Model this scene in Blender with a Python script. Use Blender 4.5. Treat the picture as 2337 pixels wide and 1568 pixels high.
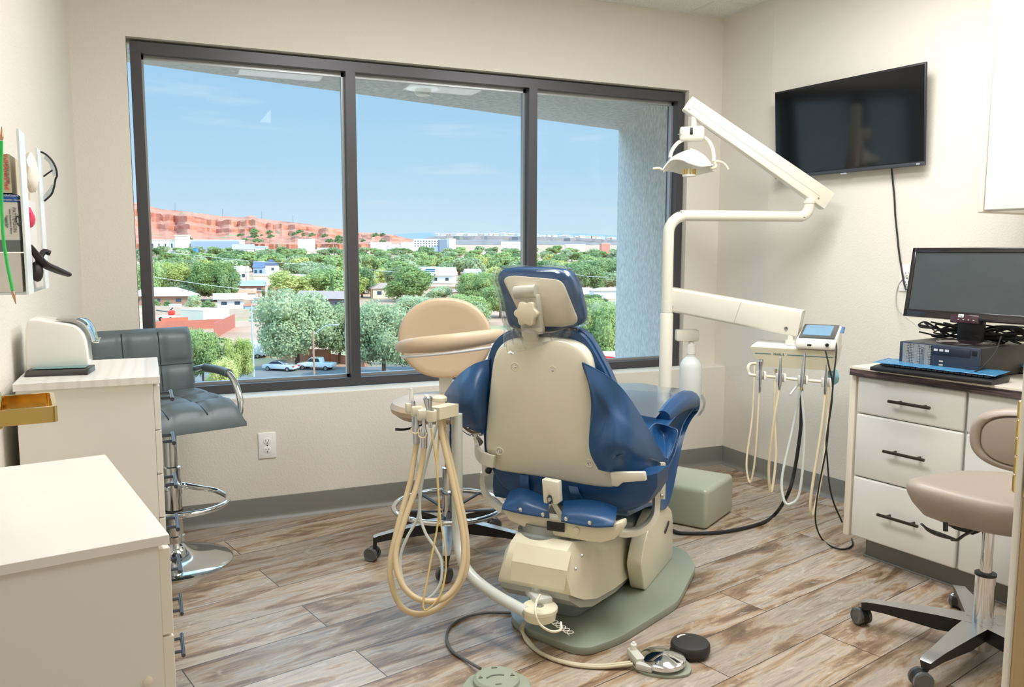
import bpy, bmesh, math, random
from mathutils import Vector, Matrix, Euler

for o in list(bpy.data.objects):
    bpy.data.objects.remove(o)
sc = bpy.context.scene
COL = sc.collection
PI = math.pi
V = Vector
rnd = random.Random(7)

# ------------------------------------------------------------------ camera
CAM = V((-2.8961, -3.7607, 1.1749))
cR = V((0.916268, -0.400562, 0.001641))
cU = V((0.042455, 0.101185, 0.993961))
cF = V((0.398309, 0.910666, -0.109718))
FPX = 1869.31
cam = bpy.data.cameras.new('camera')
cam.sensor_width = 36.0
cam.lens = 36.0 * FPX / 2337.0
cam.clip_start = 0.02
cam.clip_end = 20000
camo = bpy.data.objects.new('camera', cam)
COL.objects.link(camo)
m3 = Matrix((cR, cU, -cF)).transposed()
camo.matrix_world = Matrix.Translation(CAM) @ m3.to_4x4()
sc.camera = camo

# ------------------------------------------------------------------ view, sky, sun
sc.view_settings.view_transform = 'Standard'
sc.view_settings.look = 'None'
sc.view_settings.gamma = 1.0
sc.view_settings.use_curve_mapping = False
sc.view_settings.exposure = 0.0
sc.cycles.max_bounces = 10
sc.cycles.diffuse_bounces = 5
sc.cycles.glossy_bounces = 5
sc.cycles.transparent_max_bounces = 24
sc.cycles.sample_clamp_indirect = 6.0
sc.cycles.caustics_reflective = False
sc.cycles.caustics_refractive = False

def lin(c):
    out = []
    for v in c[:3]:
        v = v / 255.0
        out.append(v / 12.92 if v <= 0.04045 else ((v + 0.055) / 1.055) ** 2.4)
    return (out[0], out[1], out[2], 1.0)

world = bpy.data.worlds.new('sky')
sc.world = world
world.use_nodes = True
wn = world.node_tree.nodes
wl = world.node_tree.links
wn.clear()
wo = wn.new('ShaderNodeOutputWorld')
bg = wn.new('ShaderNodeBackground')
tc = wn.new('ShaderNodeTexCoord')
sx = wn.new('ShaderNodeSeparateXYZ')
rp = wn.new('ShaderNodeValToRGB')
wl.new(tc.outputs['Generated'], sx.inputs[0])
wl.new(sx.outputs['Z'], rp.inputs[0])
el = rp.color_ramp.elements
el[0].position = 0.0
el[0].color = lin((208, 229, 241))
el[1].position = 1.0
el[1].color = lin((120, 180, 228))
for p, c, k_ in ((0.03, (200, 226, 242), 1.0), (0.10, (178, 214, 239), 1.0), (0.22, (158, 203, 236), 1.0), (0.34, (160, 202, 236), 3.2), (0.60, (150, 196, 234), 5.0)):  # extra brightness added to the unseen upper sky, for more window light
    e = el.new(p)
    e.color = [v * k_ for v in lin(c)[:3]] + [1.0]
# thin cloud wisps low in the sky
mp = wn.new('ShaderNodeMapping')
mp.inputs['Scale'].default_value = (2.0, 2.0, 16.0)
wl.new(tc.outputs['Generated'], mp.inputs[0])
nz = wn.new('ShaderNodeTexNoise')
nz.inputs['Scale'].default_value = 3.0
nz.inputs['Detail'].default_value = 6.0
wl.new(mp.outputs[0], nz.inputs['Vector'])
cr2 = wn.new('ShaderNodeValToRGB')
cr2.color_ramp.elements[0].position = 0.58
cr2.color_ramp.elements[0].color = (0, 0, 0, 1)
cr2.color_ramp.elements[1].position = 0.80
cr2.color_ramp.elements[1].color = (0.5, 0.5, 0.5, 1)
wl.new(nz.outputs['Fac'], cr2.inputs[0])
mx = wn.new('ShaderNodeMixRGB')
wl.new(cr2.outputs[0], mx.inputs[0])
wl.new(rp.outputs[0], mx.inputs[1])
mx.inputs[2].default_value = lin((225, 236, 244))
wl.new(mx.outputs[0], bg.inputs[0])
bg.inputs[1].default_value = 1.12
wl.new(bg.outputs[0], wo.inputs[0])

sun = bpy.data.lights.new('sun', 'SUN')
sun.energy = 4.3
sun.angle = 0.01
sun.color = (1.0, 0.95, 0.86)
suno = bpy.data.objects.new('sun', sun)
COL.objects.link(suno)
SUNDIR = V((-0.45, 0.60, -0.66)).normalized()      # travels away from the window wall, over the building
suno.rotation_euler = SUNDIR.to_track_quat('-Z', 'Y').to_euler()

def area_light(name, loc, sx_, sy_, energy, color, rot=(0, 0, 0)):
    l = bpy.data.lights.new(name, 'AREA')
    l.shape = 'RECTANGLE'
    l.size = sx_
    l.size_y = sy_
    l.energy = energy
    l.color = color
    o = bpy.data.objects.new(name, l)
    COL.objects.link(o)
    o.location = loc
    o.rotation_euler = rot
    return o

ROOF_Z = 2.4425
# light of the recessed ceiling troffers (their housings are built with the ceiling)
TROFFERS = [(-2.0, -1.75), (-0.78, -1.8), (-1.6, -3.9)]
for tx, ty in TROFFERS:
    area_light('troffer_light', (tx, ty, ROOF_Z - 0.012), 0.58, 1.18, 31.0 if ty > -3 else 13.0, (0.975, 0.99, 1.02))

# ------------------------------------------------------------------ materials
MATS = {}
def mat(name, c, rough=0.5, metal=0.0, spec=0.5, bump=0.0, bscale=200.0, var=0.0, vscale=6.0, coat=0.0,
        trans=0.0, alpha=1.0, emit=0.0, sheen=0.0):
    if name in MATS:
        return MATS[name]
    m = bpy.data.materials.new(name)
    m.use_nodes = True
    n = m.node_tree.nodes
    l = m.node_tree.links
    b = n['Principled BSDF']
    col = lin(c)
    b.inputs['Base Color'].default_value = col
    b.inputs['Roughness'].default_value = rough
    b.inputs['Metallic'].default_value = metal
    b.inputs['Specular IOR Level'].default_value = spec
    b.inputs['Coat Weight'].default_value = coat
    b.inputs['Coat Roughness'].default_value = 0.08
    b.inputs['Transmission Weight'].default_value = trans
    b.inputs['Alpha'].default_value = alpha
    if emit:
        b.inputs['Emission Color'].default_value = col
        b.inputs['Emission Strength'].default_value = emit
    t = n.new('ShaderNodeTexCoord')
    if var or not bump:
        z = n.new('ShaderNodeTexNoise')
        z.inputs['Scale'].default_value = vscale
        z.inputs['Detail'].default_value = 4
        l.new(t.outputs['Object'], z.inputs['Vector'])
        r = n.new('ShaderNodeValToRGB')
        k = var if var else 0.015
        r.color_ramp.elements[0].position = 0.3
        r.color_ramp.elements[1].position = 0.7
        r.color_ramp.elements[0].color = (col[0] * (1 - k), col[1] * (1 - k), col[2] * (1 - k), 1)
        r.color_ramp.elements[1].color = (min(1, col[0] * (1 + k)), min(1, col[1] * (1 + k)), min(1, col[2] * (1 + k)), 1)
        l.new(z.outputs['Fac'], r.inputs[0])
        l.new(r.outputs[0], b.inputs['Base Color'])
    if bump:
        z = n.new('ShaderNodeTexNoise')
        z.inputs['Scale'].default_value = bscale
        z.inputs['Detail'].default_value = 3
        l.new(t.outputs['Object'], z.inputs['Vector'])
        u = n.new('ShaderNodeBump')
        u.inputs['Strength'].default_value = bump
        u.inputs['Distance'].default_value = 0.004
        l.new(z.outputs['Fac'], u.inputs['Height'])
        l.new(u.outputs[0], b.inputs['Normal'])
    MATS[name] = m
    return m

def glass_mat(name, tint=(255, 255, 255), refl=0.06, rough=0.0, fres=0.5, density=0.0, dcol=(255, 255, 255)):
    """thin clear sheet: mostly see-through, a little mirror, an optional milky share"""
    if name in MATS:
        return MATS[name]
    m = bpy.data.materials.new(name)
    m.use_nodes = True
    n = m.node_tree.nodes
    l = m.node_tree.links
    n.clear()
    o = n.new('ShaderNodeOutputMaterial')
    tr = n.new('ShaderNodeBsdfTransparent')
    tr.inputs[0].default_value = lin(tint)
    gl = n.new('ShaderNodeBsdfGlossy')
    gl.inputs['Roughness'].default_value = rough
    lw = n.new('ShaderNodeLayerWeight')
    lw.inputs[0].default_value = 0.35
    ma = n.new('ShaderNodeMath')
    ma.operation = 'MULTIPLY_ADD'
    ma.inputs[1].default_value = fres
    ma.inputs[2].default_value = refl
    l.new(lw.outputs['Fresnel'], ma.inputs[0])
    mi = n.new('ShaderNodeMixShader')
    l.new(ma.outputs[0], mi.inputs[0])
    if density:
        df = n.new('ShaderNodeBsdfDiffuse')
        df.inputs[0].default_value = lin(dcol)
        m2 = n.new('ShaderNodeMixShader')
        m2.inputs[0].default_value = density
        l.new(tr.outputs[0], m2.inputs[1])
        l.new(df.outputs[0], m2.inputs[2])
        l.new(m2.outputs[0], mi.inputs[1])
    else:
        l.new(tr.outputs[0], mi.inputs[1])
    l.new(gl.outputs[0], mi.inputs[2])
    l.new(mi.outputs[0], o.inputs[0])
    MATS[name] = m
    return m

# ------------------------------------------------------------------ measuring helpers (photo point -> place in the room)
def ray(px, py):
    return cF + cR * ((px - 1168.5) / FPX) - cU * ((py - 784.0) / FPX)
def pd(px, py, D):
    return CAM + ray(px, py) * D
def pz(px, py, z):
    d = ray(px, py)
    return CAM + d * ((z - CAM.z) / d.z)
def py_(px, py, Y):
    d = ray(px, py)
    return CAM + d * ((Y - CAM.y) / d.y)
def pp(px, py, P, n):
    d = ray(px, py)
    return CAM + d * ((V(P) - CAM).dot(V(n)) / d.dot(V(n)))

# ------------------------------------------------------------------ mesh helpers
def frame_z(d):
    d = d.normalized()
    a = V((0, 0, 1)) if abs(d.z) < 0.9 else V((1, 0, 0))
    x = a.cross(d).normalized()
    y = d.cross(x).normalized()
    return x, y, d

def crom(pts, n=8, closed=False):
    """smooth curve through points"""
    P = [V(p) for p in pts]
    if len(P) < 3:
        return P
    out = []
    N = len(P)
    rng = N if closed else N - 1
    for i in range(rng):
        if closed:
            a, b, c, d = P[(i - 1) % N], P[i], P[(i + 1) % N], P[(i + 2) % N]
        else:
            b, c = P[i], P[i + 1]
            a = P[i - 1] if i > 0 else b * 2 - c
            d = P[i + 2] if i + 2 < N else c * 2 - b
        for k in range(n):
            t = k / n
            out.append(0.5 * ((2 * b) + (c - a) * t + (2 * a - 5 * b + 4 * c - d) * t * t + (3 * b - a - 3 * c + d) * t ** 3))
    if not closed:
        out.append(P[-1])
    return out

class MB:
    def __init__(self):
        self.bm = bmesh.new()
        self.M = Matrix.Identity(4)
    def at(self, loc=(0, 0, 0), rz=0.0, rx=0.0, ry=0.0):
        self.M = Matrix.Translation(V(loc)) @ Euler((rx, ry, rz)).to_matrix().to_4x4()
        return self
    def v(self, p):
        return self.bm.verts.new(self.M @ V(p))
    def f(self, vs):
        try:
            return self.bm.faces.new(vs)
        except ValueError:
            return None
    def box(self, c, s, bev=0.0, seg=2, rz=0.0, rx=0.0, ry=0.0):
        t = bmesh.new()
        bmesh.ops.create_cube(t, size=1.0)
        for w in t.verts:
            w.co = V((w.co.x * s[0], w.co.y * s[1], w.co.z * s[2]))
        if bev > 0:
            bmesh.ops.bevel(t, geom=list(t.edges), offset=min(bev, min(s) * 0.49), segments=seg, profile=0.5, affect='EDGES')
        M = self.M @ Matrix.Translation(V(c)) @ Euler((rx, ry, rz)).to_matrix().to_4x4()
        self._join(t, M)
        return self
    def _join(self, t, M):
        mp_ = {}
        for w in t.verts:
            mp_[w] = self.bm.verts.new(M @ w.co)
        for fc in t.faces:
            self.f([mp_[w] for w in fc.verts])
        t.free()
    def cyl(self, a, b, r, r2=None, seg=20, cap=True):
        a = V(a); b = V(b)
        r2 = r if r2 is None else r2
        x, y, d = frame_z(b - a)
        A = []; B = []
        for i in range(seg):
            t = 2 * PI * i / seg
            e = x * math.cos(t) + y * math.sin(t)
            A.append(self.v(a + e * r)); B.append(self.v(b + e * r2))
        for i in range(seg):
            j = (i + 1) % seg
            self.f([A[i], A[j], B[j], B[i]])
        if cap:
            self.f(A[::-1]); self.f(B)
        return self
    def tube(self, pts, r, seg=12, n=8, smooth=True, closed=False, cap=True, flat=1.0):
        P = crom(pts, n, closed) if smooth else [V(p) for p in pts]
        N = len(P)
        rings = []
        xprev = None
        for i in range(N):
            if closed:
                d = P[(i + 1) % N] - P[i - 1]
            else:
                d = P[min(i + 1, N - 1)] - P[max(i - 1, 0)]
            if d.length < 1e-9:
                d = V((0, 0, 1))
            d.normalize()
            if xprev is None:
                x, y, _ = frame_z(d)
            else:
                x = (xprev - d * xprev.dot(d))
                if x.length < 1e-6:
                    x, y, _ = frame_z(d)
                x.normalize()
                y = d.cross(x)
            xprev = x
            rr = r(i / max(1, N - 1)) if callable(r) else r
            rings.append([self.v(P[i] + x * math.cos(2 * PI * k / seg) * rr + y * math.sin(2 * PI * k / seg) * rr * flat) for k in range(seg)])
        M_ = N if closed else N - 1
        for i in range(M_):
            A = rings[i]; B = rings[(i + 1) % N]
            for k in range(seg):
                j = (k + 1) % seg
                self.f([A[k], A[j], B[j], B[k]])
        if cap and not closed:
            self.f(rings[0][::-1]); self.f(rings[-1])
        return self
    def lathe(self, prof, org=(0, 0, 0), axis=(0, 0, 1), seg=32, cap=True, sx=1.0, sy=1.0):
        """prof = [(radius, height)...] around axis"""
        x, y, d = frame_z(V(axis))
        if V(axis).normalized().z > 0.99:
            x, y, d = V((1, 0, 0)), V((0, 1, 0)), V((0, 0, 1))
        org = V(org)
        rings = []
        for (r, h) in prof:
            rings.append([self.v(org + d * h + (x * math.cos(2 * PI * k / seg) * sx + y * math.sin(2 * PI * k / seg) * sy) * max(r, 1e-5)) for k in range(seg)])
        for i in range(len(rings) - 1):
            A, B = rings[i], rings[i + 1]
            for k in range(seg):
                j = (k + 1) % seg
                self.f([A[k], A[j], B[j], B[k]])
        if cap:
            self.f(rings[0][::-1]); self.f(rings[-1])
        return self
    def prism(self, poly, o, ux, uy, h, bev=0.0, seg=2):
        """extrude a flat outline: o + ux*a + uy*b, by h along ux x uy"""
        ux = V(ux).normalized(); uy = V(uy).normalized()
        w = ux.cross(uy).normalized()
        t = bmesh.new()
        A = [t.verts.new(V(o) + ux * a + uy * b) for a, b in poly]
        B = [t.verts.new(V(o) + ux * a + uy * b + w * h) for a, b in poly]
        N = len(poly)
        t.faces.new(A[::-1]); t.faces.new(B)
        for i in range(N):
            j = (i + 1) % N
            t.faces.new([A[i], A[j], B[j], B[i]])
        bmesh.ops.recalc_face_normals(t, faces=list(t.faces))
        if bev > 0:
            eds = [e for e in t.edges if len(e.link_faces) == 2 and e.calc_face_angle(0) > 0.6]
            bmesh.ops.bevel(t, geom=eds, offset=bev, segments=seg, profile=0.5, affect='EDGES', clamp_overlap=True)
        self._join(t, self.M)
        return self
    def loft(self, rings, cap=True, closed=True):
        R_ = [[self.v(p) for p in r] for r in rings]
        for i in range(len(R_) - 1):
            A, B = R_[i], R_[i + 1]
            n = len(A)
            for k in range(n if closed else n - 1):
                j = (k + 1) % n
                self.f([A[k], A[j], B[j], B[k]])
        if cap and closed:
            self.f(R_[0][::-1]); self.f(R_[-1])
        return self
    def sphere(self, c, r, seg=16, sc_=(1, 1, 1)):
        t = bmesh.new()
        bmesh.ops.create_uvsphere(t, u_segments=seg, v_segments=max(6, seg // 2), radius=1.0)
        for w in t.verts:
            w.co = V((w.co.x * r * sc_[0], w.co.y * r * sc_[1], w.co.z * r * sc_[2]))
        self._join(t, self.M @ Matrix.Translation(V(c)))
        return self
    def sheet(self, rows, thick, n=4, m=4):
        """curved sheet through a grid of points, given a thickness"""
        g = [crom(r, n) for r in rows]
        cols = len(g[0])
        colpts = [crom([g[i][k] for i in range(len(g))], m) for k in range(cols)]
        NR = len(colpts[0])
        G = [[colpts[k][i] for k in range(cols)] for i in range(NR)]
        nrm = []
        for i in range(NR):
            row = []
            for k in range(cols):
                du = G[i][min(k + 1, cols - 1)] - G[i][max(k - 1, 0)]
                dv = G[min(i + 1, NR - 1)][k] - G[max(i - 1, 0)][k]
                nn = du.cross(dv)
                row.append(nn.normalized() if nn.length > 1e-12 else V((0, 0, 1)))
            nrm.append(row)
        A = [[self.v(G[i][k] + nrm[i][k] * thick * 0.5) for k in range(cols)] for i in range(NR)]
        B = [[self.v(G[i][k] - nrm[i][k] * thick * 0.5) for k in range(cols)] for i in range(NR)]
        for i in range(NR - 1):
            for k in range(cols - 1):
                self.f([A[i][k], A[i][k + 1], A[i + 1][k + 1], A[i + 1][k]])
                self.f([B[i][k], B[i + 1][k], B[i + 1][k + 1], B[i][k + 1]])
        for i in range(NR - 1):
            self.f([A[i][0], A[i + 1][0], B[i + 1][0], B[i][0]])
            self.f([A[i][-1], B[i][-1], B[i + 1][-1], A[i + 1][-1]])
        for k in range(cols - 1):
            self.f([A[0][k], B[0][k], B[0][k + 1], A[0][k + 1]])
            self.f([A[-1][k], A[-1][k + 1], B[-1][k + 1], B[-1][k]])
        return self

WORLD = {}
def obj(name, mb, m, parent=None, world=False, smooth=True, kind=None, label=None, ang=0.6, mods=None):
    me = bpy.data.meshes.new(name)
    bm = mb.bm
    bmesh.ops.remove_doubles(bm, verts=list(bm.verts), dist=1e-6)
    bmesh.ops.recalc_face_normals(bm, faces=list(bm.faces))
    if world and parent is not None:
        bmesh.ops.transform(bm, matrix=WORLD[parent.name].inverted(), verts=list(bm.verts))
    if smooth:
        for f_ in bm.faces:
            f_.smooth = True
        for e_ in bm.edges:
            if len(e_.link_faces) == 2 and e_.calc_face_angle(0) > ang:
                e_.smooth = False
    bm.to_mesh(me)
    bm.free()
    o = bpy.data.objects.new(name, me)
    COL.objects.link(o)
    if isinstance(m, (list, tuple)):
        for q in m:
            me.materials.append(q)
    else:
        me.materials.append(m)
    if parent is not None:
        o.parent = parent
        WORLD[o.name] = WORLD[parent.name]
    else:
        WORLD[o.name] = Matrix.Identity(4)
    if kind:
        o['kind'] = kind
    if label:
        o['label'] = label
    return o
def thing(name, label, cat, loc=(0, 0, 0), rz=0.0, group=None):
    o = bpy.data.objects.new(name, None)
    o.empty_display_size = 0.05
    COL.objects.link(o)
    o.location = V(loc)
    o.rotation_euler = (0, 0, rz)
    WORLD[o.name] = Matrix.Translation(V(loc)) @ Matrix.Rotation(rz, 4, 'Z')
    o['label'] = label
    o['category'] = cat
    if group:
        o['group'] = group
    return o
def tag(o, label, cat, group=None, kind=None):
    o['label'] = label
    o['category'] = cat
    if group:
        o['group'] = group
    if kind:
        o['kind'] = kind
    return o
def dup(root, loc, rz, label=None, group=None, scale=None):
    r_ = root.copy()
    COL.objects.link(r_)
    r_.location = loc
    r_.rotation_euler = (0, 0, rz)
    if scale is not None:
        r_.scale = scale
    if label:
        r_['label'] = label
    if group:
        r_['group'] = group
    for ch in list(root.children):
        c = ch.copy()
        COL.objects.link(c)
        c.parent = r_
        for g in ch.children:
            d = g.copy()
            COL.objects.link(d)
            d.parent = c
    return r_
def text_obj(name, s, size, m, parent, M, extrude=0.0004, label=None, world=True, align='CENTER'):
    """printed lettering as a thin mesh; M places it (x right, y up, z out)"""
    cu = bpy.data.curves.new(name, 'FONT')
    cu.body = s
    cu.size = size
    cu.extrude = extrude
    cu.align_x = align
    cu.align_y = 'CENTER'
    cu.resolution_u = 2
    t = bpy.data.objects.new(name, cu)
    COL.objects.link(t)
    dg = bpy.context.evaluated_depsgraph_get()
    me = bpy.data.meshes.new_from_object(t.evaluated_get(dg))
    bpy.data.objects.remove(t)
    bpy.data.curves.remove(cu)
    me.name = name
    me.transform((WORLD[parent.name].inverted() if world else Matrix.Identity(4)) @ M)
    me.materials.clear()
    me.materials.append(m)
    o = bpy.data.objects.new(name, me)
    COL.objects.link(o)
    o.parent = parent
    WORLD[o.name] = WORLD[parent.name]
    if label:
        o['label'] = label
    return o
def basis(o, x, y):
    x = V(x).normalized()
    y = V(y).normalized()
    z = x.cross(y).normalized()
    y = z.cross(x)
    M = Matrix((x, y, z)).transposed().to_4x4()
    M.translation = V(o)
    return M

# shared materials
M_WHITE = mat('white_paint', (236, 234, 226), 0.45)
M_CREAM = mat('cream_plastic', (226, 220, 194), 0.28, coat=0.3)
M_IVORY = mat('ivory_enamel', (224, 220, 204), 0.3, coat=0.4)
M_GREYP = mat('grey_green_paint', (150, 156, 140), 0.35, coat=0.2)
M_BLUE = mat('navy_vinyl', (22, 68, 112), 0.36, bump=0.12, bscale=500, coat=0.15)
M_CHROME = mat('chrome', (225, 228, 230), 0.08, 1.0)
M_STEEL = mat('brushed_steel', (190, 190, 190), 0.28, 1.0)
M_BLACK = mat('black_plastic', (26, 26, 28), 0.4)
M_BLACKR = mat('black_rubber', (30, 31, 33), 0.6)
M_BEIGE = mat('beige_vinyl', (205, 182, 152), 0.4, bump=0.08, bscale=500)
M_TAUPE = mat('taupe_vinyl', (160, 147, 134), 0.4, bump=0.08, bscale=500)
M_HOSE = mat('beige_hose', (226, 212, 178), 0.35)
M_HOSEG = mat('pale_grey_hose', (206, 212, 206), 0.35)
M_BRASS = mat('polished_brass', (232, 200, 126), 0.14, 1.0)
M_LAMP = mat('lit_lens', (255, 250, 240), 0.4, emit=3.0)
# ================================================================== ROOM SHELL
H = ROOF_Z
WB = -0.0974              # face of the furred-out wall below the window
LEDGE = 0.552
WX0, WX1, WZ1 = -2.957, -0.2156, 2.044
PHI = 0.14692
YB = -0.3997
DR = V((math.sin(PHI), -math.cos(PHI), 0))        # along the angled part of the right wall, towards the camera
NR = V((-math.cos(PHI), -math.sin(PHI), 0))       # its normal, into the room
WP = V((0, YB, 0))
def pw(px, py, off=0.0):
    return pp(px, py, WP + NR * off, NR)
def leftx(y):
    return -3.160 + 0.045 * y
def wall_mat(name, c):
    m = mat(name, c, 0.75, spec=0.25, bump=0.35, bscale=130)
    return m
M_WALL = wall_mat('painted_wall', (228, 223, 211))

def struct(name, mb, m, **k):
    o = obj(name, mb, m, kind='structure', **k)
    return o

# floor : wood-look porcelain planks
def floor_material():
    m = bpy.data.materials.new('wood_look_planks')
    m.use_nodes = True
    n = m.node_tree.nodes
    l = m.node_tree.links
    b = n['Principled BSDF']
    t = n.new('ShaderNodeTexCoord')
    mp_ = n.new('ShaderNodeMapping')
    mp_.inputs['Rotation'].default_value = (0, 0, math.radians(-14))
    mp_.inputs['Location'].default_value = (0.27, 0.045, 0)
    l.new(t.outputs['Object'], mp_.inputs[0])
    br = n.new('ShaderNodeTexBrick')
    br.offset = 0.37
    br.inputs['Scale'].default_value = 1.0
    br.inputs['Brick Width'].default_value = 1.2
    br.inputs['Row Height'].default_value = 0.195
    br.inputs['Mortar Size'].default_value = 0.0016
    br.inputs['Mortar Smooth'].default_value = 0.1
    br.inputs['Color1'].default_value = (0, 0, 0, 1)
    br.inputs['Color2'].default_value = (1, 1, 1, 1)
    br.inputs['Mortar'].default_value = (0.5, 0.5, 0.5, 1)
    l.new(mp_.outputs[0], br.inputs['Vector'])
    # shift the grain per plank
    sc1 = n.new('ShaderNodeVectorMath')
    sc1.operation = 'SCALE'
    l.new(br.outputs['Color'], sc1.inputs[0])
    sc1.inputs['Scale'].default_value = 17.0
    ad = n.new('ShaderNodeVectorMath')
    l.new(mp_.outputs[0], ad.inputs[0])
    l.new(sc1.outputs[0], ad.inputs[1])
    def noise(scale, detail, sxy, rough=0.6, dist=0.0):
        q = n.new('ShaderNodeMapping')
        q.inputs['Scale'].default_value = sxy
        l.new(ad.outputs[0], q.inputs[0])
        z = n.new('ShaderNodeTexNoise')
        z.inputs['Scale'].default_value = scale
        z.inputs['Detail'].default_value = detail
        z.inputs['Roughness'].default_value = rough
        z.inputs['Distortion'].default_value = dist
        l.new(q.outputs[0], z.inputs['Vector'])
        return z
    z1 = noise(2.6, 8, (1.0, 5.0, 1.0), 0.62, 0.8)
    r1 = n.new('ShaderNodeValToRGB')
    e = r1.color_ramp.elements
    e[0].position = 0.30
    e[0].color = lin((88, 70, 54))
    e[1].position = 0.74
    e[1].color = lin((212, 204, 192))
    for p, c in ((0.40, (132, 108, 84)), (0.47, (166, 142, 114)), (0.53, (180, 167, 150)), (0.62, (164, 153, 140))):
        q = e.new(p)
        q.color = lin(c)
    l.new(z1.outputs['Fac'], r1.inputs[0])
    z2 = noise(3.5, 10, (1.0, 16.0, 1.0), 0.72, 1.2)
    r2 = n.new('ShaderNodeValToRGB')
    r2.color_ramp.elements[0].position = 0.50
    r2.color_ramp.elements[0].color = (0, 0, 0, 1)
    r2.color_ramp.elements[1].position = 0.70
    r2.color_ramp.elements[1].color = (0.75, 0.75, 0.75, 1)
    l.new(z2.outputs['Fac'], r2.inputs[0])
    m1 = n.new('ShaderNodeMixRGB')
    l.new(r2.outputs[0], m1.inputs[0])
    l.new(r1.outputs[0], m1.inputs[1])
    m1.inputs[2].default_value = lin((92, 76, 62))
    z3 = noise(9.0, 6, (1.0, 2.6, 1.0), 0.7, 1.5)
    r3 = n.new('ShaderNodeValToRGB')
    r3.color_ramp.elements[0].position = 0.56
    r3.color_ramp.elements[0].color = (0, 0, 0, 1)
    r3.color_ramp.elements[1].position = 0.74
    r3.color_ramp.elements[1].color = (0.55, 0.55, 0.55, 1)
    l.new(z3.outputs['Fac'], r3.inputs[0])
    m2 = n.new('ShaderNodeMixRGB')
    l.new(r3.outputs[0], m2.inputs[0])
    l.new(m1.outputs[0], m2.inputs[1])
    m2.inputs[2].default_value = lin((222, 216, 206))
    # plank to plank tone
    hs = n.new('ShaderNodeMapRange')
    hs.inputs['To Min'].default_value = 0.80
    hs.inputs['To Max'].default_value = 1.14
    l.new(br.outputs['Color'], hs.inputs['Value'])
    m3_ = n.new('ShaderNodeVectorMath')
    m3_.operation = 'SCALE'
    l.new(m2.outputs[0], m3_.inputs[0])
    l.new(hs.outputs[0], m3_.inputs['Scale'])
    m4 = n.new('ShaderNodeMixRGB')
    l.new(br.outputs['Fac'], m4.inputs[0])
    l.new(m3_.outputs[0], m4.inputs[1])
    m4.inputs[2].default_value = lin((66, 58, 50))
    l.new(m4.outputs[0], b.inputs['Base Color'])
    rr = n.new('ShaderNodeMapRange')
    rr.inputs['To Min'].default_value = 0.24
    rr.inputs['To Max'].default_value = 0.42
    l.new(z3.outputs['Fac'], rr.inputs['Value'])
    l.new(rr.outputs[0], b.inputs['Roughness'])
    bu = n.new('ShaderNodeBump')
    bu.inputs['Strength'].default_value = 0.25
    bu.inputs['Distance'].default_value = 0.002
    sm = n.new('ShaderNodeMath')
    sm.operation = 'MULTIPLY_ADD'
    l.new(br.outputs['Fac'], sm.inputs[0])
    sm.inputs[1].default_value = -1.0
    l.new(z2.outputs['Fac'], sm.inputs[2])
    l.new(sm.outputs[0], bu.inputs['Height'])
    l.new(bu.outputs[0], b.inputs['Normal'])
    return m
mb = MB()
mb.box((-1.35, -2.5, -0.06), (4.6, 5.6, 0.12))
struct('floor', mb, floor_material(), smooth=False)

# ceiling : acoustic tile slab, grid bars, troffers
def ceiling_material():
    m = mat('acoustic_tile', (232, 232, 226), 0.85, bump=0.4, bscale=260)
    n = m.node_tree.nodes
    l = m.node_tree.links
    t = n['Texture Coordinate']
    z = n.new('ShaderNodeTexNoise')
    z.inputs['Scale'].default_value = 160
    z.inputs['Detail'].default_value = 2
    l.new(t.outputs['Object'], z.inputs['Vector'])
    r = n.new('ShaderNodeValToRGB')
    r.color_ramp.elements[0].position = 0.28
    r.color_ramp.elements[0].color = lin((190, 188, 180))
    r.color_ramp.elements[1].position = 0.42
    r.color_ramp.elements[1].color = lin((234, 234, 228))
    l.new(z.outputs['Fac'], r.inputs[0])
    l.new(r.outputs[0], n['Principled BSDF'].inputs['Base Color'])
    return m
mb = MB()
mb.box((-1.35, -2.5, H + 0.07), (4.6, 5.2, 0.14))
struct('ceiling', mb, ceiling_material(), smooth=False)
mb = MB()
gx0, gy0, gs = -0.226, -0.2403, 0.61
for i in range(-1, 6):
    x = gx0 - gs * i
    if x < 0.5:
        mb.box((x, -2.5, H - 0.0005), (0.024, 4.98, 0.007))
for j in range(0, 9):
    y = gy0 - gs * j
    mb.box((-1.4, y, H - 0.0008), (4.2, 0.024, 0.007))
mb.box((-1.55, -0.011, H - 0.001), (3.2, 0.022, 0.008))
struct('trim_1', mb, mat('ceiling_grid_white', (226, 226, 218), 0.5), smooth=False)
mb = MB()
a = V((0.011 * -1, 0, H)); b_ = V((-0.011, YB, H)); c_ = V((-0.011, YB, H)) + DR * 3.0
for p_, q_ in ((a, b_), (b_, c_)):
    d_ = (q_ - p_)
    mb.box((p_ + q_) / 2 - V((0, 0, 0.001)), (0.022, d_.length, 0.008), rz=math.atan2(d_.y, d_.x) - PI / 2)
struct('trim_2', mb, MATS['ceiling_grid_white'], smooth=False)
for i, (tx, ty) in enumerate(TROFFERS):
    t = thing('ceiling_troffer', ('white ceiling troffer over the dental chair' , 'white ceiling troffer in front of the drawers', 'white ceiling troffer over the doorway behind the camera')[i], 'ceiling light', (tx, ty, H), 0, 'recessed ceiling troffers')
    mb = MB()
    for sx_, sy_, w, h_ in ((0, 0.6, 0.62, 0.03), (0, -0.6, 0.62, 0.03), (0.3, 0, 0.03, 1.2), (-0.3, 0, 0.03, 1.2)):
        mb.box((sx_, sy_, -0.006), (w, h_, 0.012))
    obj('frame', mb, M_WHITE, t, smooth=False)
    mb = MB()
    mb.box((0, 0, -0.003), (0.57, 1.17, 0.004))
    obj('diffuser', mb, M_LAMP, t, smooth=False)

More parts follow.
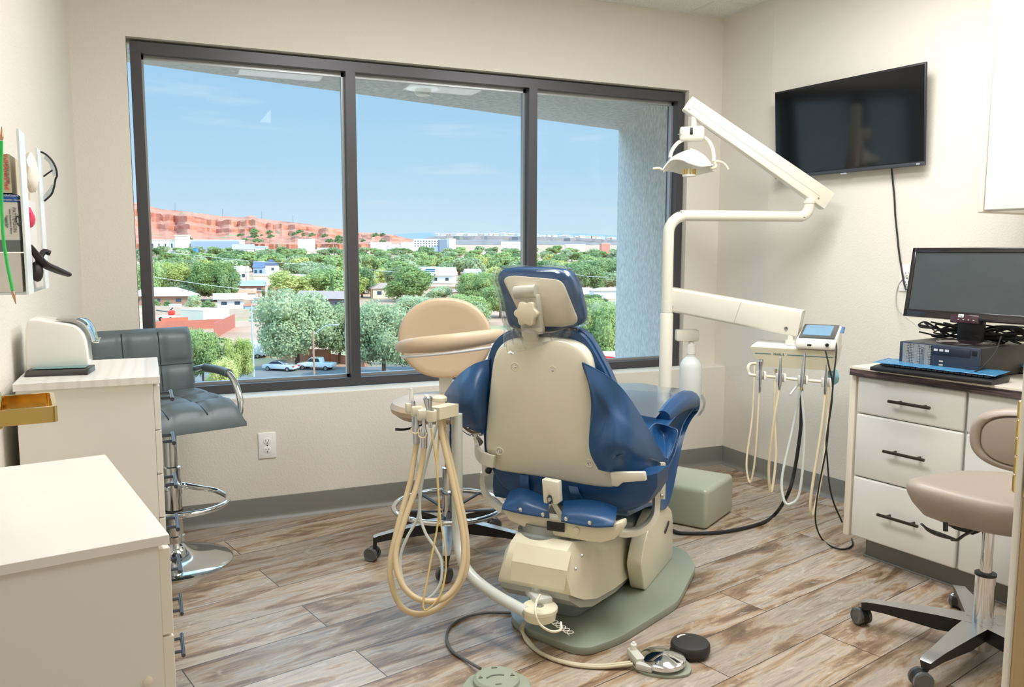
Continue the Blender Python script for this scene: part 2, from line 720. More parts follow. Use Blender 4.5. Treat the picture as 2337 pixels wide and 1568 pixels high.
# back wall with the window opening, and the furred wall below it
mb = MB()
T = 0.16
def wbox(m_, x0, x1, y0, y1, z0, z1):
    m_.box(((x0 + x1) / 2, (y0 + y1) / 2, (z0 + z1) / 2), (x1 - x0, y1 - y0, z1 - z0))
wbox(mb, -3.5, WX0, 0, T, 0, H + 0.1)
wbox(mb, WX1, 0.12, 0, T, 0, H + 0.1)
wbox(mb, WX0, WX1, 0, T, WZ1, H + 0.1)
wbox(mb, WX0, WX1, 0, T, 0, LEDGE - 0.02)
struct('wall_back', mb, M_WALL, smooth=False)
mb = MB()
mb.box((-1.65, (WB + 0.02) / 2, LEDGE / 2), (3.5, -WB + 0.02, LEDGE), bev=0.004)
struct('wall_below_window', mb, M_WALL, smooth=False)
# right wall : short square part, then the angled part
mb = MB()
e1 = WP + DR * 3.2
nx = -NR * 0.12
out = [V((0, 0.12, 0)), V((0, YB, 0)), e1, e1 + nx, V((0.12, YB + 0.01, 0)), V((0.12, 0.12, 0))]
mb.prism([(p.x, p.y) for p in out], (0, 0, 0), (1, 0, 0), (0, 1, 0), H + 0.1)
struct('wall_right', mb, M_WALL, smooth=False)
# left wall, slightly out of square
mb = MB()
ll = [(leftx(0.1), 0.1), (leftx(-5.2), -5.2), (leftx(-5.2) - 0.12, -5.2), (leftx(0.1) - 0.12, 0.1)]
mb.prism(ll, (0, 0, 0), (1, 0, 0), (0, 1, 0), H + 0.1)
struct('wall_left', mb, M_WALL, smooth=False)
# wall with the doorway the photo is taken through, and the hall behind
mb = MB()
wbox(mb, -1.93, 0.62, -3.34, -3.22, 0, H + 0.1)
struct('wall_front', mb, M_WALL, smooth=False)
mb = MB()
wbox(mb, -3.6, 0.7, -5.2, -5.08, 0, H + 0.1)
wbox(mb, 0.62, 0.74, -5.2, -3.2, 0, H + 0.1)
struct('wall_hall', mb, M_WALL, smooth=False)
# slab over the building keeps the sun off the ceiling
mb = MB()
wbox(mb, -3.9, 1.2, -5.6, 0.0, H + 0.15, H + 0.35)
struct('roof_slab', mb, mat('roof_grey', (150, 150, 148), 0.8), smooth=False)

# cove base
M_BASE = mat('grey_cove_base', (124, 124, 118), 0.42)
def baseboard(name, pts, hgt=0.1016):
    mb_ = MB()
    P = [V(p) for p in pts]
    rings = []
    prof = [(0.0, hgt), (0.005, hgt), (0.006, hgt - 0.003), (0.006, 0.028), (0.0075, 0.018), (0.011, 0.009), (0.017, 0.004), (0.019, 0.0), (0.0, 0.0)]
    for i, p in enumerate(P):
        ds = []
        if i > 0:
            ds.append((P[i] - P[i - 1]).normalized())
        if i < len(P) - 1:
            ds.append((P[i + 1] - P[i]).normalized())
        ns = [V((d.y, -d.x, 0)) for d in ds]
        nn = sum(ns, V((0, 0, 0))).normalized()
        k = 1.0 / max(0.4, nn.dot(ns[0]))
        rings.append([p + nn * (o_ * k) + V((0, 0, z_)) for o_, z_ in prof])
    mb_.loft(rings, cap=True, closed=True)
    return struct(name, mb_, M_BASE, ang=0.9)
baseboard('baseboard_back', [(leftx(WB), WB, 0), (-0.0001, WB, 0)])
baseboard('baseboard_right', [(0, WB - 0.0001, 0), (0, YB, 0), WP + DR * 1.13])
baseboard('baseboard_left', [(leftx(-3.0), -3.0, 0), (leftx(WB), WB, 0)])

# window : dark aluminium frame with two mullions, three panes
M_FRAME = mat('bronze_aluminium', (78, 77, 80), 0.38, 0.35)
M_LIP = mat('anodised_lip', (170, 172, 172), 0.35, 0.6)
FY0, FY1 = 0.03, 0.13
mulls = [(-2.0605, -2.0165), (-1.1470, -1.1030)]
mb = MB()
wbox(mb, WX0 + 0.013, -2.902, FY0, FY1, LEDGE, WZ1 - 0.013)
wbox(mb, -0.2627, WX1 - 0.006, FY0, FY1, LEDGE, WZ1 - 0.010)
wbox(mb, WX0 + 0.013, WX1 - 0.006, FY0 - 0.001, FY1, 1.990, WZ1 - 0.010)
wbox(mb, WX0 + 0.013, WX1 - 0.006, FY0 - 0.0015, FY1, LEDGE, 0.592)
win = struct('window_1', mb, M_FRAME, smooth=False)
for x0, x1 in mulls:
    mb = MB()
    wbox(mb, x0, x1, FY0 - 0.002, FY1, 0.592, 1.990)
    obj('mullion', mb, M_FRAME, win, smooth=False)
mb = MB()
xs = [-2.902, -2.0605, -2.0165, -1.1470, -1.1030, -0.2627]
for a_, b_ in ((0, 1), (2, 3), (4, 5)):
    x0, x1 = xs[a_], xs[b_]
    wbox(mb, x0, x1, 0.075, 0.10, 1.972, 1.990)
    wbox(mb, x0, x1, 0.075, 0.10, 0.592, 0.604)
    wbox(mb, x0, x0 + 0.008, 0.075, 0.10, 0.592, 1.990)
    wbox(mb, x1 - 0.012, x1, 0.075, 0.10, 0.592, 1.990)
obj('glazing_stop', mb, M_LIP, win, smooth=False)
M_GLASS = glass_mat('window_glass', (250, 252, 252), 0.004, fres=0.12)
for a_, b_ in ((0, 1), (2, 3), (4, 5)):
    mb = MB()
    wbox(mb, xs[a_], xs[b_], 0.086, 0.090, 0.592, 1.990)
    obj('pane', mb, M_GLASS, win, smooth=False)

# outside : stucco overhang, its can light, and the return wall on the right
M_STUCCO = mat('stucco', (190, 188, 180), 0.9, bump=0.6, bscale=60, var=0.2, vscale=30)
mb = MB()
ZS = 2.10
oA = V((-4.2, 0.432, 0)); oB = V((0.375, 1.720, 0))
poly = [(-4.2, 0.16), (1.3, 0.16), (1.3, 1.98), (oB.x, oB.y), (oA.x, oA.y)]
mb.prism(poly, (0, 0, ZS), (1, 0, 0), (0, 1, 0), 0.5)
struct('trim_soffit', mb, M_STUCCO, smooth=False)
mb = MB()
poly = [(-0.205, 0.162), (1.3, 0.162), (1.3, 1.98), (0.375, 1.715)]
mb.prism(poly, (0, 0, -3.0), (1, 0, 0), (0, 1, 0), 3.0 + ZS + 0.02)
struct('wall_outside_return', mb, M_STUCCO, smooth=False)
lc = pz(965, 200, ZS)
t = thing('soffit_light', 'round white can light under the stucco overhang outside the window', 'light', (lc.x, lc.y, ZS))
mb = MB()
mb.lathe([(0.034, -0.012), (0.092, -0.008), (0.092, 0.0), (0.034, 0.0)], seg=36)
obj('trim_ring', mb, M_WHITE, t)
mb = MB()
mb.lathe([(0.047, -0.005), (0.047, -0.03), (0.040, -0.042), (0.02, -0.046), (0.0, -0.047)], seg=30)
obj('lens', mb, mat('frosted_lens', (226, 224, 208), 0.5), t)

# outlet on the wall below the window
def outlet_plate(name, label, c, xdir, nrm, w=0.0741, h=0.1143, world_parts=True):
    t_ = thing(name, label, 'outlet', c)
    Mx = basis(c, xdir, (0, 0, 1))
    mb_ = MB(); mb_.M = Mx
    mb_.box((0, 0, 0.003), (w, h, 0.006), bev=0.0025)
    obj('plate', mb_, mat('outlet_white', (246, 246, 242), 0.35), t_, world=True)
    mb_ = MB(); mb_.M = Mx
    for sy_ in (-0.0195, 0.0195):
        mb_.lathe([(0.0165, 0.006), (0.0165, 0.0075), (0.015, 0.008)], (0, sy_, 0), (0, 0, 1), 24, sy=0.86)
    obj('receptacle', mb_, MATS['outlet_white'], t_, world=True)
    mb_ = MB(); mb_.M = Mx
    for sy_ in (-0.0195, 0.0195):
        for sx_ in (-0.0062, 0.0062):
            mb_.box((sx_, sy_ + 0.003, 0.0078), (0.002, 0.008, 0.001))
        mb_.cyl((0, sy_ - 0.008, 0.0076), (0, sy_ - 0.008, 0.0083), 0.0024, seg=10)
    mb_.cyl((0, 0, 0.006), (0, 0, 0.0075), 0.003, seg=10)
    obj('slot', mb_, M_BLACK, t_, world=True, label='dark slots of the sockets')
    return t_
oc = py_(609.5, 1016, WB)
outlet_plate('wall_outlet', 'white duplex outlet on the wall under the window', oc, (1, 0, 0), (0, -1, 0))

# door frame at the right edge of the view, with its brass hinge
jc = pd(2303, 1568, 0.9)
jx, jy = jc.x, jc.y
M_DOORC = mat('door_frame_beige', (206, 178, 138), 0.4)
mb = MB()
ang_j = 0.0
je = V((0.40, -0.9165, 0)).normalized()
mb.prism([(0.0, -0.004), (0.12, -0.004), (0.12, 0.009), (0.0, 0.009)], (jx, jy, 0), (cR.x, cR.y, 0), (cF.x, cF.y, 0), 2.12, bev=0.004)
djm = struct('door_1', mb, M_DOORC)
mb = MB()
mb.prism([(-0.003, -0.001), (0.0, -0.001), (0.0, 0.010), (-0.003, 0.010)], (jx, jy, 0), (cR.x, cR.y, 0), (cF.x, cF.y, 0), 2.10, bev=0.001)
obj('stop_strip', mb, mat('door_stop_white', (224, 220, 208), 0.4), djm)
mb = MB()
hz0 = pd(2320, 1118, 0.9).z
hz1 = pd(2337, 905, 0.9).z
mb.prism([(-0.003, -0.012), (0.03, -0.012), (0.03, -0.004), (-0.003, -0.004)], (jx, jy, hz0), (cR.x, cR.y, 0), (cF.x, cF.y, 0), hz1 - hz0, bev=0.001)
obj('hinge_leaf', mb, M_BRASS, djm, label='brass hinge leaf')
hp = pd(2333, 1020, 0.885)
nK = 5
for k in range(nK):
    z0 = hz0 + (hz1 - hz0) * k / nK
    z1 = hz0 + (hz1 - hz0) * (k + 1) / nK - 0.0012
    mb = MB()
    mb.lathe([(0.0062, z0), (0.007, z0 + 0.001), (0.007, z1 - 0.001), (0.0062, z1)], (hp.x, hp.y, 0), (0, 0, 1), 18)
    obj('hinge_knuckle', mb, M_BRASS, djm, label='brass hinge knuckle')

# open door against the left wall (outside the view) whose brass lever reaches into it
mb = MB()
dl = V((-3.115, -3.02, 0))
wbox(mb, -3.15, -3.11, -3.78, -3.0, 0.01, 2.05)
d2 = struct('door_2', mb, mat('door_white', (228, 224, 212), 0.4), smooth=False)
LV = pd(61, 945, 0.60)
lvd = V((LV.x - CAM.x, LV.y - CAM.y, 0)).normalized()
Ml = basis(LV, V((lvd.y, -lvd.x, 0)), lvd)       # x along the lever, y away from the camera, z up
def ring_rect(x0, x1, y0, y1, z, r=0.004, n=4):
    pts = []
    for cx, cy, a0 in ((x1 - r, y0 + r, -90), (x1 - r, y1 - r, 0), (x0 + r, y1 - r, 90), (x0 + r, y0 + r, 180)):
        for k in range(n + 1):
            a_ = math.radians(a0 + 90 * k / n)
            pts.append(V((cx + r * math.cos(a_), cy + r * math.sin(a_), z)))
    return pts
mb = MB(); mb.M = Ml
hz = 0.0058
outer = (-0.095, 0.0195, -0.011, 0.062)
inner = (-0.091, 0.0165, -0.0080, 0.058)
lo = ring_rect(*outer, -hz); up = ring_rect(*outer, hz); iu = ring_rect(*inner, hz, 0.003); il = ring_rect(*inner, -hz + 0.002, 0.003)
mb.loft([lo, up, iu, il], cap=True)
lev = obj('door_lever', mb, M_BRASS, d2, ang=0.5, label='polished brass door lever, hollow on top')
mb = MB(); mb.M = Ml
mb.lathe([(0.0145, -0.05), (0.0145, -0.0165), (0.0130, -0.0155)], (0, 0.026, 0.0), (1, 0, 0), 24)
mb.lathe([(0.009, -0.16), (0.009, -0.05)], (0, 0.026, 0.0), (1, 0, 0), 24)
obj('lever_neck', mb, M_BRASS, lev)
# ================================================================== OUTSIDE : the valley seen from an upper floor
HY = 577.5
def zg(d):
    if d < 350:
        return -15.4
    return -15.4 + (d - 350) * 0.0262
def G(px, d, z=None):
    r_ = ray(px, HY)
    p = CAM + r_ * d
    return V((p.x, p.y, zg(d) if z is None else z))
def ZY(py, d):
    return CAM.z - (py - HY) / FPX * d
def m_per_px(d):
    return d / FPX
FH = V((cF.x, cF.y, 0)).normalized()
AZ = math.atan2(cR.y, cR.x)          # yaw of things that face the window squarely

M_DIRT = mat('red_dirt', (196, 154, 126), 0.95, var=0.16, vscale=0.12)
n = M_DIRT.node_tree.nodes
l = M_DIRT.node_tree.links
z_ = n.new('ShaderNodeTexNoise'); z_.inputs['Scale'].default_value = 0.05; z_.inputs['Detail'].default_value = 6
l.new(n['Texture Coordinate'].outputs['Object'], z_.inputs['Vector'])
r_ = n.new('ShaderNodeValToRGB'); r_.color_ramp.elements[0].position = 0.55; r_.color_ramp.elements[1].position = 0.68
l.new(z_.outputs['Fac'], r_.inputs[0])
mm = n.new('ShaderNodeMixRGB'); mm.inputs[2].default_value = lin((150, 156, 104))
l.new(r_.outputs[0], mm.inputs[0])
l.new(n['Principled BSDF'].inputs['Base Color'].links[0].from_socket, mm.inputs[1])
l.new(mm.outputs[0], n['Principled BSDF'].inputs['Base Color'])
mb = MB()
rows = []
for d in (25, 60, 100, 150, 220, 350, 500, 700, 900, 1100, 1300, 1600, 2200):
    rows.append([G(px, d) for px in range(-1200, 3801, 250)])
mb.loft(rows, cap=False, closed=False)
struct('ground_valley', mb, M_DIRT)
M_ASPH = mat('asphalt', (128, 126, 124), 0.9, var=0.1, vscale=0.4)
mb = MB()
mb.loft([[G(px, d, -15.36) for px in range(200, 1301, 100)] for d in (70, 90, 112, 118)], cap=False, closed=False)
struct('road_street', mb, M_ASPH)

# --- red cliff and grey mesa
def rockmat(name, cols, green=None):
    m = bpy.data.materials.new(name)
    m.use_nodes = True
    n = m.node_tree.nodes; l = m.node_tree.links
    b = n['Principled BSDF']; b.inputs['Roughness'].default_value = 0.95
    t = n.new('ShaderNodeTexCoord')
    mp_ = n.new('ShaderNodeMapping'); mp_.inputs['Scale'].default_value = (0.012, 0.012, 0.11)
    l.new(t.outputs['Object'], mp_.inputs[0])
    z = n.new('ShaderNodeTexNoise'); z.inputs['Scale'].default_value = 1.0; z.inputs['Detail'].default_value = 10; z.inputs['Roughness'].default_value = 0.65
    l.new(mp_.outputs[0], z.inputs['Vector'])
    r = n.new('ShaderNodeValToRGB')
    e = r.color_ramp.elements
    e[0].position = 0.30; e[0].color = lin(cols[0]); e[1].position = 0.72; e[1].color = lin(cols[-1])
    for i, c in enumerate(cols[1:-1]):
        q = e.new(0.30 + 0.42 * (i + 1) / (len(cols) - 1)); q.color = lin(c)
    l.new(z.outputs['Fac'], r.inputs[0])
    z2 = n.new('ShaderNodeTexNoise'); z2.inputs['Scale'].default_value = 0.028; z2.inputs['Detail'].default_value = 8; z2.inputs['Roughness'].default_value = 0.7
    l.new(t.outputs['Object'], z2.inputs['Vector'])
    r2 = n.new('ShaderNodeValToRGB'); r2.color_ramp.elements[0].position = 0.56; r2.color_ramp.elements[1].position = 0.66
    r2.color_ramp.elements[1].color = (0.8, 0.8, 0.8, 1)
    l.new(z2.outputs['Fac'], r2.inputs[0])
    mi = n.new('ShaderNodeMixRGB'); mi.inputs[2].default_value = lin(green)
    l.new(r2.outputs[0], mi.inputs[0]); l.new(r.outputs[0], mi.inputs[1])
    l.new(mi.outputs[0], b.inputs['Base Color'])
    return m
from mathutils import noise as mnoise
def ridge(name, top, base_y, d0, d1, m, px0, px1, step, rough, prof):
    def topy(x):
        for (xa, ya), (xb, yb) in zip(top, top[1:]):
            if xa <= x <= xb:
                return ya + (yb - ya) * (x - xa) / (xb - xa)
        return top[0][1] if x < top[0][0] else top[-1][1]
    mb_ = MB()
    rows_ = []
    for t, f in prof:
        row = []
        px = px0
        while px <= px1:
            d = d0 + (d1 - d0) * t
            gully = mnoise.noise(V((px * 0.02, 0.3, 7.7))) * 0.6 + mnoise.noise(V((px * 0.05, 1.3, 2.7))) * 0.3
            d += gully * (d1 - d0) * 0.5 * math.sin(PI * min(1, t * 1.05)) + mnoise.noise(V((px * 0.09, t * 9, 0))) * rough * 4
            zb = ZY(base_y + 6, d0)
            zt = ZY(topy(px), d1)
            z = zb + (zt - zb) * f + (mnoise.noise(V((px * 0.11, t * 7, 3.1))) * rough if 0.02 < t < 0.97 else 0)
            row.append(G(px, d, z))
            px += step
        rows_.append(row)
    mb_.loft(rows_, cap=False, closed=False)
    return struct(name, mb_, m, ang=0.35)
M_RED = rockmat('red_sandstone', [(150, 82, 62), (186, 114, 88), (200, 136, 108), (184, 108, 82), (206, 156, 130)], (150, 150, 110))
cl = [(-400, 440), (250, 458), (335, 468), (360, 477), (375, 480), (420, 484), (470, 490), (505, 495), (560, 498), (570, 494), (582, 494), (590, 500), (660, 508), (700, 512), (740, 518), (780, 524), (820, 531), (870, 533), (900, 538), (935, 545), (985, 553)]
pr_ = [(-0.02, -0.5), (0, 0), (0.12, 0.10), (0.25, 0.2), (0.38, 0.32), (0.46, 0.40), (0.48, 0.52), (0.56, 0.56), (0.64, 0.64), (0.66, 0.80), (0.70, 0.82), (0.76, 0.85), (0.88, 0.93), (0.97, 0.97), (1.0, 1.0), (1.15, 1.0)]
ridge('hills_red_cliff', cl, 552, 1180, 1420, M_RED, -400, 985, 5, 3.0, pr_)
M_MESA = rockmat('grey_basalt', [(104, 96, 94), (128, 116, 112), (146, 130, 124), (134, 122, 114), (160, 144, 132)], (140, 142, 116))
ms = [(960, 548), (985, 541), (1010, 538), (1100, 538), (1200, 539), (1300, 542), (1400, 546), (1700, 548), (2600, 545)]
ridge('hills_grey_mesa', ms, 556, 1560, 1700, M_MESA, 930, 2600, 7, 2.0, [(0, 0), (0.2, 0.2), (0.45, 0.45), (0.6, 0.6), (0.64, 0.9), (0.8, 0.95), (1, 1), (1.3, 1.0)])
M_FAR = mat('far_range_haze', (128, 140, 152), 0.95)  # blue-grey of distance haze put into the rock colour
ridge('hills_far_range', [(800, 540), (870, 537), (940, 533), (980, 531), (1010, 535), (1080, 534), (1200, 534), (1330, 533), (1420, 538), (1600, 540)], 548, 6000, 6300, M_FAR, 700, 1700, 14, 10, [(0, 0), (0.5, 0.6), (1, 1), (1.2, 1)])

# --- buildings
GRP_RIM = 'pale houses along the mesa rim'
def house(name, label, cat, px, d, w, dep, wh, rh, wall, roof, typ='gable', rz=0.0, zb=None, over=0.5, wins=0, group=None, ridge_x=True, trim=None):
    if zb is not None and zb > zg(d):
        wh = wh + zb - zg(d)
        zb = None
    p = G(px, d, zb)
    t_ = thing(name, label, cat, p, AZ + rz, group)
    mw = mat('wall_%d_%d_%d' % wall, wall, 0.85)
    mr = mat('roofing_%d_%d_%d' % roof, roof, 0.8, var=0.06, vscale=1.2)
    mb_ = MB()
    mb_.box((0, 0, wh / 2), (w, dep, wh))
    obj('walls', mb_, mw, t_, smooth=False)
    mb_ = MB()
    a, b = w / 2 + over, dep / 2 + over
    if typ == 'flat':
        mb_.box((0, 0, wh + rh / 2), (w + 2 * over, dep + 2 * over, rh))
    elif typ == 'gable' and ridge_x:
        mb_.prism([(-b, wh), (b, wh), (0, wh + rh)], (-a, 0, 0), (0, 1, 0), (0, 0, 1), 2 * a)
    elif typ == 'gable':
        mb_.prism([(-a, wh), (a, wh), (0, wh + rh)], (0, b, 0), (1, 0, 0), (0, 0, 1), 2 * b)
    else:
        e_ = [V((-a, -b, wh)), V((a, -b, wh)), V((a, b, wh)), V((-a, b, wh))]
        k = max(0.0, a - b)
        tp = [V((-k - 0.05, -0.05, wh + rh)), V((k + 0.05, -0.05, wh + rh)), V((k + 0.05, 0.05, wh + rh)), V((-k - 0.05, 0.05, wh + rh))]
        mb_.loft([e_, tp])
    obj('roof', mb_, mr, t_, smooth=False)
    if wins:
        for k in range(wins):
            mb_ = MB()
            mb_.box((-w / 2 + w * (k + 0.5) / wins, -dep / 2 - 0.03, wh * 0.55), (min(1.6, w / wins * 0.5), 0.08, wh * 0.36))
            obj('window', mb_, mat('dark_pane', (70, 82, 96), 0.2), t_, smooth=False)
    return t_
W_ = (244, 240, 232)
CRM = (236, 220, 190)
house('house', 'low house with a pale grey hip roof beside the left window jamb', 'house', 366, 262, 19, 10, 2.9, 2.6, (170, 130, 108), (216, 222, 220), 'hip', 0.12, over=0.9, wins=3)
house('storage_shed', 'long cream storage shed with a flat roof in the dirt lot', 'shed', 462, 196, 8.4, 7.5, 2.9, 0.2, (236, 226, 204), (214, 220, 218), 'flat', -0.55, over=0.1)
house('tool_shed', 'small white shed with a green stripe behind the cream storage shed', 'shed', 395, 222, 2.8, 2.4, 2.4, 0.2, (228, 236, 230), (205, 214, 212), 'flat', 0.2, over=0.1)
house('carport_house', 'white house with a wide pale carport roof behind the block wall', 'house', 522, 246, 7.5, 6, 2.8, 1.6, (238, 238, 238), (222, 230, 230), 'gable', 0.35, over=1.2, wins=2)
house('garden_shed', 'little shed with a rust brown roof beside the street lamp top', 'shed', 564, 225, 2.6, 2.4, 2.0, 1.1, (150, 168, 192), (196, 140, 112), 'gable', 0.5, over=0.2, ridge_x=False)
house('house', 'brick house with a slate grey roof among the trees', 'house', 566, 338, 12, 7, 3.0, 2.2, (170, 122, 100), (160, 172, 180), 'gable', 0.15, over=0.6, wins=4)
house('house', 'house with a tan gable roof below the slate roofed house', 'house', 558, 292, 6.5, 5, 2.2, 1.6, (240, 236, 226), (206, 158, 128), 'gable', 0.3, over=0.4)
house('warehouse', 'long white flat roofed building behind the slate roofed house', 'building', 648, 395, 27, 9, 4.4, 0.7, CRM, (246, 246, 242), 'flat', 0.03, over=0.3)
house('house', 'grey blue house with a steep roof left of the white gabled house', 'house', 590, 470, 5.6, 5, 5.0, 3.2, (158, 178, 200), (104, 122, 150), 'gable', 0.1, over=0.4, wins=2)
house('house', 'white gabled house with a navy roof in the middle of the treetops', 'house', 618, 500, 7.6, 6, 5.0, 3.6, (246, 246, 244), (96, 110, 138), 'gable', 0.55, over=0.4, ridge_x=False, wins=1)
house('house', 'house with a white roof peeping from the trees under the cable', 'house', 545, 430, 9, 6, 4.6, 2.8, (238, 232, 220), (226, 232, 236), 'gable', 0.2, over=0.4, wins=2)
house('house', 'wide house with brown shingle roof and white eaves behind the big tree', 'house', 742, 246, 15.5, 8, 3.0, 2.2, (110, 104, 108), (172, 150, 142), 'gable', -0.18, over=0.7, wins=3)
house('house', 'house with a brown hip roof right of the first mullion', 'house', 876, 302, 9.5, 7, 3.6, 2.0, (226, 206, 184), (178, 150, 134), 'hip', 0.3, over=0.6, wins=2)
sol = house('house', 'white roofed house carrying dark solar panels', 'house', 998, 408, 17, 10, 4.0, 4.0, (236, 238, 238), (246, 250, 250), 'gable', -0.1, over=0.8, wins=3)
mb = MB()
sl = math.atan2(4.0, 5.8)
for k in range(2):
    mb.box((-3.2 + k * 0.0, -3.0 + k * 1.3, 4.0 + 1.95 + k * 0.9), (5.0, 1.25, 0.1), rx=sl)
obj('solar_panel', mb, mat('solar_blue', (60, 84, 116), 0.2), sol, smooth=False, label='dark blue solar panels')
house('house', 'flat tan roofed building in front of the solar roofed house', 'house', 1012, 335, 15, 7, 2.8, 0.6, (214, 190, 168), (206, 180, 160), 'flat', 0.08, over=0.5)
house('house', 'low house with a brown roof left of the round stool backrest top', 'house', 1046, 300, 6, 5, 2.4, 1.2, (200, 178, 160), (180, 152, 140), 'hip', 0.2, over=0.4)
house('house', 'small white house half hidden by trees right of the solar roof', 'house', 1078, 430, 8, 6, 4.0, 2.2, (240, 240, 240), (206, 214, 226), 'gable', 0.3, over=0.5)
house('house', 'white cube house right of the headrest', 'house', 1334, 310, 4.6, 4, 3.2, 0.3, (236, 238, 242), (224, 228, 232), 'flat', 0.5, over=0.1)
house('house', 'long white roofed house beside the stucco return wall', 'house', 1384, 300, 11, 6, 3.0, 1.0, (226, 228, 230), (240, 244, 246), 'hip', 0.25, over=0.6)
# far town
sch = house('school', 'long cream school building below the red cliff', 'building', 452, 1010, 108, 24, 10, 1.4, (240, 232, 214), (222, 220, 216), 'flat', 0.02, zb=5.5, over=0.5, wins=14)
mb = MB(); mb.box((-13, -14, 9.8), (15, 8, 19.6)); mb.box((-13, -14, 20.0), (17, 10, 0.8))
obj('entrance_tower', mb, mat('tower_cream', (244, 234, 214), 0.8), sch, smooth=False)
mb = MB(); mb.box((26, -13, 6.3), (58, 4, 12.6))
obj('wing', mb, mat('wing_grey', (160, 172, 190), 0.7), sch, smooth=False)
house('block', 'bright blue block in front of the cream school', 'building', 437, 900, 13, 8, 9, 0.6, (86, 152, 212), (80, 130, 180), 'flat', 0.15, zb=-3.5, over=0.1, wins=3)
house('church', 'pale hall with a dormer roof right of the school', 'building', 556, 830, 20, 12, 5, 4.6, (238, 234, 230), (176, 180, 190), 'gable', 0.25, zb=0.0, over=0.8, wins=4)
house('hall', 'small pale building right of the dormer roofed hall', 'building', 597, 850, 12, 9, 6, 2.0, (232, 228, 222), (178, 190, 204), 'flat', 0.2, zb=0.0, over=0.4, wins=3)
house('hall', 'flat white building at the foot of the cliff left of the mullion', 'building', 742, 880, 15, 9, 5, 1.0, (240, 232, 220), (244, 240, 234), 'flat', 0.1, zb=0.5, over=0.3)
for px, y_, w_, lab in ((700, 545, 20, 'pale flat building low on the red cliff'), (870, 552, 26, 'cream building at the tail of the red cliff'), (905, 556, 20, 'low white building left of the four storey block'), (930, 552, 16, 'grey building beside the four storey block')):
    house('hall', lab, 'building', px, 1060, w_, 12, 5, 1.2, (238, 230, 216), (214, 204, 196), 'flat', 0.1, zb=ZY(y_ + 12, 1060), over=0.3)
ap = house('apartment_block', 'long white four storey block in the far town', 'building', 975, 1000, 31, 14, 10, 0.8, (246, 244, 240), (232, 232, 230), 'flat', 0.0, zb=ZY(566, 1000), over=0.2)
for fl in range(3):
    for k in range(9):
        mb = MB()
        mb.box((-13.6 + k * 3.4, -7.05, ZY(566, 1000) - zg(1000) + 2.2 + fl * 2.9), (1.5, 0.1, 1.3))
        obj('window', mb, mat('dark_pane', (70, 82, 96), 0.2), ap, smooth=False)
house('office_block', 'dark glass block right of the white four storey block', 'building', 1010, 985, 9, 9, 9, 0.5, (130, 142, 158), (170, 176, 182), 'flat', 0.3, zb=ZY(565, 985), over=0.1)
house('office_block', 'narrow pale tower block in the far town', 'building', 1029, 1000, 9, 9, 10, 0.6, (214, 216, 218), (224, 224, 222), 'flat', 0.5, zb=ZY(565, 1000), over=0.1)
house('warehouse', 'long white warehouse under the grey mesa', 'building', 1176, 1150, 40, 14, 6, 0.8, (246, 244, 240), (248, 248, 246), 'flat', 0.02, zb=ZY(563, 1150), over=0.2)
house('warehouse', 'long tan building below the mesa right of the second mullion', 'building', 1312, 1000, 24, 12, 6.5, 0.8, (236, 214, 190), (236, 230, 220), 'flat', 0.05, zb=ZY(571, 1000), over=0.2)
house('office_block', 'red brick block below the mesa near the stucco wall', 'building', 1380, 960, 10, 8, 8, 0.8, (206, 142, 124), (214, 196, 184), 'flat', 0.2, zb=ZY(571, 960), over=0.2)
for i in range(34):
    px = 1000 + i * 12.2 + rnd.uniform(-4, 4)
    yt = 538 + max(0, (px - 1150)) * 0.03
    w_ = rnd.uniform(7, 15)
    hh = rnd.uniform(3.5, 5.5)
    h_ = thing('rim_house', 'tiny pale house on the rim of the grey mesa', 'house', G(px, 1690, ZY(yt + 1.5, 1690)), AZ + rnd.uniform(-0.4, 0.4), GRP_RIM)
    mb = MB(); mb.box((0, 0, hh / 2), (w_, 7, hh))
    obj('walls', mb, mat('rim_wall_%d' % (i % 3), ((236, 222, 202), (244, 238, 230), (222, 200, 176))[i % 3], 0.8), h_, smooth=False)
    mb = MB(); mb.prism([(-4, hh), (4, hh), (0, hh + 1.8)], (-w_ / 2 - 0.4, 0, 0), (0, 1, 0), (0, 0, 1), w_ + 0.8)
    obj('roof', mb, mat('rim_roof_%d' % (i % 2), ((206, 176, 156), (190, 170, 160))[i % 2], 0.8), h_, smooth=False)

# --- walls and fences of the dirt lot
def slab(name, label, cat, p, q, h_, th, m, kind=None, zb=0.0):
    p = V(p); q = V(q)
    d_ = q - p
    mb_ = MB()
    mb_.box((0, 0, h_ / 2 + zb), (d_.length, th, h_))
    o_ = obj(name, mb_, m, smooth=False)
    o_.location = (p + q) / 2
    o_.rotation_euler = (0, 0, math.atan2(d_.y, d_.x))
    tag(o_, label, cat, kind=kind)
    return o_
M_BLOCK = mat('pink_block_wall', (238, 208, 180), 0.9, var=0.05, vscale=0.6)
slab('block_wall', 'long pale pink block wall at the back of the dirt lot', 'wall', G(330, 222), G(622, 205), 2.2, 0.3, M_BLOCK, kind='thing')
M_REDP = mat('red_metal_fence', (190, 112, 92), 0.7, var=0.06, vscale=0.8)
pA, pB, pC, pD_ = G(345, 172), G(530, 181), G(482, 157), G(330, 160)
slab('metal_fence', 'long rust red metal fence between the bar stool and the cream shed', 'fence', pA, pB, 2.0, 0.15, M_REDP)
slab('metal_fence', 'short rust red metal fence closing the pen on the right', 'fence', pB, pC, 3.0, 0.15, M_REDP)
slab('mesh_fence', 'orange red mesh fence in front of the construction machines', 'fence', G(360, 186), G(423, 190), 1.6, 0.12, mat('orange_mesh', (206, 112, 84), 0.8))
M_RETW = mat('terracotta_wall', (214, 150, 122), 0.9, var=0.1, vscale=0.5)
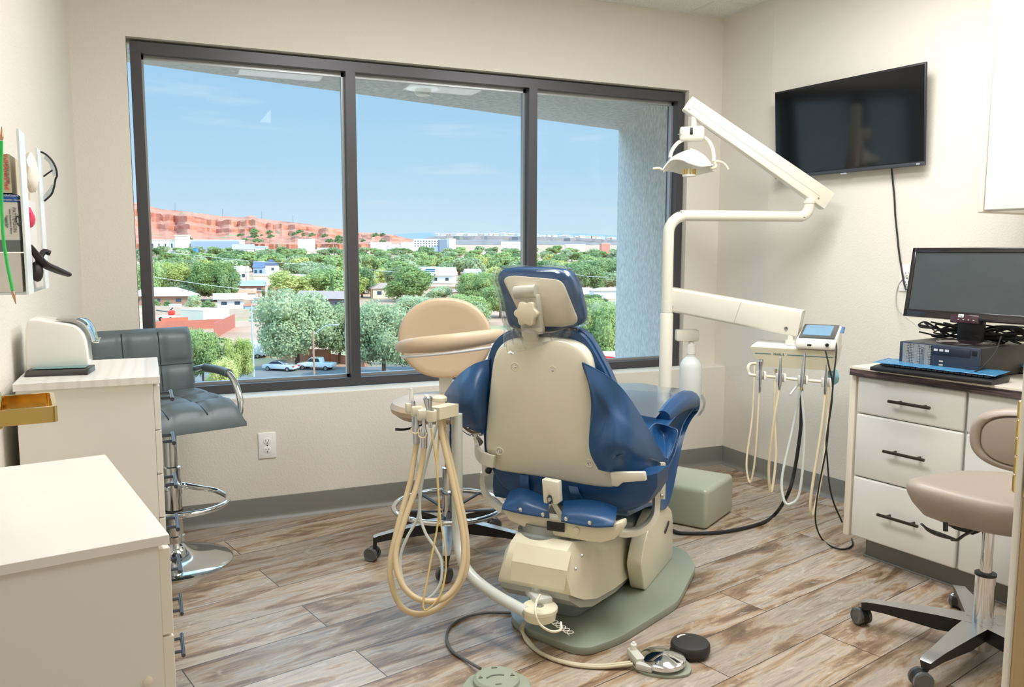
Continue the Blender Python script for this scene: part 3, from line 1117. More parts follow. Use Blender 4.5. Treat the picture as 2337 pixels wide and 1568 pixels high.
slab('retaining_wall', 'terracotta retaining wall under the big tree', 'wall', G(632, 126), G(748, 122), 2.0, 0.4, M_RETW)
slab('retaining_wall', 'lower terracotta wall right of the pickup truck', 'wall', G(746, 124), G(830, 118), 1.2, 0.4, M_RETW)
# dirt pile, pipes
mb = MB(); mb.sphere((0, 0, 0), 1.0, 16, (4.2, 2.6, 1.6))
o_ = obj('dirt_pile', mb, mat('dirt_pile_red', (206, 140, 112), 0.95)); o_.location = G(478, 183, -15.3); tag(o_, 'heap of red dirt beside the cream storage shed', 'dirt pile')
mb = MB()
for k in range(4):
    mb.cyl((-2.6, k * 0.5, 0.25), (2.6, k * 0.5, 0.25), 0.22, seg=10)
o_ = obj('pipe_stack', mb, mat('pipe_grey', (176, 184, 186), 0.6)); o_.location = G(588, 197, -15.4); o_.rotation_euler = (0, 0, AZ); tag(o_, 'stack of pale pipes lying in the dirt lot', 'pipes')
t = thing('boom_lift', 'red and white boom lift parked behind the mesh fence', 'machine', G(375, 198), AZ)
mb = MB(); mb.box((0, 0, 1.0), (3.6, 1.8, 0.9), bev=0.2)
obj('chassis', mb, mat('machine_white', (226, 228, 226), 0.5), t)
mb = MB(); mb.box((1.2, -0.2, 2.0), (1.4, 1.4, 1.2), bev=0.3)
obj('engine_hood', mb, mat('machine_red', (226, 66, 56), 0.4), t)
mb = MB(); mb.tube([(-2.6, 0, 2.6), (0.3, 0, 2.2), (1.5, 0, 3.2)], 0.16, smooth=False)
obj('boom', mb, mat('machine_dark', (86, 92, 94), 0.5), t)
for sx_ in (-1.2, 1.2):
    mb = MB(); mb.cyl((sx_, -1.0, 0.5), (sx_, -0.7, 0.5), 0.5)
    obj('wheel', mb, M_BLACKR, t)

# --- vehicles
def car(name, label, cat, px, d, L, rz, paint, style, zoff=0.0):
    t_ = thing(name, label, cat, G(px, d), AZ + rz)
    mp_ = mat('carpaint_%d_%d_%d' % paint, paint, 0.25, coat=0.6)
    mg = mat('car_glass', (52, 62, 74), 0.1)
    h_ = L / 2
    W = 1.8
    if style == 'sedan':
        body = [(-h_, 0.35), (-h_, 0.75), (-h_ + 0.25, 0.92), (-h_ + 1.1, 0.98), (h_ - 1.3, 0.98), (h_ - 0.2, 0.82), (h_, 0.62), (h_, 0.35)]
        cab = [(-h_ + 0.85, 0.97), (-h_ + 1.55, 1.42), (-h_ + 2.7, 1.44), (-h_ + 3.5, 0.97)]
    elif style == 'pickup':
        body = [(-h_, 0.5), (-h_, 1.08), (-h_ + 1.75, 1.12), (h_ - 1.5, 1.12), (h_ - 0.25, 1.0), (h_, 0.8), (h_, 0.5)]
        cab = [(-h_ + 1.75, 1.1), (-h_ + 1.9, 1.78), (-h_ + 3.3, 1.8), (-h_ + 4.0, 1.1)]
    else:
        body = [(-h_, 0.5), (-h_, 2.6), (h_, 2.6), (h_ + 0.3, 1.6), (h_ + 0.3, 0.5)]
        cab = None
    mb_ = MB(); mb_.prism(body, (0, W / 2, 0), (1, 0, 0), (0, 0, 1), W, bev=0.08)
    obj('body', mb_, mp_, t_)
    if cab:
        mb_ = MB(); mb_.prism(cab, (0, W / 2 - 0.14, 0), (1, 0, 0), (0, 0, 1), W - 0.28, bev=0.08)
        obj('cabin', mb_, mp_, t_)
        cx_ = sum(p_[0] for p_ in cab) / 4; cz_ = sum(p_[1] for p_ in cab) / 4
        mb_ = MB()
        q = [(cx_ + (a - cx_) * 0.86, cz_ + (b - cz_) * 0.72 + 0.03) for a, b in cab]
        mb_.prism(q, (0, W / 2 - 0.12, 0), (1, 0, 0), (0, 0, 1), W - 0.24)
        obj('side_glass', mb_, mg, t_)
    for sx_ in ((-h_ + 0.95, h_ - 0.95) if cab else (-0.4, 0.4)):
        for sy_ in (-1, 1):
            mb_ = MB(); mb_.cyl((sx_, sy_ * (W / 2 + 0.02), 0.34), (sx_, sy_ * (W / 2 - 0.2), 0.34), 0.34)
            w__ = obj('wheel', mb_, M_BLACKR, t_)
            mb_ = MB(); mb_.cyl((sx_, sy_ * (W / 2 + 0.04), 0.34), (sx_, sy_ * (W / 2), 0.34), 0.2)
            obj('hub_cap', mb_, M_STEEL, w__)
    if style == 'sedan':
        for sy_ in (-1, 1):
            mb_ = MB(); mb_.box((h_ - 0.12, sy_ * 0.72, 0.74), (0.3, 0.32, 0.16), bev=0.03)
            obj('tail_lamp', mb_, mat('tail_red', (226, 60, 50), 0.3), t_)
    return t_
car('sedan_car', 'silver sedan parked on the street', 'car', 633, 114, 5.0, -0.28, (206, 210, 212), 'sedan')
car('pickup_truck', 'white pickup truck parked behind the silver sedan', 'truck', 716, 115, 5.4, -0.2 + PI, (240, 240, 236), 'pickup')
car('cargo_trailer', 'white enclosed cargo trailer beside the tall street lamp', 'trailer', 573, 128, 3.6, 0.35, (214, 218, 218), 'trailer')
car('pickup_truck', 'dark pickup truck in the shade of the big tree', 'truck', 610, 131, 5.0, 0.9, (96, 102, 108), 'pickup')

# --- street lamps, poles, wires
M_GALV = mat('galvanised', (206, 212, 214), 0.45, 0.3)
M_WOODP = mat('pole_wood', (178, 142, 112), 0.9)
p = G(570, 108)
t = thing('street_lamp', 'tall pale steel street lamp over the dirt lot', 'street lamp', p)
mb = MB(); mb.cyl((0, 0, 0), (0, 0, ZY(700, 108) - p.z), 0.14, 0.09, 12); mb.tube([V((0, 0, ZY(700, 108) - p.z)), V((cR.x * 0.5, cR.y * 0.5, ZY(682, 108) - p.z))], 0.08, smooth=False)
obj('pole', mb, M_GALV, t)
mb = MB(); hz_ = ZY(681, 108) - p.z; mb.box((cR.x * 0.7, cR.y * 0.7, hz_), (0.9, 0.35, 0.14), bev=0.05, rz=AZ)
obj('lamp_head', mb, M_GALV, t)
p = G(710, 106)
t = thing('street_lamp', 'wooden street lamp post with a steel arm in front of the big tree', 'street lamp', p)
zt = ZY(756, 106) - p.z
mb = MB(); mb.cyl((0, 0, 0), (0, 0, zt), 0.15, 0.11, 12)
obj('pole', mb, M_WOODP, t)
mb = MB(); mb.tube([V((0, 0, zt - 0.55)), V((cR.x * 1.3, cR.y * 1.3, zt + 0.4)), V((cR.x * 2.1, cR.y * 2.1, zt + 0.75)), V((cR.x * 2.7, cR.y * 2.7, zt + 0.78))], 0.06)
obj('arm', mb, M_GALV, t)
mb = MB(); mb.box((cR.x * 3.0, cR.y * 3.0, zt + 0.75), (0.8, 0.35, 0.2), bev=0.07, rz=AZ)
obj('lamp_head', mb, M_GALV, t)
for px, d, yt, lab in ((846, 285, 656, 'wooden utility pole by the brown hip roofed house'), (882, 420, 624, 'wooden utility pole above the brown hip roofed house'), (913, 280, 643, 'wooden utility pole right of the brown hip roofed house'),
                       (917, 400, 615, 'wooden utility pole left of the solar roof'), (980, 470, 613, 'wooden utility pole behind the solar roof'), (624, 225, 654, 'wooden utility pole at the right end of the pink block wall'),
                       (537, 330, 615, 'wooden utility pole left of the slate roofed house'), (560, 420, 603, 'wooden utility pole behind the slate roofed house'), (798 - 210, 300, 662, 'wooden utility pole among the cypresses')):
    p = G(px, d)
    t = thing('utility_pole', lab, 'utility pole', p, AZ, 'wooden utility poles')
    mb = MB(); mb.cyl((0, 0, 0), (0, 0, ZY(yt, d) - p.z), 0.22, 0.16, 10)
    obj('post', mb, M_WOODP, t)
    mb = MB(); mb.box((0, 0, ZY(yt, d) - p.z - 0.6), (2.4, 0.15, 0.15))
    obj('crossarm', mb, M_WOODP, t)
M_WIRE = mat('pale_cable', (210, 214, 214), 0.5)
for (ax, ay, ad), (bx, by, bd), lab in (((380, 577, 260), (700, 604, 340), 'sagging pale cable across the left pane'), ((842, 616, 300), (990, 621, 330), 'pale cable over the house with the brown hip roof'), ((1296, 622, 300), (1390, 632, 300), 'pale cable right of the headrest'),
                                        ((340, 632, 240), (640, 668, 260), 'thin cable over the pale grey hip roof')):
    a = G(ax, ad, ZY(ay, ad)); b_ = G(bx, bd, ZY(by, bd)); mid = (a + b_) / 2 - V((0, 0, 0.5))
    mb = MB(); mb.tube([a, mid, b_], 0.075, seg=6, n=10)
    tag(obj('cable', mb, M_WIRE), lab, 'cable')
# antennas on the cliff
for px, yt, yb_ in ((404, 466, 486), (511, 478, 497), (600, 484, 504), (671, 492, 512)):
    p = G(px, 1425, ZY(yb_, 1425))
    mb = MB(); mb.cyl((0, 0, -3), (0, 0, ZY(yt, 1425) - p.z), 0.5, 0.3, 6)
    o_ = obj('radio_mast', mb, mat('mast_grey', (130, 134, 138), 0.6)); o_.location = p
    tag(o_, 'thin radio mast on top of the red cliff', 'mast', 'masts on the red cliff')
# sign by the return wall
t = thing('roadside_sign', 'white sign with a red band at the foot of the stucco wall', 'sign', G(1393, 60), AZ)
zs = ZY(818, 60) - zg(60)
mb = MB(); mb.box((0, 0, zs), (1.0, 0.12, 1.0))
obj('panel', mb, mat('sign_white', (246, 246, 244), 0.5), t, smooth=False)
mb = MB(); mb.box((0, -0.07, zs + 0.02), (1.0, 0.02, 0.2), ry=0.12)
obj('red_band', mb, mat('sign_red', (226, 72, 58), 0.5), t, smooth=False)
mb = MB(); mb.cyl((-0.2, 0, 0), (-0.2, 0, zs), 0.06)
obj('post', mb, M_GALV, t)

# --- trees
def leafmat(name, c, c2):
    m = bpy.data.materials.new(name)
    m.use_nodes = True
    n = m.node_tree.nodes; l = m.node_tree.links
    n.clear()
    o = n.new('ShaderNodeOutputMaterial')
    t = n.new('ShaderNodeTexCoord')
    z = n.new('ShaderNodeTexNoise'); z.inputs['Scale'].default_value = 0.9; z.inputs['Detail'].default_value = 4
    l.new(t.outputs['Object'], z.inputs['Vector'])
    oi = n.new('ShaderNodeObjectInfo')
    ad = n.new('ShaderNodeMath'); ad.operation = 'MULTIPLY_ADD'; ad.inputs[1].default_value = 0.34; l.new(oi.outputs['Random'], ad.inputs[0]); l.new(z.outputs['Fac'], ad.inputs[2])
    r = n.new('ShaderNodeValToRGB')
    r.color_ramp.elements[0].position = 0.42; r.color_ramp.elements[0].color = lin(c)
    r.color_ramp.elements[1].position = 0.86; r.color_ramp.elements[1].color = lin(c2)
    l.new(ad.outputs[0], r.inputs[0])
    df = n.new('ShaderNodeBsdfDiffuse'); tl = n.new('ShaderNodeBsdfTranslucent')
    l.new(r.outputs[0], df.inputs[0]); l.new(r.outputs[0], tl.inputs[0])
    mi = n.new('ShaderNodeMixShader'); mi.inputs[0].default_value = 0.35
    l.new(df.outputs[0], mi.inputs[1]); l.new(tl.outputs[0], mi.inputs[2])
    l.new(mi.outputs[0], o.inputs[0])
    return m
LM = [leafmat('leaf_green', (142, 164, 100), (190, 204, 140)), leafmat('leaf_olive', (154, 168, 122), (202, 210, 168)), leafmat('leaf_yellow', (182, 190, 112), (222, 220, 150)), leafmat('leaf_deep', (122, 148, 100), (168, 186, 130))]
M_BARK = mat('bark', (128, 104, 86), 0.95)
def crown_mesh(seed, lobes, cards, size, m, core=True, small=False):
    """unit crown: about 1 wide, 0.9 high, base at z = 0.2"""
    r_ = random.Random(seed)
    L = []
    for i in range(lobes):
        a = r_.uniform(0, 2 * PI); q = math.sqrt(r_.random()) * (0.36 if small else 0.32)
        L.append((V((q * math.cos(a), q * math.sin(a), r_.uniform(0.36, 0.80) - q * 0.35)), r_.uniform(0.09, 0.19) if small else r_.uniform(0.13, 0.23)))
    mb_ = MB()
    if core:
        for c, rr in L:
            mb_.sphere(c, rr * 0.66, 8)
    for i in range(cards):
        c, rr = L[i % lobes]
        d = V((r_.gauss(0, 1), r_.gauss(0, 1), r_.gauss(0.15, 1))).normalized()
        p = c + d * rr * r_.uniform(0.70, 1.10)
        nn = (d + V((r_.gauss(0, .5), r_.gauss(0, .5), r_.gauss(0.2, .5)))).normalized()
        x, y, _ = frame_z(nn)
        a = r_.uniform(0, PI)
        u = (x * math.cos(a) + y * math.sin(a)) * size * r_.uniform(0.7, 1.3)
        w = (y * math.cos(a) - x * math.sin(a)) * size * r_.uniform(0.5, 0.9)
        mb_.f([mb_.v(p + u), mb_.v(p + w), mb_.v(p - u), mb_.v(p - w)])
    me = bpy.data.meshes.new('crown')
    for f_ in mb_.bm.faces:
        f_.smooth = False
    mb_.bm.to_mesh(me); mb_.bm.free()
    me.materials.append(m)
    return me
def trunk_mesh():
    mb_ = MB()
    mb_.cyl((0, 0, 0), (0, 0, 0.42), 0.028, 0.018, 8)
    for a in range(4):
        mb_.tube([(0, 0, 0.3), (0.1 * math.cos(a * 1.6), 0.1 * math.sin(a * 1.6), 0.5)], 0.012, seg=6, smooth=False)
    me = bpy.data.meshes.new('trunk')
    mb_.bm.to_mesh(me); mb_.bm.free()
    me.materials.append(M_BARK)
    return me
TRK = trunk_mesh()
NEAR = [crown_mesh(11 + k, 44, 24000, 0.0165, LM[k], small=True) for k in range(4)]
MID = [crown_mesh(31 + k, 22, 6000, 0.027, LM[k]) for k in range(4)]
FARM = [crown_mesh(51 + k, 14, 1700, 0.045, LM[k]) for k in range(4)]
def tree(label, px, d, wpx, ytop, kind, ybase=None, group=None, meshes=None):
    p = G(px, d)
    if ybase is not None:
        p.z = ZY(ybase, d)
    w_ = wpx * m_per_px(d)
    hgt = max(2.0, ZY(ytop, d) - p.z)
    t_ = bpy.data.objects.new('tree', None)
    COL.objects.link(t_)
    t_.location = p
    t_.rotation_euler = (0, 0, rnd.uniform(0, 6.28))
    t_.scale = (w_, w_, hgt)
    tag(t_, label, 'tree', group)
    for nm, me in (('crown', (meshes or (NEAR if d < 150 else MID if d < 420 else FARM))[kind]), ('trunk', TRK)):
        c = bpy.data.objects.new(nm, me)
        COL.objects.link(c)
        c.parent = t_
    return t_
tree('largest olive green tree, above the silver sedan', 672, 118, 205, 640, 1)
tree('olive tree behind the first window mullion', 770, 122, 130, 672, 1)
tree('pale olive tree just right of the first mullion', 872, 108, 190, 662, 1)
tree('pale olive tree behind the round stool backrest', 1030, 116, 190, 660, 1)
tree('bright green tree beside the bar stool backrest', 452, 100, 105, 728, 0)
tree('thin yellow green tree left of the cargo trailer', 532, 100, 78, 752, 2)
tree('young yellow green tree below the bar stool armrest', 497, 88, 90, 800, 2)
tree('tall green tree beside the stucco return wall', 1368, 96, 150, 660, 0)
tree('leafy green tree right of the patient chair back', 1300, 104, 130, 690, 0)
tree('broad yellow green tree over the pale grey hip roof', 395, 285, 120, 583, 2, meshes=NEAR)
tree('tall green tree left of the slate roofed house', 487, 280, 118, 582, 0, meshes=NEAR)
tree('dark green tree at the right of the tall green trees', 520, 276, 60, 612, 3)
tree('green tree at the left window jamb', 338, 270, 70, 590, 0)
tree('olive tree in front of the block wall', 436, 226, 42, 668, 1)
tree('round green tree by the flat tan roofed building', 938, 290, 62, 632, 0)
tree('olive tree before the flat tan roofed building', 1000, 270, 76, 648, 1)
tree('broad green tree left of the headrest', 1092, 265, 110, 610, 0, meshes=NEAR)
tree('yellow crowned tree above the solar roof', 1090, 480, 58, 574, 2)
tree('broad olive tree in front of the long white building', 670, 300, 108, 628, 1, meshes=NEAR)
tree('deep green tree left of the first mullion', 748, 330, 76, 605, 3, meshes=NEAR)
tree('tall yellow tree edge behind the first mullion', 780, 300, 36, 586, 2)
tree('pale tree over the garden shed', 640, 250, 66, 652, 1)
for px, d, w_, yt, lab in ((598, 270, 10, 655, 'slim cypress behind the garden shed'), (612, 268, 9, 652, 'second slim cypress right of the garden shed'), (757, 268, 10, 622, 'tall slim cypress left of the first mullion')):
    tree(lab, px, d, w_, yt, 3)
for px, d, w_, yt, kd_, lab in ((850, 190, 110, 690, 1, 'olive tree below the brown hip roofed house'), (948, 205, 120, 668, 1, 'pale tree behind the round stool backrest, left side'), (1068, 190, 120, 660, 0, 'green tree behind the round stool backrest, right side'), (1142, 210, 110, 640, 0, 'green tree hidden behind the left edge of the headrest'), (1252, 180, 120, 650, 3, 'deep green tree behind the headrest'), (1332, 200, 110, 668, 0, 'green tree under the white cube house'), (1392, 170, 110, 676, 1, 'olive tree under the long white roofed house'), (1355, 230, 80, 664, 3, 'deep green tree between the white cube house and the stucco wall')):
    tree(lab, px, d, w_, yt, kd_, meshes=NEAR)
GT = 'treetops of the valley'
LT = 'leafy tree in the mass of treetops between the town and the window'
occupied = [(562, 338, 40), (648, 395, 66), (604, 480, 40), (742, 246, 60), (876, 302, 42), (998, 408, 52), (366, 262, 55), (1360, 305, 60), (545, 430, 30), (1078, 430, 22), (1012, 335, 50)]
cnt = 0
k = 0
for ring in ((290, 20), (345, 22), (400, 24), (460, 26), (530, 28), (610, 30), (700, 32), (800, 34), (900, 34)):
    d0, nt = ring
    for i in range(nt):
        px = 325 + (1100.0 * (i + rnd.random() * 0.9) / nt)
        d = d0 * rnd.uniform(0.94, 1.06)
        if any(abs(px - a) < c + 12 and d < b and d > b * 0.72 for a, b, c in occupied):
            continue
        if d < 360 and 520 < px < 650:
            continue
        hgt = rnd.uniform(8.5, 13.5) * (1.0 if d < 600 else 0.85)
        base = HY + (CAM.z - zg(d)) / d * FPX
        yt = base - hgt / d * FPX
        wpx = rnd.uniform(12, 20) / d * FPX
        kind = rnd.choice((0, 0, 1, 1, 3, 3, 2)) if d < 600 else rnd.choice((0, 1, 3, 3))
        tree(LT, px, d, wpx, yt, kind, group=GT)
        cnt += 1
# scrub on the lot and the cliff
BUSH = crown_mesh(91, 9, 900, 0.05, LM[3])
for px, d, w_, h_, lab in ((505, 150, 24, 1.1, 'grey green bush at the foot of the red fence'), (493, 152, 14, 0.8, 'small bush at the left foot of the red fence'), (350, 240, 26, 3.2, 'bush below the pale grey hip roof'), (378, 238, 24, 3.0, 'olive bush left of the small white shed'), (470, 236, 36, 3.2, 'scrubby bush behind the block wall')):
    o_ = bpy.data.objects.new('bush', BUSH)
    COL.objects.link(o_)
    o_.location = G(px, d) - V((0, 0, h_ * 0.3))
    w__ = w_ * m_per_px(d)
    o_.scale = (w__, w__, h_ * 1.3)
    tag(o_, lab, 'bush')
for i in range(46):
    px = rnd.choice((rnd.uniform(560, 620), rnd.uniform(420, 920), rnd.uniform(650, 900)))
    yy = rnd.uniform(528, 556)
    o_ = bpy.data.objects.new('bush', BUSH)
    COL.objects.link(o_)
    o_.location = G(px, 1165 + (556 - yy) * 3, ZY(yy, 1180) - 2)
    s_ = rnd.uniform(6, 13)
    o_.scale = (s_, s_, s_ * 0.7)
    tag(o_, 'scrub bush at the foot of the red cliff', 'bush', 'scrub along the red cliff')
# ================================================================== LEFT SIDE : drawer units, dispenser, bar stool, glove rack
M_MEL = mat('white_melamine', (234, 231, 222), 0.42)
def grain_top():
    m = mat('white_grain_laminate', (236, 232, 224), 0.3, coat=0.2)
    n = m.node_tree.nodes; l = m.node_tree.links
    mp_ = n.new('ShaderNodeMapping'); mp_.inputs['Scale'].default_value = (9, 1.2, 1)
    l.new(n['Texture Coordinate'].outputs['Object'], mp_.inputs[0])
    w = n.new('ShaderNodeTexWave'); w.inputs['Scale'].default_value = 1.1; w.inputs['Distortion'].default_value = 9.0; w.inputs['Detail'].default_value = 3; w.inputs['Detail Scale'].default_value = 0.6
    l.new(mp_.outputs[0], w.inputs['Vector'])
    r = n.new('ShaderNodeValToRGB'); r.color_ramp.elements[0].color = lin((231, 228, 221)); r.color_ramp.elements[1].color = lin((240, 237, 231)); r.color_ramp.elements[1].position = 0.5
    l.new(w.outputs['Fac'], r.inputs[0]); l.new(r.outputs[0], n['Principled BSDF'].inputs['Base Color'])
    return m
M_GRAIN = grain_top()
M_BLUESTEEL = mat('dark_steel_handle', (96, 104, 116), 0.22, 1.0)
def bar_handle(mb_, a, b, out, r=0.0055, inset=0.2, standoff=0.028, pr=0.004):
    """bar between a and b, posts back to the face along -out"""
    a = V(a); b = V(b); o_ = V(out)
    mb_.cyl(a, b, r, seg=14)
    for k in (inset, 1 - inset):
        p_ = a.lerp(b, k)
        mb_.cyl(p_, p_ - o_ * standoff, pr, seg=10)
# far unit : seven drawers
rf = 0.0077
DF = thing('drawer_cabinet', 'tall white seven drawer unit carrying the white dispenser', 'cabinet', (-2.8909, -1.5929, 0), rf)
zt = 0.873
mb = MB(); mb.box((-0.156, 0.204, zt - 0.009), (0.312, 0.408, 0.018), bev=0.0012)
obj('top', mb, M_GRAIN, DF, smooth=False)
mb = MB(); mb.box((-0.162, 0.208, (zt - 0.018 + 0.06) / 2), (0.292, 0.394, zt - 0.018 - 0.06))
obj('body', mb, M_MEL, DF, smooth=False)
nd = 7
zb_, zt_ = 0.065, zt - 0.024
for k in range(nd):
    hgt = (zt_ - zb_) / nd
    zc = zb_ + hgt * (k + 0.5)
    mb = MB(); mb.box((-0.0085, 0.208, zc), (0.014, 0.39, hgt - 0.003), bev=0.001)
    dw = obj('drawer', mb, M_MEL, DF, smooth=False)
    mb = MB()
    zh = zc + 0.018
    bar_handle(mb, (0.026, 0.02, zh), (0.026, 0.15, zh), (1, 0, 0), r=0.0052, standoff=0.026)
    obj('handle', mb, M_BLUESTEEL, dw, label='dark steel bar handle')
for sx_, sy_ in ((-0.03, 0.04), (-0.29, 0.04), (-0.03, 0.37), (-0.29, 0.37)):
    mb = MB(); mb.cyl((sx_ - 0.012, sy_, 0.028), (sx_ + 0.012, sy_, 0.028), 0.028, seg=18); mb.cyl((sx_, sy_, 0.03), (sx_, sy_, 0.06), 0.008)
    obj('caster', mb, M_BLACK, DF)
# near unit
rn = 0.1914
DN = thing('drawer_cabinet', 'white drawer unit nearest the doorway with a bare top', 'cabinet', (-2.8907, -2.6319, 0), rn)
zt = 0.8086
mb = MB(); mb.box((-0.135, 0.259, zt - 0.0065), (0.27, 0.518, 0.013), bev=0.0008)
obj('top', mb, mat('white_laminate_top', (238, 234, 226), 0.28, coat=0.2), DN, smooth=False)
mb = MB(); mb.box((-0.139, 0.262, (zt - 0.013 + 0.05) / 2), (0.254, 0.504, zt - 0.013 - 0.05))
obj('body', mb, M_MEL, DN, smooth=False)
for k in range(5):
    hgt = (zt - 0.02 - 0.18) / 5
    zc = 0.18 + hgt * (k + 0.5)
    mb = MB(); mb.box((-0.0045, 0.262, zc), (0.0142, 0.50, hgt - 0.003), bev=0.001)
    obj('drawer', mb, mat('drawer_front_white', (238, 232, 218), 0.4), DN, smooth=False)
mb = MB(); q = py_(335, 1550, -2.6319 + 0.01)
lq = WORLD[DN.name].inverted() @ q
mb.lathe([(0.0065, 0.0), (0.006, -0.003), (0.003, -0.0045)], (lq.x, 0.0101, lq.z), (0, 1, 0), 20)
obj('screw_cap', mb, mat('cap_cream', (232, 222, 204), 0.4), DN)
for sx_, sy_ in ((-0.008, 0.03), (-0.24, 0.03), (-0.008, 0.48), (-0.24, 0.48)):
    mb = MB(); mb.cyl((sx_ - 0.012, sy_, 0.026), (sx_ + 0.012, sy_, 0.026), 0.026, seg=18); mb.cyl((sx_, sy_, 0.03), (sx_, sy_, 0.055), 0.008)
    obj('caster', mb, M_BLACK, DN)
# dispenser
YD = -1.425
def dpt(px, py):
    return py_(px, py, YD)
prof_px = [(60, 838), (56.7, 800), (56.7, 745), (60, 728), (66, 720), (80, 719), (124, 726), (157, 731), (171, 735), (182, 743), (191, 754), (197, 770), (200, 790), (204, 830)]
pts = [dpt(*q) for q in prof_px]
ZT = 0.873
zoff = ZT + 0.008 - min(p.z for p in pts)
bx = dpt(130, 836)
DS = thing('dispenser', 'white table top dispenser with a curved chrome lid', 'dispenser', (bx.x, YD + 0.07, ZT))
mb = MB()
poly = [(p.x, p.z + zoff) for p in pts]
mb.prism(poly, (0, YD, 0), (1, 0, 0), (0, 0, 1), -0.135, bev=0.006, seg=3)
obj('body', mb, mat('gloss_white', (240, 238, 230), 0.22, coat=0.5), DS, world=True)
lid = [dpt(*q) for q in [(124, 722), (150, 722), (172, 724), (188, 733), (199, 747), (205, 762), (208, 774)]]
mb = MB()
rows = []
for p in lid:
    rows.append([V((p.x + 0.002, YD + 0.016, p.z + zoff)), V((p.x + 0.008, YD + 0.04, p.z + zoff + 0.003)), V((p.x + 0.010, YD + 0.075, p.z + zoff + 0.004)), V((p.x + 0.008, YD + 0.105, p.z + zoff + 0.003)), V((p.x + 0.002, YD + 0.125, p.z + zoff))])
mb.sheet(rows, 0.004, n=4, m=3)
obj('lid', mb, M_CHROME, DS, world=True, label='curved chrome lid')
mb = MB()
lp = lid[-1]
mb.box((lp.x + 0.010, YD + 0.07, lp.z + zoff), (0.014, 0.11, 0.005), bev=0.002)
obj('lid_lip', mb, M_CHROME, DS, world=True)
for q in ((-0.055, 0.03), (0.05, 0.03), (-0.055, 0.10), (0.05, 0.10)):
    mb = MB(); mb.cyl((bx.x + q[0], YD + q[1], ZT), (bx.x + q[0], YD + q[1], ZT + 0.009), 0.009)
    obj('foot', mb, M_BLACKR, DS, world=True)
# flat black bar in front of it
b0 = pz(55, 861, ZT); b1 = pz(200, 856, ZT)
dx_ = (b1 - b0)
SB = thing('digital_scale', 'flat black bar shaped scale lying in front of the white dispenser', 'scale', (b0 + b1) / 2, math.atan2(dx_.y, dx_.x))
L_ = dx_.length
mb = MB()
mb.prism([(0.0, 0.0), (0.0, 0.004), (0.018, 0.013), (0.085, 0.015), (0.085, 0.0)], (-L_ / 2, 0, 0), (0, 1, 0), (0, 0, 1), L_, bev=0.001)
obj('housing', mb, mat('satin_black', (48, 46, 44), 0.3), SB)
mb = MB(); mb.box((0, 0.05, 0.0155), (L_ * 0.86, 0.05, 0.001))
obj('platform', mb, mat('teal_plate', (96, 136, 140), 0.25), SB, smooth=False)

# bar stool
M_GREYV = mat('slate_vinyl', (92, 102, 104), 0.42, bump=0.1, bscale=400, spec=0.5)
bc = V((-2.861, -0.4885, 0))
BS = thing('bar_stool', 'slate grey quilted bar stool with chrome pedestal by the window', 'bar stool', bc, math.radians(18))
mb = MB()
mb.lathe([(0.206, 0.0), (0.206, 0.006), (0.198, 0.011), (0.15, 0.018), (0.10, 0.026), (0.065, 0.04), (0.042, 0.062), (0.034, 0.085), (0.033, 0.10)], seg=56)
obj('base', mb, M_CHROME, BS)
mb = MB(); mb.lathe([(0.036, 0.085), (0.036, 0.108), (0.031, 0.112), (0.031, 0.36), (0.033, 0.36), (0.033, 0.375), (0.026, 0.378), (0.026, 0.57)], seg=28)
obj('post', mb, M_CHROME, BS)
mb = MB(); mb.lathe([(0.0335, 0.205), (0.0335, 0.211)], seg=28)
obj('seal_ring', mb, M_BLACK, BS)
mb = MB()
arc = []
for k in range(17):
    a = PI * k / 16
    arc.append((0.155 * math.cos(a), -0.10 - 0.17 * math.sin(a), 0.262))
mb.tube([(0.03, 0.0, 0.30), (0.08, -0.03, 0.285), (0.14, -0.06, 0.268)] + arc[1:-1] + [(-0.14, -0.06, 0.268), (-0.08, -0.03, 0.285), (-0.03, 0.0, 0.30)], 0.0105, n=4)
obj('footrest', mb, M_CHROME, BS)
mb = MB(); mb.lathe([(0.034, 0.27), (0.034, 0.33)], seg=24)
for s in (-1, 1):
    mb.sphere((s * 0.03, -0.025, 0.30), 0.012, 10)
obj('footrest_clamp', mb, M_CHROME, BS)
SZ = 0.645
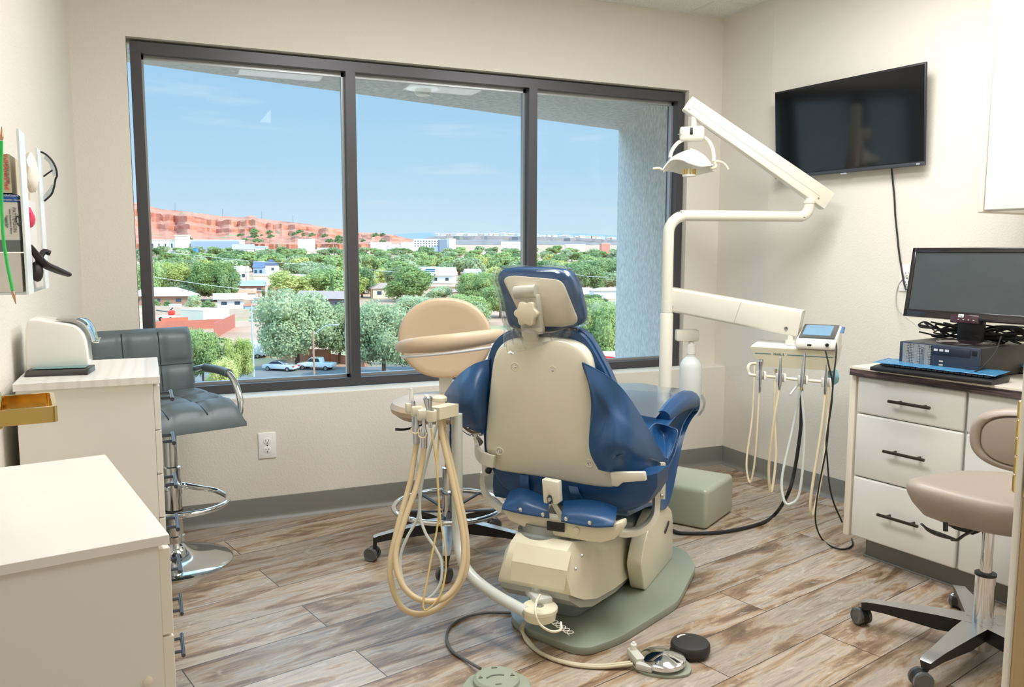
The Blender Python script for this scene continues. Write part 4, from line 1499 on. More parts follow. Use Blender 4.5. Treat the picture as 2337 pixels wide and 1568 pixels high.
def quilted(mb_, nx, ny, w, d, edge, hgt, fn, sub=7):
    """pillowed rectangular pad, fn maps (u, v, h) to a point; u, v in [-.5,.5]"""
    NU = nx * sub; NV = ny * sub
    top = []; bot = []
    for j in range(NV + 1):
        r1 = []; r0 = []
        for i in range(NU + 1):
            u = i / NU - 0.5; v_ = j / NV - 0.5
            cu = abs(math.sin(PI * i / sub)); cv = abs(math.sin(PI * j / sub))
            q_ = (min(1, cu * 1.5) * min(1, cv * 1.5)) ** 0.55
            eu = min(1.0, (0.5 - abs(u)) * w / edge); ev = min(1.0, (0.5 - abs(v_)) * d / edge)
            rim = math.sqrt(max(0, 1 - (1 - eu) ** 2)) * math.sqrt(max(0, 1 - (1 - ev) ** 2))
            h_ = hgt * (0.35 + 0.65 * rim) - 0.015 * (1 - q_) * rim
            r1.append(mb_.v(fn(u, v_, h_)))
            r0.append(mb_.v(fn(u, v_, 0)))
        top.append(r1); bot.append(r0)
    for j in range(NV):
        for i in range(NU):
            mb_.f([top[j][i], top[j][i + 1], top[j + 1][i + 1], top[j + 1][i]])
            mb_.f([bot[j][i], bot[j + 1][i], bot[j + 1][i + 1], bot[j][i + 1]])
    for j in range(NV):
        mb_.f([top[j][0], top[j + 1][0], bot[j + 1][0], bot[j][0]]); mb_.f([top[j][-1], bot[j][-1], bot[j + 1][-1], top[j + 1][-1]])
    for i in range(NU):
        mb_.f([top[0][i], bot[0][i], bot[0][i + 1], top[0][i + 1]]); mb_.f([top[-1][i], top[-1][i + 1], bot[-1][i + 1], bot[-1][i]])
SW = 0.40
def seat_fn(u, v_, h_):
    drop = -0.03 * max(0, (-v_ - 0.28)) / 0.22
    return (u * SW - 0.03, -0.085 + v_ * 0.42, 0.572 + h_ + drop * (1 if h_ > 0.02 else 0.6))
mb = MB(); quilted(mb, 3, 3, SW, 0.42, 0.03, 0.078, seat_fn)
sts = obj('seat', mb, M_GREYV, BS, ang=1.2)
for us, vs in (([-1 / 6] * 9, None), ([1 / 6] * 9, None), (None, [-1 / 6] * 9), (None, [1 / 6] * 9)):
    mb = MB()
    mb.tube([seat_fn(us[i] if us else -0.46 + 0.92 * i / 8, vs[i] if vs else -0.46 + 0.92 * i / 8, 0.0635) for i in range(9)], 0.002, n=3, seg=6)
    obj('seam', mb, mat('seam_shade', (48, 54, 56), 0.6), sts)  # quilting seams coloured dark to stand in for shade in the grooves
def back_fn(u, v_, h_):
    rr = 0.05
    z = 0.605 + (v_ + 0.5) * 0.278
    y = 0.155 + (v_ + 0.5) * 0.035 - h_
    top_round = 1.0 - 0.05 * max(0, (v_ - 0.3) / 0.2) ** 2 * (1 if abs(u) > 0.4 else 0.4)
    return (u * SW * top_round - 0.048, y, z)
mb = MB(); quilted(mb, 3, 2, SW, 0.305, 0.035, 0.06, back_fn)
bkr = obj('backrest', mb, M_GREYV, BS, ang=1.2)
M_SEAM = mat('seam_shade', (48, 54, 56), 0.6)  # groove shade of the quilting put into the seam colour
for us, vs in (([-1 / 6] * 9, None), ([1 / 6] * 9, None), (None, [0.0] * 9)):
    mb = MB()
    mb.tube([back_fn(us[i] if us else -0.47 + 0.94 * i / 8, vs[i] if vs else -0.46 + 0.92 * i / 8, 0.0455) for i in range(9)], 0.0022, n=3, seg=6)
    obj('seam', mb, M_SEAM, bkr)
for s in (1, -1):
    mb = MB()
    AP = [(0.19, 0.15, 0.715), (0.205, 0.10, 0.725), (0.212, -0.03, 0.727), (0.212, -0.12, 0.724), (0.212, -0.18, 0.69), (0.212, -0.215, 0.64), (0.205, -0.225, 0.588), (0.17, -0.215, 0.567), (0.05, -0.19, 0.563)]
    mb.tube([(s * x - 0.03, y, z) for x, y, z in AP], 0.0115, n=6)
    ar = obj('arm_tube', mb, M_CHROME, BS)
    mb = MB(); mb.tube([(s * x - 0.03, y, z) for x, y, z in ((0.206, 0.09, 0.725), (0.212, -0.03, 0.727), (0.212, -0.12, 0.7245))], 0.0165, n=6)
    obj('arm_pad', mb, M_GREYV, ar, label='slate grey arm pad')

# rack of glove boxes on the left wall
GX, GY0, GY1 = -3.12, -1.943, -1.60
gz0 = py_(50, 668, GY0).z
gz1 = py_(45, 318, GY0).z
M_ACR = glass_mat('clear_acrylic', (244, 250, 252), 0.05, density=0.12, dcol=(240, 246, 250))
M_ACW = mat('lit_acrylic_edge', (240, 246, 250), 0.25)  # white stands in for light caught in the clear acrylic edges
gw = leftx((GY0 + GY1) / 2)
gl_ = leftx(GY1)
GR = thing('glove_box_rack', 'clear acrylic rack of glove boxes on the left wall', 'rack', (gw, (GY0 + GY1) / 2, gz0))
mb = MB()
wbox(mb, gl_ + 0.0005, gl_ + 0.004, GY0, GY1, gz0, gz1)
wbox(mb, gl_ + 0.004, GX, GY0, GY1, gz0 - 0.004, gz0)
obj('back_panel', mb, M_ACR, GR, world=True, smooth=False)
z62 = py_(62, 332, GY0).z
for y0, y1, zt1, nm in ((GY0 - 0.002, GY0 + 0.075, z62 + 0.03, 'front_lip'), (GY1 - 0.07, GY1, py_(90, 345, GY1).z, 'front_lip')):
    mb = MB()
    wbox(mb, GX, GX + 0.004, y0, y1, gz0 - 0.004, zt1)
    obj(nm, mb, M_ACW, GR, world=True, smooth=False)
bh = (gz1 - gz0) / 3.55
tops = [(668, 578), (576, 444), (438, 352)]
info = [('glove_box', 'grey white glove box at the bottom of the acrylic rack', (214, 208, 202)), ('glove_box', 'white glove box with a navy band in the middle of the acrylic rack', (222, 218, 212)), ('glove_box', 'tan glove box at the top of the acrylic rack', (206, 192, 164))]
boxes = []
zcur = gz0
x1 = GX - 0.006
for i, ((yb, yt), (nm, lab, c)) in enumerate(zip(tops, info)):
    z1 = py_(25, yt, GY0).z
    t = thing(nm, lab, 'glove box', ((gl_ + x1) / 2, (GY0 + GY1) / 2, zcur + 0.001), 0, None)
    x1b = x1 - (0.008 if i == 2 else 0.0)
    mb = MB(); wbox(mb, gl_ + 0.008, x1b, GY0 + 0.002, GY1 - 0.075, zcur + 0.001, z1)
    obj('carton', mb, mat('carton_%d' % i, c, 0.55), t, world=True, smooth=False)
    boxes.append((t, zcur + 0.001, z1, x1b))
    zcur = z1 + 0.002
yf = GY0 + 0.0012
def end_text(t, s, size, px, py, m, rot):
    p = py_(px, py, yf)
    x = V((math.cos(rot), 0, math.sin(rot))); y = V((-math.sin(rot), 0, math.cos(rot)))
    text_obj('lettering', s, size, m, t, basis(p, x, y))
M_INKG = mat('ink_grey', (120, 122, 128), 0.6)
M_INKR = mat('ink_red', (226, 80, 60), 0.6)
M_INKW = mat('ink_white', (236, 238, 244), 0.6)
t1 = boxes[1][0]
zA, zB = py_(25, 461, GY0).z, py_(25, 444, GY0).z
mb = MB(); wbox(mb, gl_ + 0.0075, boxes[1][3] + 0.0006, GY0 + 0.0012, GY0 + 0.03, zA, boxes[1][2] + 0.0004)
obj('navy_band', mb, mat('navy_ink', (36, 88, 166), 0.5), t1, world=True, smooth=False, label='navy blue printed band')
yf = GY0 + 0.0005
end_text(t1, 'TactileGuard', 0.006, 20, 446, M_INKW, 0)
end_text(t1, 'Examination Gloves', 0.005, 22, 456, M_INKW, 0)
yf = GY0 + 0.0012
end_text(t1, 'PATTERSON', 0.0085, 32.5, 502, M_INKG, -PI / 2)
for px, s in ((24, 'Latex Examination Gloves'), (16, 'Powder-Free'), (12, 'MEDIUM')):
    end_text(t1, s, 0.0045, px, 506, M_INKG, -PI / 2)
mb = MB()
pc_ = py_(40.5, 502, yf)
mb.tube([pc_ + V((0.003 * math.cos(a), 0, 0.007 * math.sin(a))) for a in (0.3, 1.2, 2.1, 3.0, 3.9)], 0.0011, n=3)
mb.tube([pc_ + V((0.002 + 0.003 * math.cos(a), 0, -0.004 + 0.007 * math.sin(a))) for a in (3.4, 4.3, 5.2, 6.1, 6.6)], 0.0011, n=3)
obj('swirl_emblem', mb, mat('ink_dark', (60, 62, 72), 0.6), t1, world=True)
t0 = boxes[0][0]
zA, zB = py_(25, 575, GY0).z, py_(25, 548, GY0).z
mb = MB(); wbox(mb, gl_ + 0.0075, boxes[1][3] + 0.0006, GY0 + 0.0012, GY0 + 0.03, zA, zB)
obj('grey_band', mb, mat('band_grey', (106, 112, 112), 0.5), t1, world=True, smooth=False, label='dark grey printed band')
t2 = boxes[2][0]
end_text(t2, 'ValHAvenMed', 0.0115, 13, 392, M_INKR, -PI / 2)
end_text(t2, 'LATEX GLOVES', 0.006, 17.5, 395, M_INKG, -PI / 2)
# gloves reaching out of the boxes
def puff(name, parent, c, r, s, m, seed):
    mb_ = MB(); mb_.sphere(c, r, 14, s)
    for v_ in mb_.bm.verts:
        q_ = mnoise.noise((v_.co * 60) + V((seed, 0, 0))) * 0.006
        v_.co += V((q_, -q_ * 0.6, q_ * 0.8))
    return obj(name, mb_, m, parent, world=True)
cw = py_(71, 395, GY0 + 0.15)
puff('glove', t2, V((GX + 0.002, cw.y, cw.z)), 0.036, (0.4, 1.0, 1.15), mat('latex_white', (234, 230, 214), 0.5), 1)
cp = py_(74, 496, GY0 + 0.15)
puff('glove', t1, V((GX - 0.006, cp.y, cp.z)), 0.03, (0.4, 1.2, 0.75), mat('glove_pink', (230, 56, 96), 0.45), 2)
cb = V((GX + 0.015, GY0 + 0.15, py_(95, 610, GY0 + 0.2).z))
mb = MB(); mb.tube([cb + V((-0.02, -0.02, 0.045)), cb + V((0.0, 0, 0.01)), cb + V((0.018, 0.03, -0.004)), cb + V((0.040, 0.06, -0.016))], lambda t_: 0.008 + 0.006 * math.sin(PI * t_ * 0.9), n=6, seg=12, flat=0.55)
mb.tube([cb + V((-0.015, 0.0, 0.0)), cb + V((0.0, 0.015, 0.032)), cb + V((0.012, 0.02, 0.03))], 0.006, n=5, seg=10)
mb.sphere(cb + V((-0.012, 0.0, -0.008)), 0.02, 12, (0.6, 0.9, 1.1))
obj('glove', mb, mat('glove_black', (44, 40, 40), 0.5), t0, world=True, label='crumpled black glove hanging out')
# safety glasses hooked on the far lip
SG = thing('safety_glasses', 'clear safety glasses with black temples hooked on the acrylic rack', 'glasses', (GX + 0.02, GY1, gz1 - 0.12))
YG = GY1 - 0.01
def gp(px, py, dy=0.0):
    return py_(px, py, YG + dy)
mb = MB()
mb.tube([gp(92, 346), gp(104, 352), gp(117, 364), gp(127, 382), (gp(130, 400)), gp(127, 408), gp(125, 418), gp(123, 428), gp(117, 444), gp(101, 459)], 0.0022, n=6)
obj('brow_bar', mb, M_BLACK, SG, world=True)
mb = MB()
mb.tube([gp(99, 403), gp(110, 395), gp(120, 388)], 0.003, n=5, flat=0.6)
obj('temple', mb, M_BLACK, SG, world=True)
mb = MB(); mb.tube([gp(82, 365, -0.02), gp(77, 385, -0.02), gp(74, 398, -0.02)], 0.0025, n=5); mb.tube([gp(83, 420, -0.02), gp(79, 430, -0.02), gp(78, 438, -0.02)], 0.0025, n=5)
obj('temple', mb, M_BLACK, SG, world=True)
M_LENS = glass_mat('clear_lens', (236, 242, 244), 0.08, density=0.15, dcol=(200, 210, 212))
mb = MB()
mb.sheet([[gp(104, 353), gp(118, 366), gp(127, 383), gp(128, 401)], [gp(102, 358), gp(114, 369), gp(122, 384), gp(124, 402)], [gp(100, 362), gp(111, 372), gp(117, 386), gp(121, 404)]], 0.0012)
obj('lens', mb, M_LENS, SG, world=True)
mb = MB()
mb.sheet([[gp(124, 423), gp(120, 437), gp(112, 450), gp(101, 459)], [gp(121, 422), gp(116, 434), gp(108, 446), gp(100, 454)], [gp(118, 421), gp(112, 431), gp(104, 441), gp(99, 449)]], 0.0012)
obj('lens', mb, M_LENS, SG, world=True)
# green bib cord with clips
GD = 1.48
GC = thing('bib_cord', 'green bib cord with metal clips hanging in front of the glove boxes', 'cord', pd(18, 500, GD))
mb = MB(); mb.tube([pd(3.5, 322, GD), pd(3, 400, GD), pd(4, 480, GD), pd(8, 545, GD), pd(16, 600, GD), pd(23, 635, GD), pd(29, 664, GD)], 0.0028, n=8)
obj('cord', mb, mat('vivid_green', (40, 186, 84), 0.35), GC, world=True)
M_CLIP = mat('clip_metal', (190, 150, 122), 0.3, 0.8)
for a, b in ((pd(3.5, 320, GD), pd(4, 289, GD)), (pd(29, 665, GD), pd(36, 694, GD))):
    mb = MB(); mb.cyl(a, a.lerp(b, 0.25), 0.0026, 0.0032, 12); mb.cyl(a.lerp(b, 0.25), b, 0.003, 0.0006, 12)
    obj('clip', mb, M_CLIP, GC, world=True, label='pointed metal clip')
# a peg through the rack carries the cord
mb = MB(); pk = pd(3.6, 318, GD)
mb.cyl(pk, V((leftx(pk.y) + 0.001, pk.y, pk.z)), 0.0018, seg=8)
obj('wall_peg', mb, M_STEEL, GC, world=True)
# ================================================================== PATIENT CHAIR
CO = V((-1.45, -1.35, 0)); CZ = math.radians(40)
CH = thing('dental_chair', 'navy vinyl dental chair with cream back shell and plastic wrapped headrest', 'dental chair', CO, CZ)
CM = WORLD[CH.name]; CI = CM.inverted()
fwv = V((math.cos(CZ), math.sin(CZ), 0)); lfv = V((-math.sin(CZ), math.cos(CZ), 0))
def cY(px, py, y):
    return CI @ pp(px, py, CO + lfv * y, lfv)
def cX(px, py, x):
    return CI @ pp(px, py, CO + fwv * x, fwv)
M_SHELL = mat('cream_shell', (226, 221, 200), 0.25, coat=0.5)
M_BASEP = mat('base_plate_green', (142, 150, 136), 0.4, coat=0.2)
M_BRKT = mat('bracket_cream', (216, 212, 194), 0.35, coat=0.2)
def rounded(poly, r=0.012, n=3):
    out = []
    N = len(poly)
    for i in range(N):
        a, b, c = V((*poly[i - 1], 0)), V((*poly[i], 0)), V((*poly[(i + 1) % N], 0))
        d1 = (a - b); d2 = (c - b)
        k = min(r, d1.length * 0.45, d2.length * 0.45)
        p0 = b + d1.normalized() * k; p1 = b + d2.normalized() * k
        for j in range(n + 1):
            t_ = j / n
            q = p0 * (1 - t_) ** 2 + b * 2 * t_ * (1 - t_) + p1 * t_ ** 2
            out.append((q.x, q.y))
    return out
# floor plate
mb = MB()
pl = [(-0.415, 0.20), (-0.47, 0.14), (-0.522, -0.06), (-0.505, -0.107), (-0.40, -0.165), (-0.075, -0.253), (0.262, -0.232), (0.42, -0.15), (0.46, 0.0), (0.42, 0.17), (0.20, 0.25), (-0.25, 0.25)]
mb.prism(rounded(pl, 0.05, 4), (0, 0, 0.0), (1, 0, 0), (0, 1, 0), 0.026, bev=0.005)
obj('base_plate', mb, M_BASEP, CH)
# pedestal in the middle of the plate (bluish steel seen under the arm)
mb = MB(); mb.prism(rounded([(-0.36, 0.17), (-0.34, 0.0), (-0.12, -0.04), (0.2, -0.08), (0.3, -0.05), (0.3, 0.17), (0.0, 0.19)], 0.03), (0, 0, 0.026), (1, 0, 0), (0, 1, 0), 0.10, bev=0.01)
obj('pump_body', mb, mat('pump_grey', (150, 158, 158), 0.35, 0.4), CH)
# lift arm housing: loft of cross sections, front low and wide, sloping down to the pivot
def hsec(x, y0, y1, zb, zt, ch):
    """section across the chair; the top corners are chamfered by ch"""
    pts = [(y1, zb), (y1 - 0.004, zb + 0.02), (y1 - 0.018, zt - ch), (y1 - ch * 0.8 - 0.012, zt), (y0 + ch * 0.8 + 0.012, zt), (y0 + 0.018, zt - ch), (y0 + 0.004, zb + 0.02), (y0, zb)]
    return [V((x, a, b)) for a, b in pts]
mb = MB()
mb.loft([hsec(-0.528, -0.030, 0.170, 0.192, 0.225, 0.012), hsec(-0.522, -0.052, 0.188, 0.182, 0.262, 0.02), hsec(-0.495, -0.062, 0.195, 0.165, 0.300, 0.03), hsec(-0.455, -0.068, 0.196, 0.145, 0.318, 0.035), hsec(-0.36, -0.072, 0.196, 0.112, 0.290, 0.035), hsec(-0.2, -0.072, 0.194, 0.082, 0.245, 0.035), hsec(0.02, -0.070, 0.190, 0.055, 0.205, 0.03), hsec(0.13, -0.066, 0.186, 0.05, 0.19, 0.03)])
hs_ = obj('lift_arm_cover', mb, M_CREAM, CH, ang=0.7)
# inset service panel with screws
mb = MB()
A0 = V((-0.5345, 0.134, 0.196)); A1 = V((-0.5345, -0.036, 0.196))
mb.loft([[V((-0.5335, 0.140, 0.197)), V((-0.5335, -0.036, 0.197)), V((-0.5295, -0.042, 0.255)), V((-0.5295, 0.138, 0.255))], [V((-0.525, 0.140, 0.197)), V((-0.525, -0.030, 0.197)), V((-0.52, -0.034, 0.255)), V((-0.52, 0.138, 0.255))]])
mb.loft([[V((-0.5295, 0.138, 0.2555)), V((-0.5295, -0.042, 0.2555)), V((-0.4995, -0.042, 0.303)), V((-0.4995, 0.136, 0.303)), ], [V((-0.519, 0.138, 0.25)), V((-0.519, -0.034, 0.25)), V((-0.49, -0.034, 0.297)), V((-0.49, 0.136, 0.297))]])
obj('service_panel', mb, M_CREAM, hs_, ang=0.5)
for q in ((1191, 1271), (1327, 1268), (1313, 1298)):
    mb = MB(); p = cX(*q, -0.517)
    mb.lathe([(0.0045, -0.004), (0.004, 0.002), (0.001, 0.0028)], p, (-1, 0, 0.9), 12)
    obj('screw', mb, M_STEEL, hs_)
mb = MB()
mb.loft([hsec(-0.515, -0.045, 0.182, 0.160, 0.19, 0.004), hsec(-0.455, -0.055, 0.186, 0.118, 0.17, 0.004), hsec(-0.36, -0.06, 0.186, 0.085, 0.15, 0.004), hsec(-0.15, -0.06, 0.182, 0.05, 0.12, 0.004), hsec(0.1, -0.055, 0.18, 0.03, 0.09, 0.004)])
obj('under_tray', mb, mat('tray_grey', (176, 178, 170), 0.45), CH, ang=0.6)
# turntable neck under the seat
mb = MB(); mb.lathe([(0.085, 0.285), (0.088, 0.305), (0.088, 0.318), (0.075, 0.322), (0.07, 0.345)], (-0.385, 0.09, 0), (0, 0, 1), 40)
obj('turntable', mb, mat('turntable_grey', (150, 156, 152), 0.4, 0.3), CH)
# right hand pivot cover
sp = [(-0.045, 0.026), (-0.095, 0.135), (-0.055, 0.20), (0.015, 0.252), (0.09, 0.275), (0.16, 0.270), (0.23, 0.25), (0.285, 0.215), (0.302, 0.165), (0.310, 0.026)]
mb = MB(); mb.prism(rounded([(a, b) for a, b in sp], 0.02, 3), (0, -0.078, 0), (1, 0, 0), (0, 0, 1), 0.052, bev=0.012, seg=3)
pc = obj('pivot_cover', mb, M_CREAM, CH)
mb = MB(); mb.M = basis(cY(1522, 1203, -0.1315), (1, 0, 0.5), (-0.5, 0, 1)); mb.prism(rounded([(-0.03, -0.008), (0.03, -0.008), (0.03, 0.008), (-0.03, 0.008)], 0.007), (0, 0, 0), (1, 0, 0), (0, 1, 0), 0.002)
obj('slot', mb, M_BLACK, pc)
sp2 = [(a, b) for a, b in sp]
mb = MB(); mb.prism(rounded(sp2, 0.02, 3), (0, 0.255, 0), (1, 0, 0), (0, 0, 1), 0.05, bev=0.012)
obj('pivot_cover', mb, M_CREAM, CH)
mb = MB(); mb.box((0.13, 0.065, 0.215), (0.24, 0.27, 0.06), bev=0.015)
obj('pivot_bridge', mb, mat('bridge_grey', (168, 176, 176), 0.35, coat=0.3), CH)

# back shell
SB_ = V((-0.31, 0.11, 0.455)); SU = V((-0.154, 0, 0.988)).normalized(); SN = V((0.988, 0, 0.154)).normalized()
def shell_pt(px, py, off=0.0):
    P = CM @ (SB_ + SN * off); n = CM.to_3x3() @ SN
    q = CI @ pp(px, py, P, n)
    d = q - SB_ - SN * off
    return (d.y, d.dot(SU))
op = [(1128, 1075), (1112, 1056), (1106, 1030), (1105, 1000), (1108, 950), (1113, 900), (1118, 850), (1124, 817), (1134, 795), (1152, 781), (1180, 776), (1230, 774), (1280, 778), (1310, 787), (1330, 802), (1344, 828), (1352, 870), (1362, 930), (1378, 990), (1393, 1040), (1405, 1080), (1410, 1104), (1404, 1114), (1390, 1117), (1340, 1112), (1250, 1095), (1180, 1085)]
o2 = [shell_pt(*q) for q in op]
cxm = sum(a for a, b in o2) / len(o2); czm = sum(b for a, b in o2) / len(o2)
def shrink(poly, k, dz=0.0):
    return [(cxm + (a - cxm) * k, czm + (b - czm) * k) for a, b in poly]
mb = MB()
def ringp(poly, off):
    return [SB_ + V((0, a, 0)) + SU * b + SN * off for a, b in crom2(poly)]
def crom2(poly):
    return [(p.x, p.y) for p in crom([(a, b, 0) for a, b in poly], 3, closed=True)]
mb.loft([ringp(shrink(o2, 0.97), 0.055), ringp(o2, 0.045), ringp(o2, 0.022), ringp(shrink(o2, 0.992), 0.012), ringp(shrink(o2, 0.972), 0.004), ringp(shrink(o2, 0.93), 0.0), ringp(shrink(o2, 0.8), -0.004), ringp(shrink(o2, 0.5), -0.009), ringp(shrink(o2, 0.2), -0.011), ringp(shrink(o2, 0.02), -0.0112)])
sh_ = obj('back_shell', mb, M_SHELL, CH, ang=1.0)
for q in ((1177, 836), (1263, 844), (1142, 1029), (1346, 1056)):
    a, b = shell_pt(*q)
    p = SB_ + V((0, a, 0)) + SU * b - SN * 0.004
    mb = MB()
    mb.lathe([(0.0165, -0.0045), (0.0145, 0.0028), (0.0125, 0.0036), (0.0085, 0.0008), (0.0075, -0.001), (0.001, -0.001)], p, -SN, 24)
    rc = obj('screw_recess', mb, M_SHELL, sh_)
    mb = MB(); mb.lathe([(0.0062, -0.001), (0.006, 0.0022), (0.0045, 0.0036), (0.001, 0.004)], p, -SN, 16)
    obj('screw', mb, M_CHROME, sh_)
# back cushion in front of the shell
cp_ = [(1150, 1080), (1112, 1064), (1104, 1000), (1104, 930), (1106, 870), (1112, 820), (1124, 788), (1142, 768), (1165, 756), (1200, 750), (1290, 750), (1322, 757), (1345, 778), (1372, 825), (1392, 866), (1408, 910), (1428, 990), (1438, 1060), (1430, 1090), (1300, 1100)]
o3 = [shell_pt(*q, 0.05) for q in cp_]
cxm = sum(a for a, b in o3) / len(o3); czm = sum(b for a, b in o3) / len(o3)
mb = MB()
mb.loft([ringp(shrink(o3, 0.90), 0.04), ringp(shrink(o3, 0.985), 0.045), ringp(o3, 0.065), ringp(shrink(o3, 0.985), 0.10), ringp(shrink(o3, 0.9), 0.115), ringp(shrink(o3, 0.5), 0.10), ringp(shrink(o3, 0.05), 0.095)])
bk = obj('back_cushion', mb, M_BLUE, CH, ang=1.0)
mb = MB()
M_PIPE = mat('navy_piping', (30, 74, 116), 0.4)
mb.tube([p for p in ringp(o3, 0.062)], 0.003, seg=8, smooth=False, closed=True)
obj('piping', mb, M_PIPE, bk)

# sling wings beside the back
def sling(name, rows, th, edge=None):
    mb_ = MB()
    mb_.sheet([[pd(*q) for q in r_] for r_ in rows], th, n=6, m=6)
    o_ = obj(name, mb_, M_BLUE, CH, world=True, ang=1.1)
    if edge:
        mb_ = MB(); mb_.tube([pd(*q) for q in edge], 0.003, n=6, seg=8)
        obj('piping', mb_, M_PIPE, o_, world=True)
    return o_
sling('side_wing', [
    [(1118, 820, 2.66), (1086, 832, 2.68), (1060, 849, 2.71), (1038, 871, 2.75), (1018, 899, 2.80)],
    [(1114, 860, 2.665), (1086, 868, 2.64), (1060, 880, 2.66), (1038, 896, 2.71), (1018, 908, 2.79)],
    [(1108, 905, 2.675), (1085, 910, 2.62), (1060, 920, 2.64), (1040, 928, 2.70), (1023, 930, 2.78)],
    [(1106, 950, 2.69), (1088, 955, 2.64), (1066, 957, 2.67), (1046, 956, 2.72), (1031, 951, 2.78)],
    [(1104, 978, 2.70), (1088, 976, 2.68), (1068, 972, 2.70), (1050, 970, 2.74), (1036, 967, 2.79)]], 0.012,
    [(1118, 820, 2.655), (1086, 832, 2.675), (1060, 849, 2.705), (1038, 871, 2.745), (1018, 899, 2.795), (1023, 930, 2.775), (1036, 967, 2.785), (1068, 972, 2.695), (1104, 978, 2.695)])
sling('side_wing', [
    [(1329, 828, 2.455), (1362, 845, 2.47), (1398, 868, 2.50), (1428, 902, 2.54), (1456, 944, 2.58), (1490, 1003, 2.64), (1519, 1052, 2.72)],
    [(1345, 880, 2.45), (1372, 900, 2.46), (1402, 925, 2.50), (1432, 955, 2.51), (1460, 985, 2.56), (1490, 1020, 2.64), (1519, 1053, 2.72)],
    [(1352, 925, 2.455), (1380, 945, 2.485), (1406, 965, 2.47), (1434, 985, 2.49), (1462, 1010, 2.55), (1490, 1034, 2.64), (1518, 1054, 2.72)],
    [(1345, 985, 2.475), (1372, 1000, 2.475), (1402, 1012, 2.455), (1434, 1025, 2.48), (1462, 1035, 2.55), (1490, 1046, 2.64), (1517, 1055, 2.72)],
    [(1347, 1030, 2.485), (1372, 1040, 2.48), (1402, 1046, 2.485), (1434, 1050, 2.51), (1462, 1053, 2.57), (1490, 1055, 2.65), (1516, 1056, 2.72)],
    [(1366, 1070, 2.50), (1388, 1075, 2.50), (1412, 1077, 2.51), (1438, 1075, 2.53), (1464, 1070, 2.58), (1490, 1064, 2.65), (1514, 1057, 2.72)]], 0.012,
    [(1329, 828, 2.45), (1362, 845, 2.465), (1398, 868, 2.495), (1428, 902, 2.535), (1456, 944, 2.575), (1490, 1003, 2.635), (1519, 1052, 2.715)])
# pleat seam pressed into the right wing
mb = MB(); mb.tube([pd(1408, 1043, 2.472), pd(1430, 1032, 2.478), pd(1456, 1016, 2.535), (pd(1474, 1003, 2.585))], 0.004, seg=8)
obj('pleat', mb, M_BLUE, CH, world=True)
# inner face of the sling, lit from the window
sling('sling_inner', [
    [(1478, 985, 2.80), (1494, 968, 2.84), (1513, 969, 2.84), (1532, 976, 2.82), (1546, 986, 2.80)],
    [(1488, 1005, 2.78), (1500, 990, 2.84), (1515, 990, 2.85), (1530, 995, 2.82), (1542, 1004, 2.79)],
    [(1500, 1025, 2.75), (1510, 1016, 2.80), (1518, 1016, 2.81), (1527, 1018, 2.79), (1534, 1026, 2.77)],
    [(1515, 1050, 2.72), (1517, 1049, 2.72), (1519, 1049, 2.72), (1521, 1049, 2.72), (1523, 1050, 2.72)]], 0.010,
    [(1478, 985, 2.795), (1494, 968, 2.835), (1513, 969, 2.835), (1532, 976, 2.815), (1546, 986, 2.795), (1535, 1026, 2.765), (1521, 1053, 2.715)])
# seat and leg rest body
prof = [(-0.27, 0.365), (-0.20, 0.345), (0.0, 0.315), (0.13, 0.262), (0.21, 0.255), (0.28, 0.305), (0.36, 0.41), (0.44, 0.487), (0.54, 0.522), (0.635, 0.535), (0.665, 0.565), (0.62, 0.605), (0.47, 0.605), (0.25, 0.57), (0.0, 0.535), (-0.18, 0.52), (-0.26, 0.46)]
mb = MB()
P_ = [(p.x, p.y) for p in crom([(a, b, 0) for a, b in prof], 3, closed=True)]
pcx = sum(a for a, b in P_) / len(P_); pcz = sum(b for a, b in P_) / len(P_)
def seat_ring(y, k):
    return [V((pcx + (a - pcx) * (1 - (1 - k) * 0.5), y, pcz + (b - pcz) * k)) for a, b in P_]
mb.loft([seat_ring(-0.115, 0.80), seat_ring(-0.128, 0.90), seat_ring(-0.135, 0.98), seat_ring(-0.132, 1.0), seat_ring(-0.06, 1.0), seat_ring(0.10, 0.985), seat_ring(0.28, 1.0), seat_ring(0.335, 1.0), seat_ring(0.338, 0.98), seat_ring(0.33, 0.9), seat_ring(0.31, 0.8)])
st = obj('seat_cushion', mb, M_BLUE, CH, ang=1.0)
mb = MB()
seam = [(-0.25, 0.43), (-0.15, 0.42), (0.0, 0.41), (0.16, 0.40), (0.28, 0.44), (0.38, 0.52), (0.5, 0.555), (0.6, 0.56)]
mb.tube([(a, -0.1365, b) for a, b in seam], 0.0028, seg=8)
obj('piping', mb, M_PIPE, st)
# rolled bolster at the leg end
mb = MB(); mb.tube([(0.24, -0.10, 0.575), (0.36, -0.11, 0.597), (0.48, -0.115, 0.60), (0.585, -0.115, 0.585), (0.625, -0.11, 0.565)], lambda t_: 0.028 + 0.012 * math.sin(PI * t_), n=6, seg=14)
obj('leg_bolster', mb, M_BLUE, CH)
mb = MB(); mb.tube([(0.26, 0.30, 0.585), (0.38, 0.31, 0.60), (0.5, 0.31, 0.603), (0.6, 0.30, 0.585)], lambda t_: 0.028 + 0.012 * math.sin(PI * t_), n=6, seg=14)
obj('leg_bolster', mb, M_BLUE, CH)
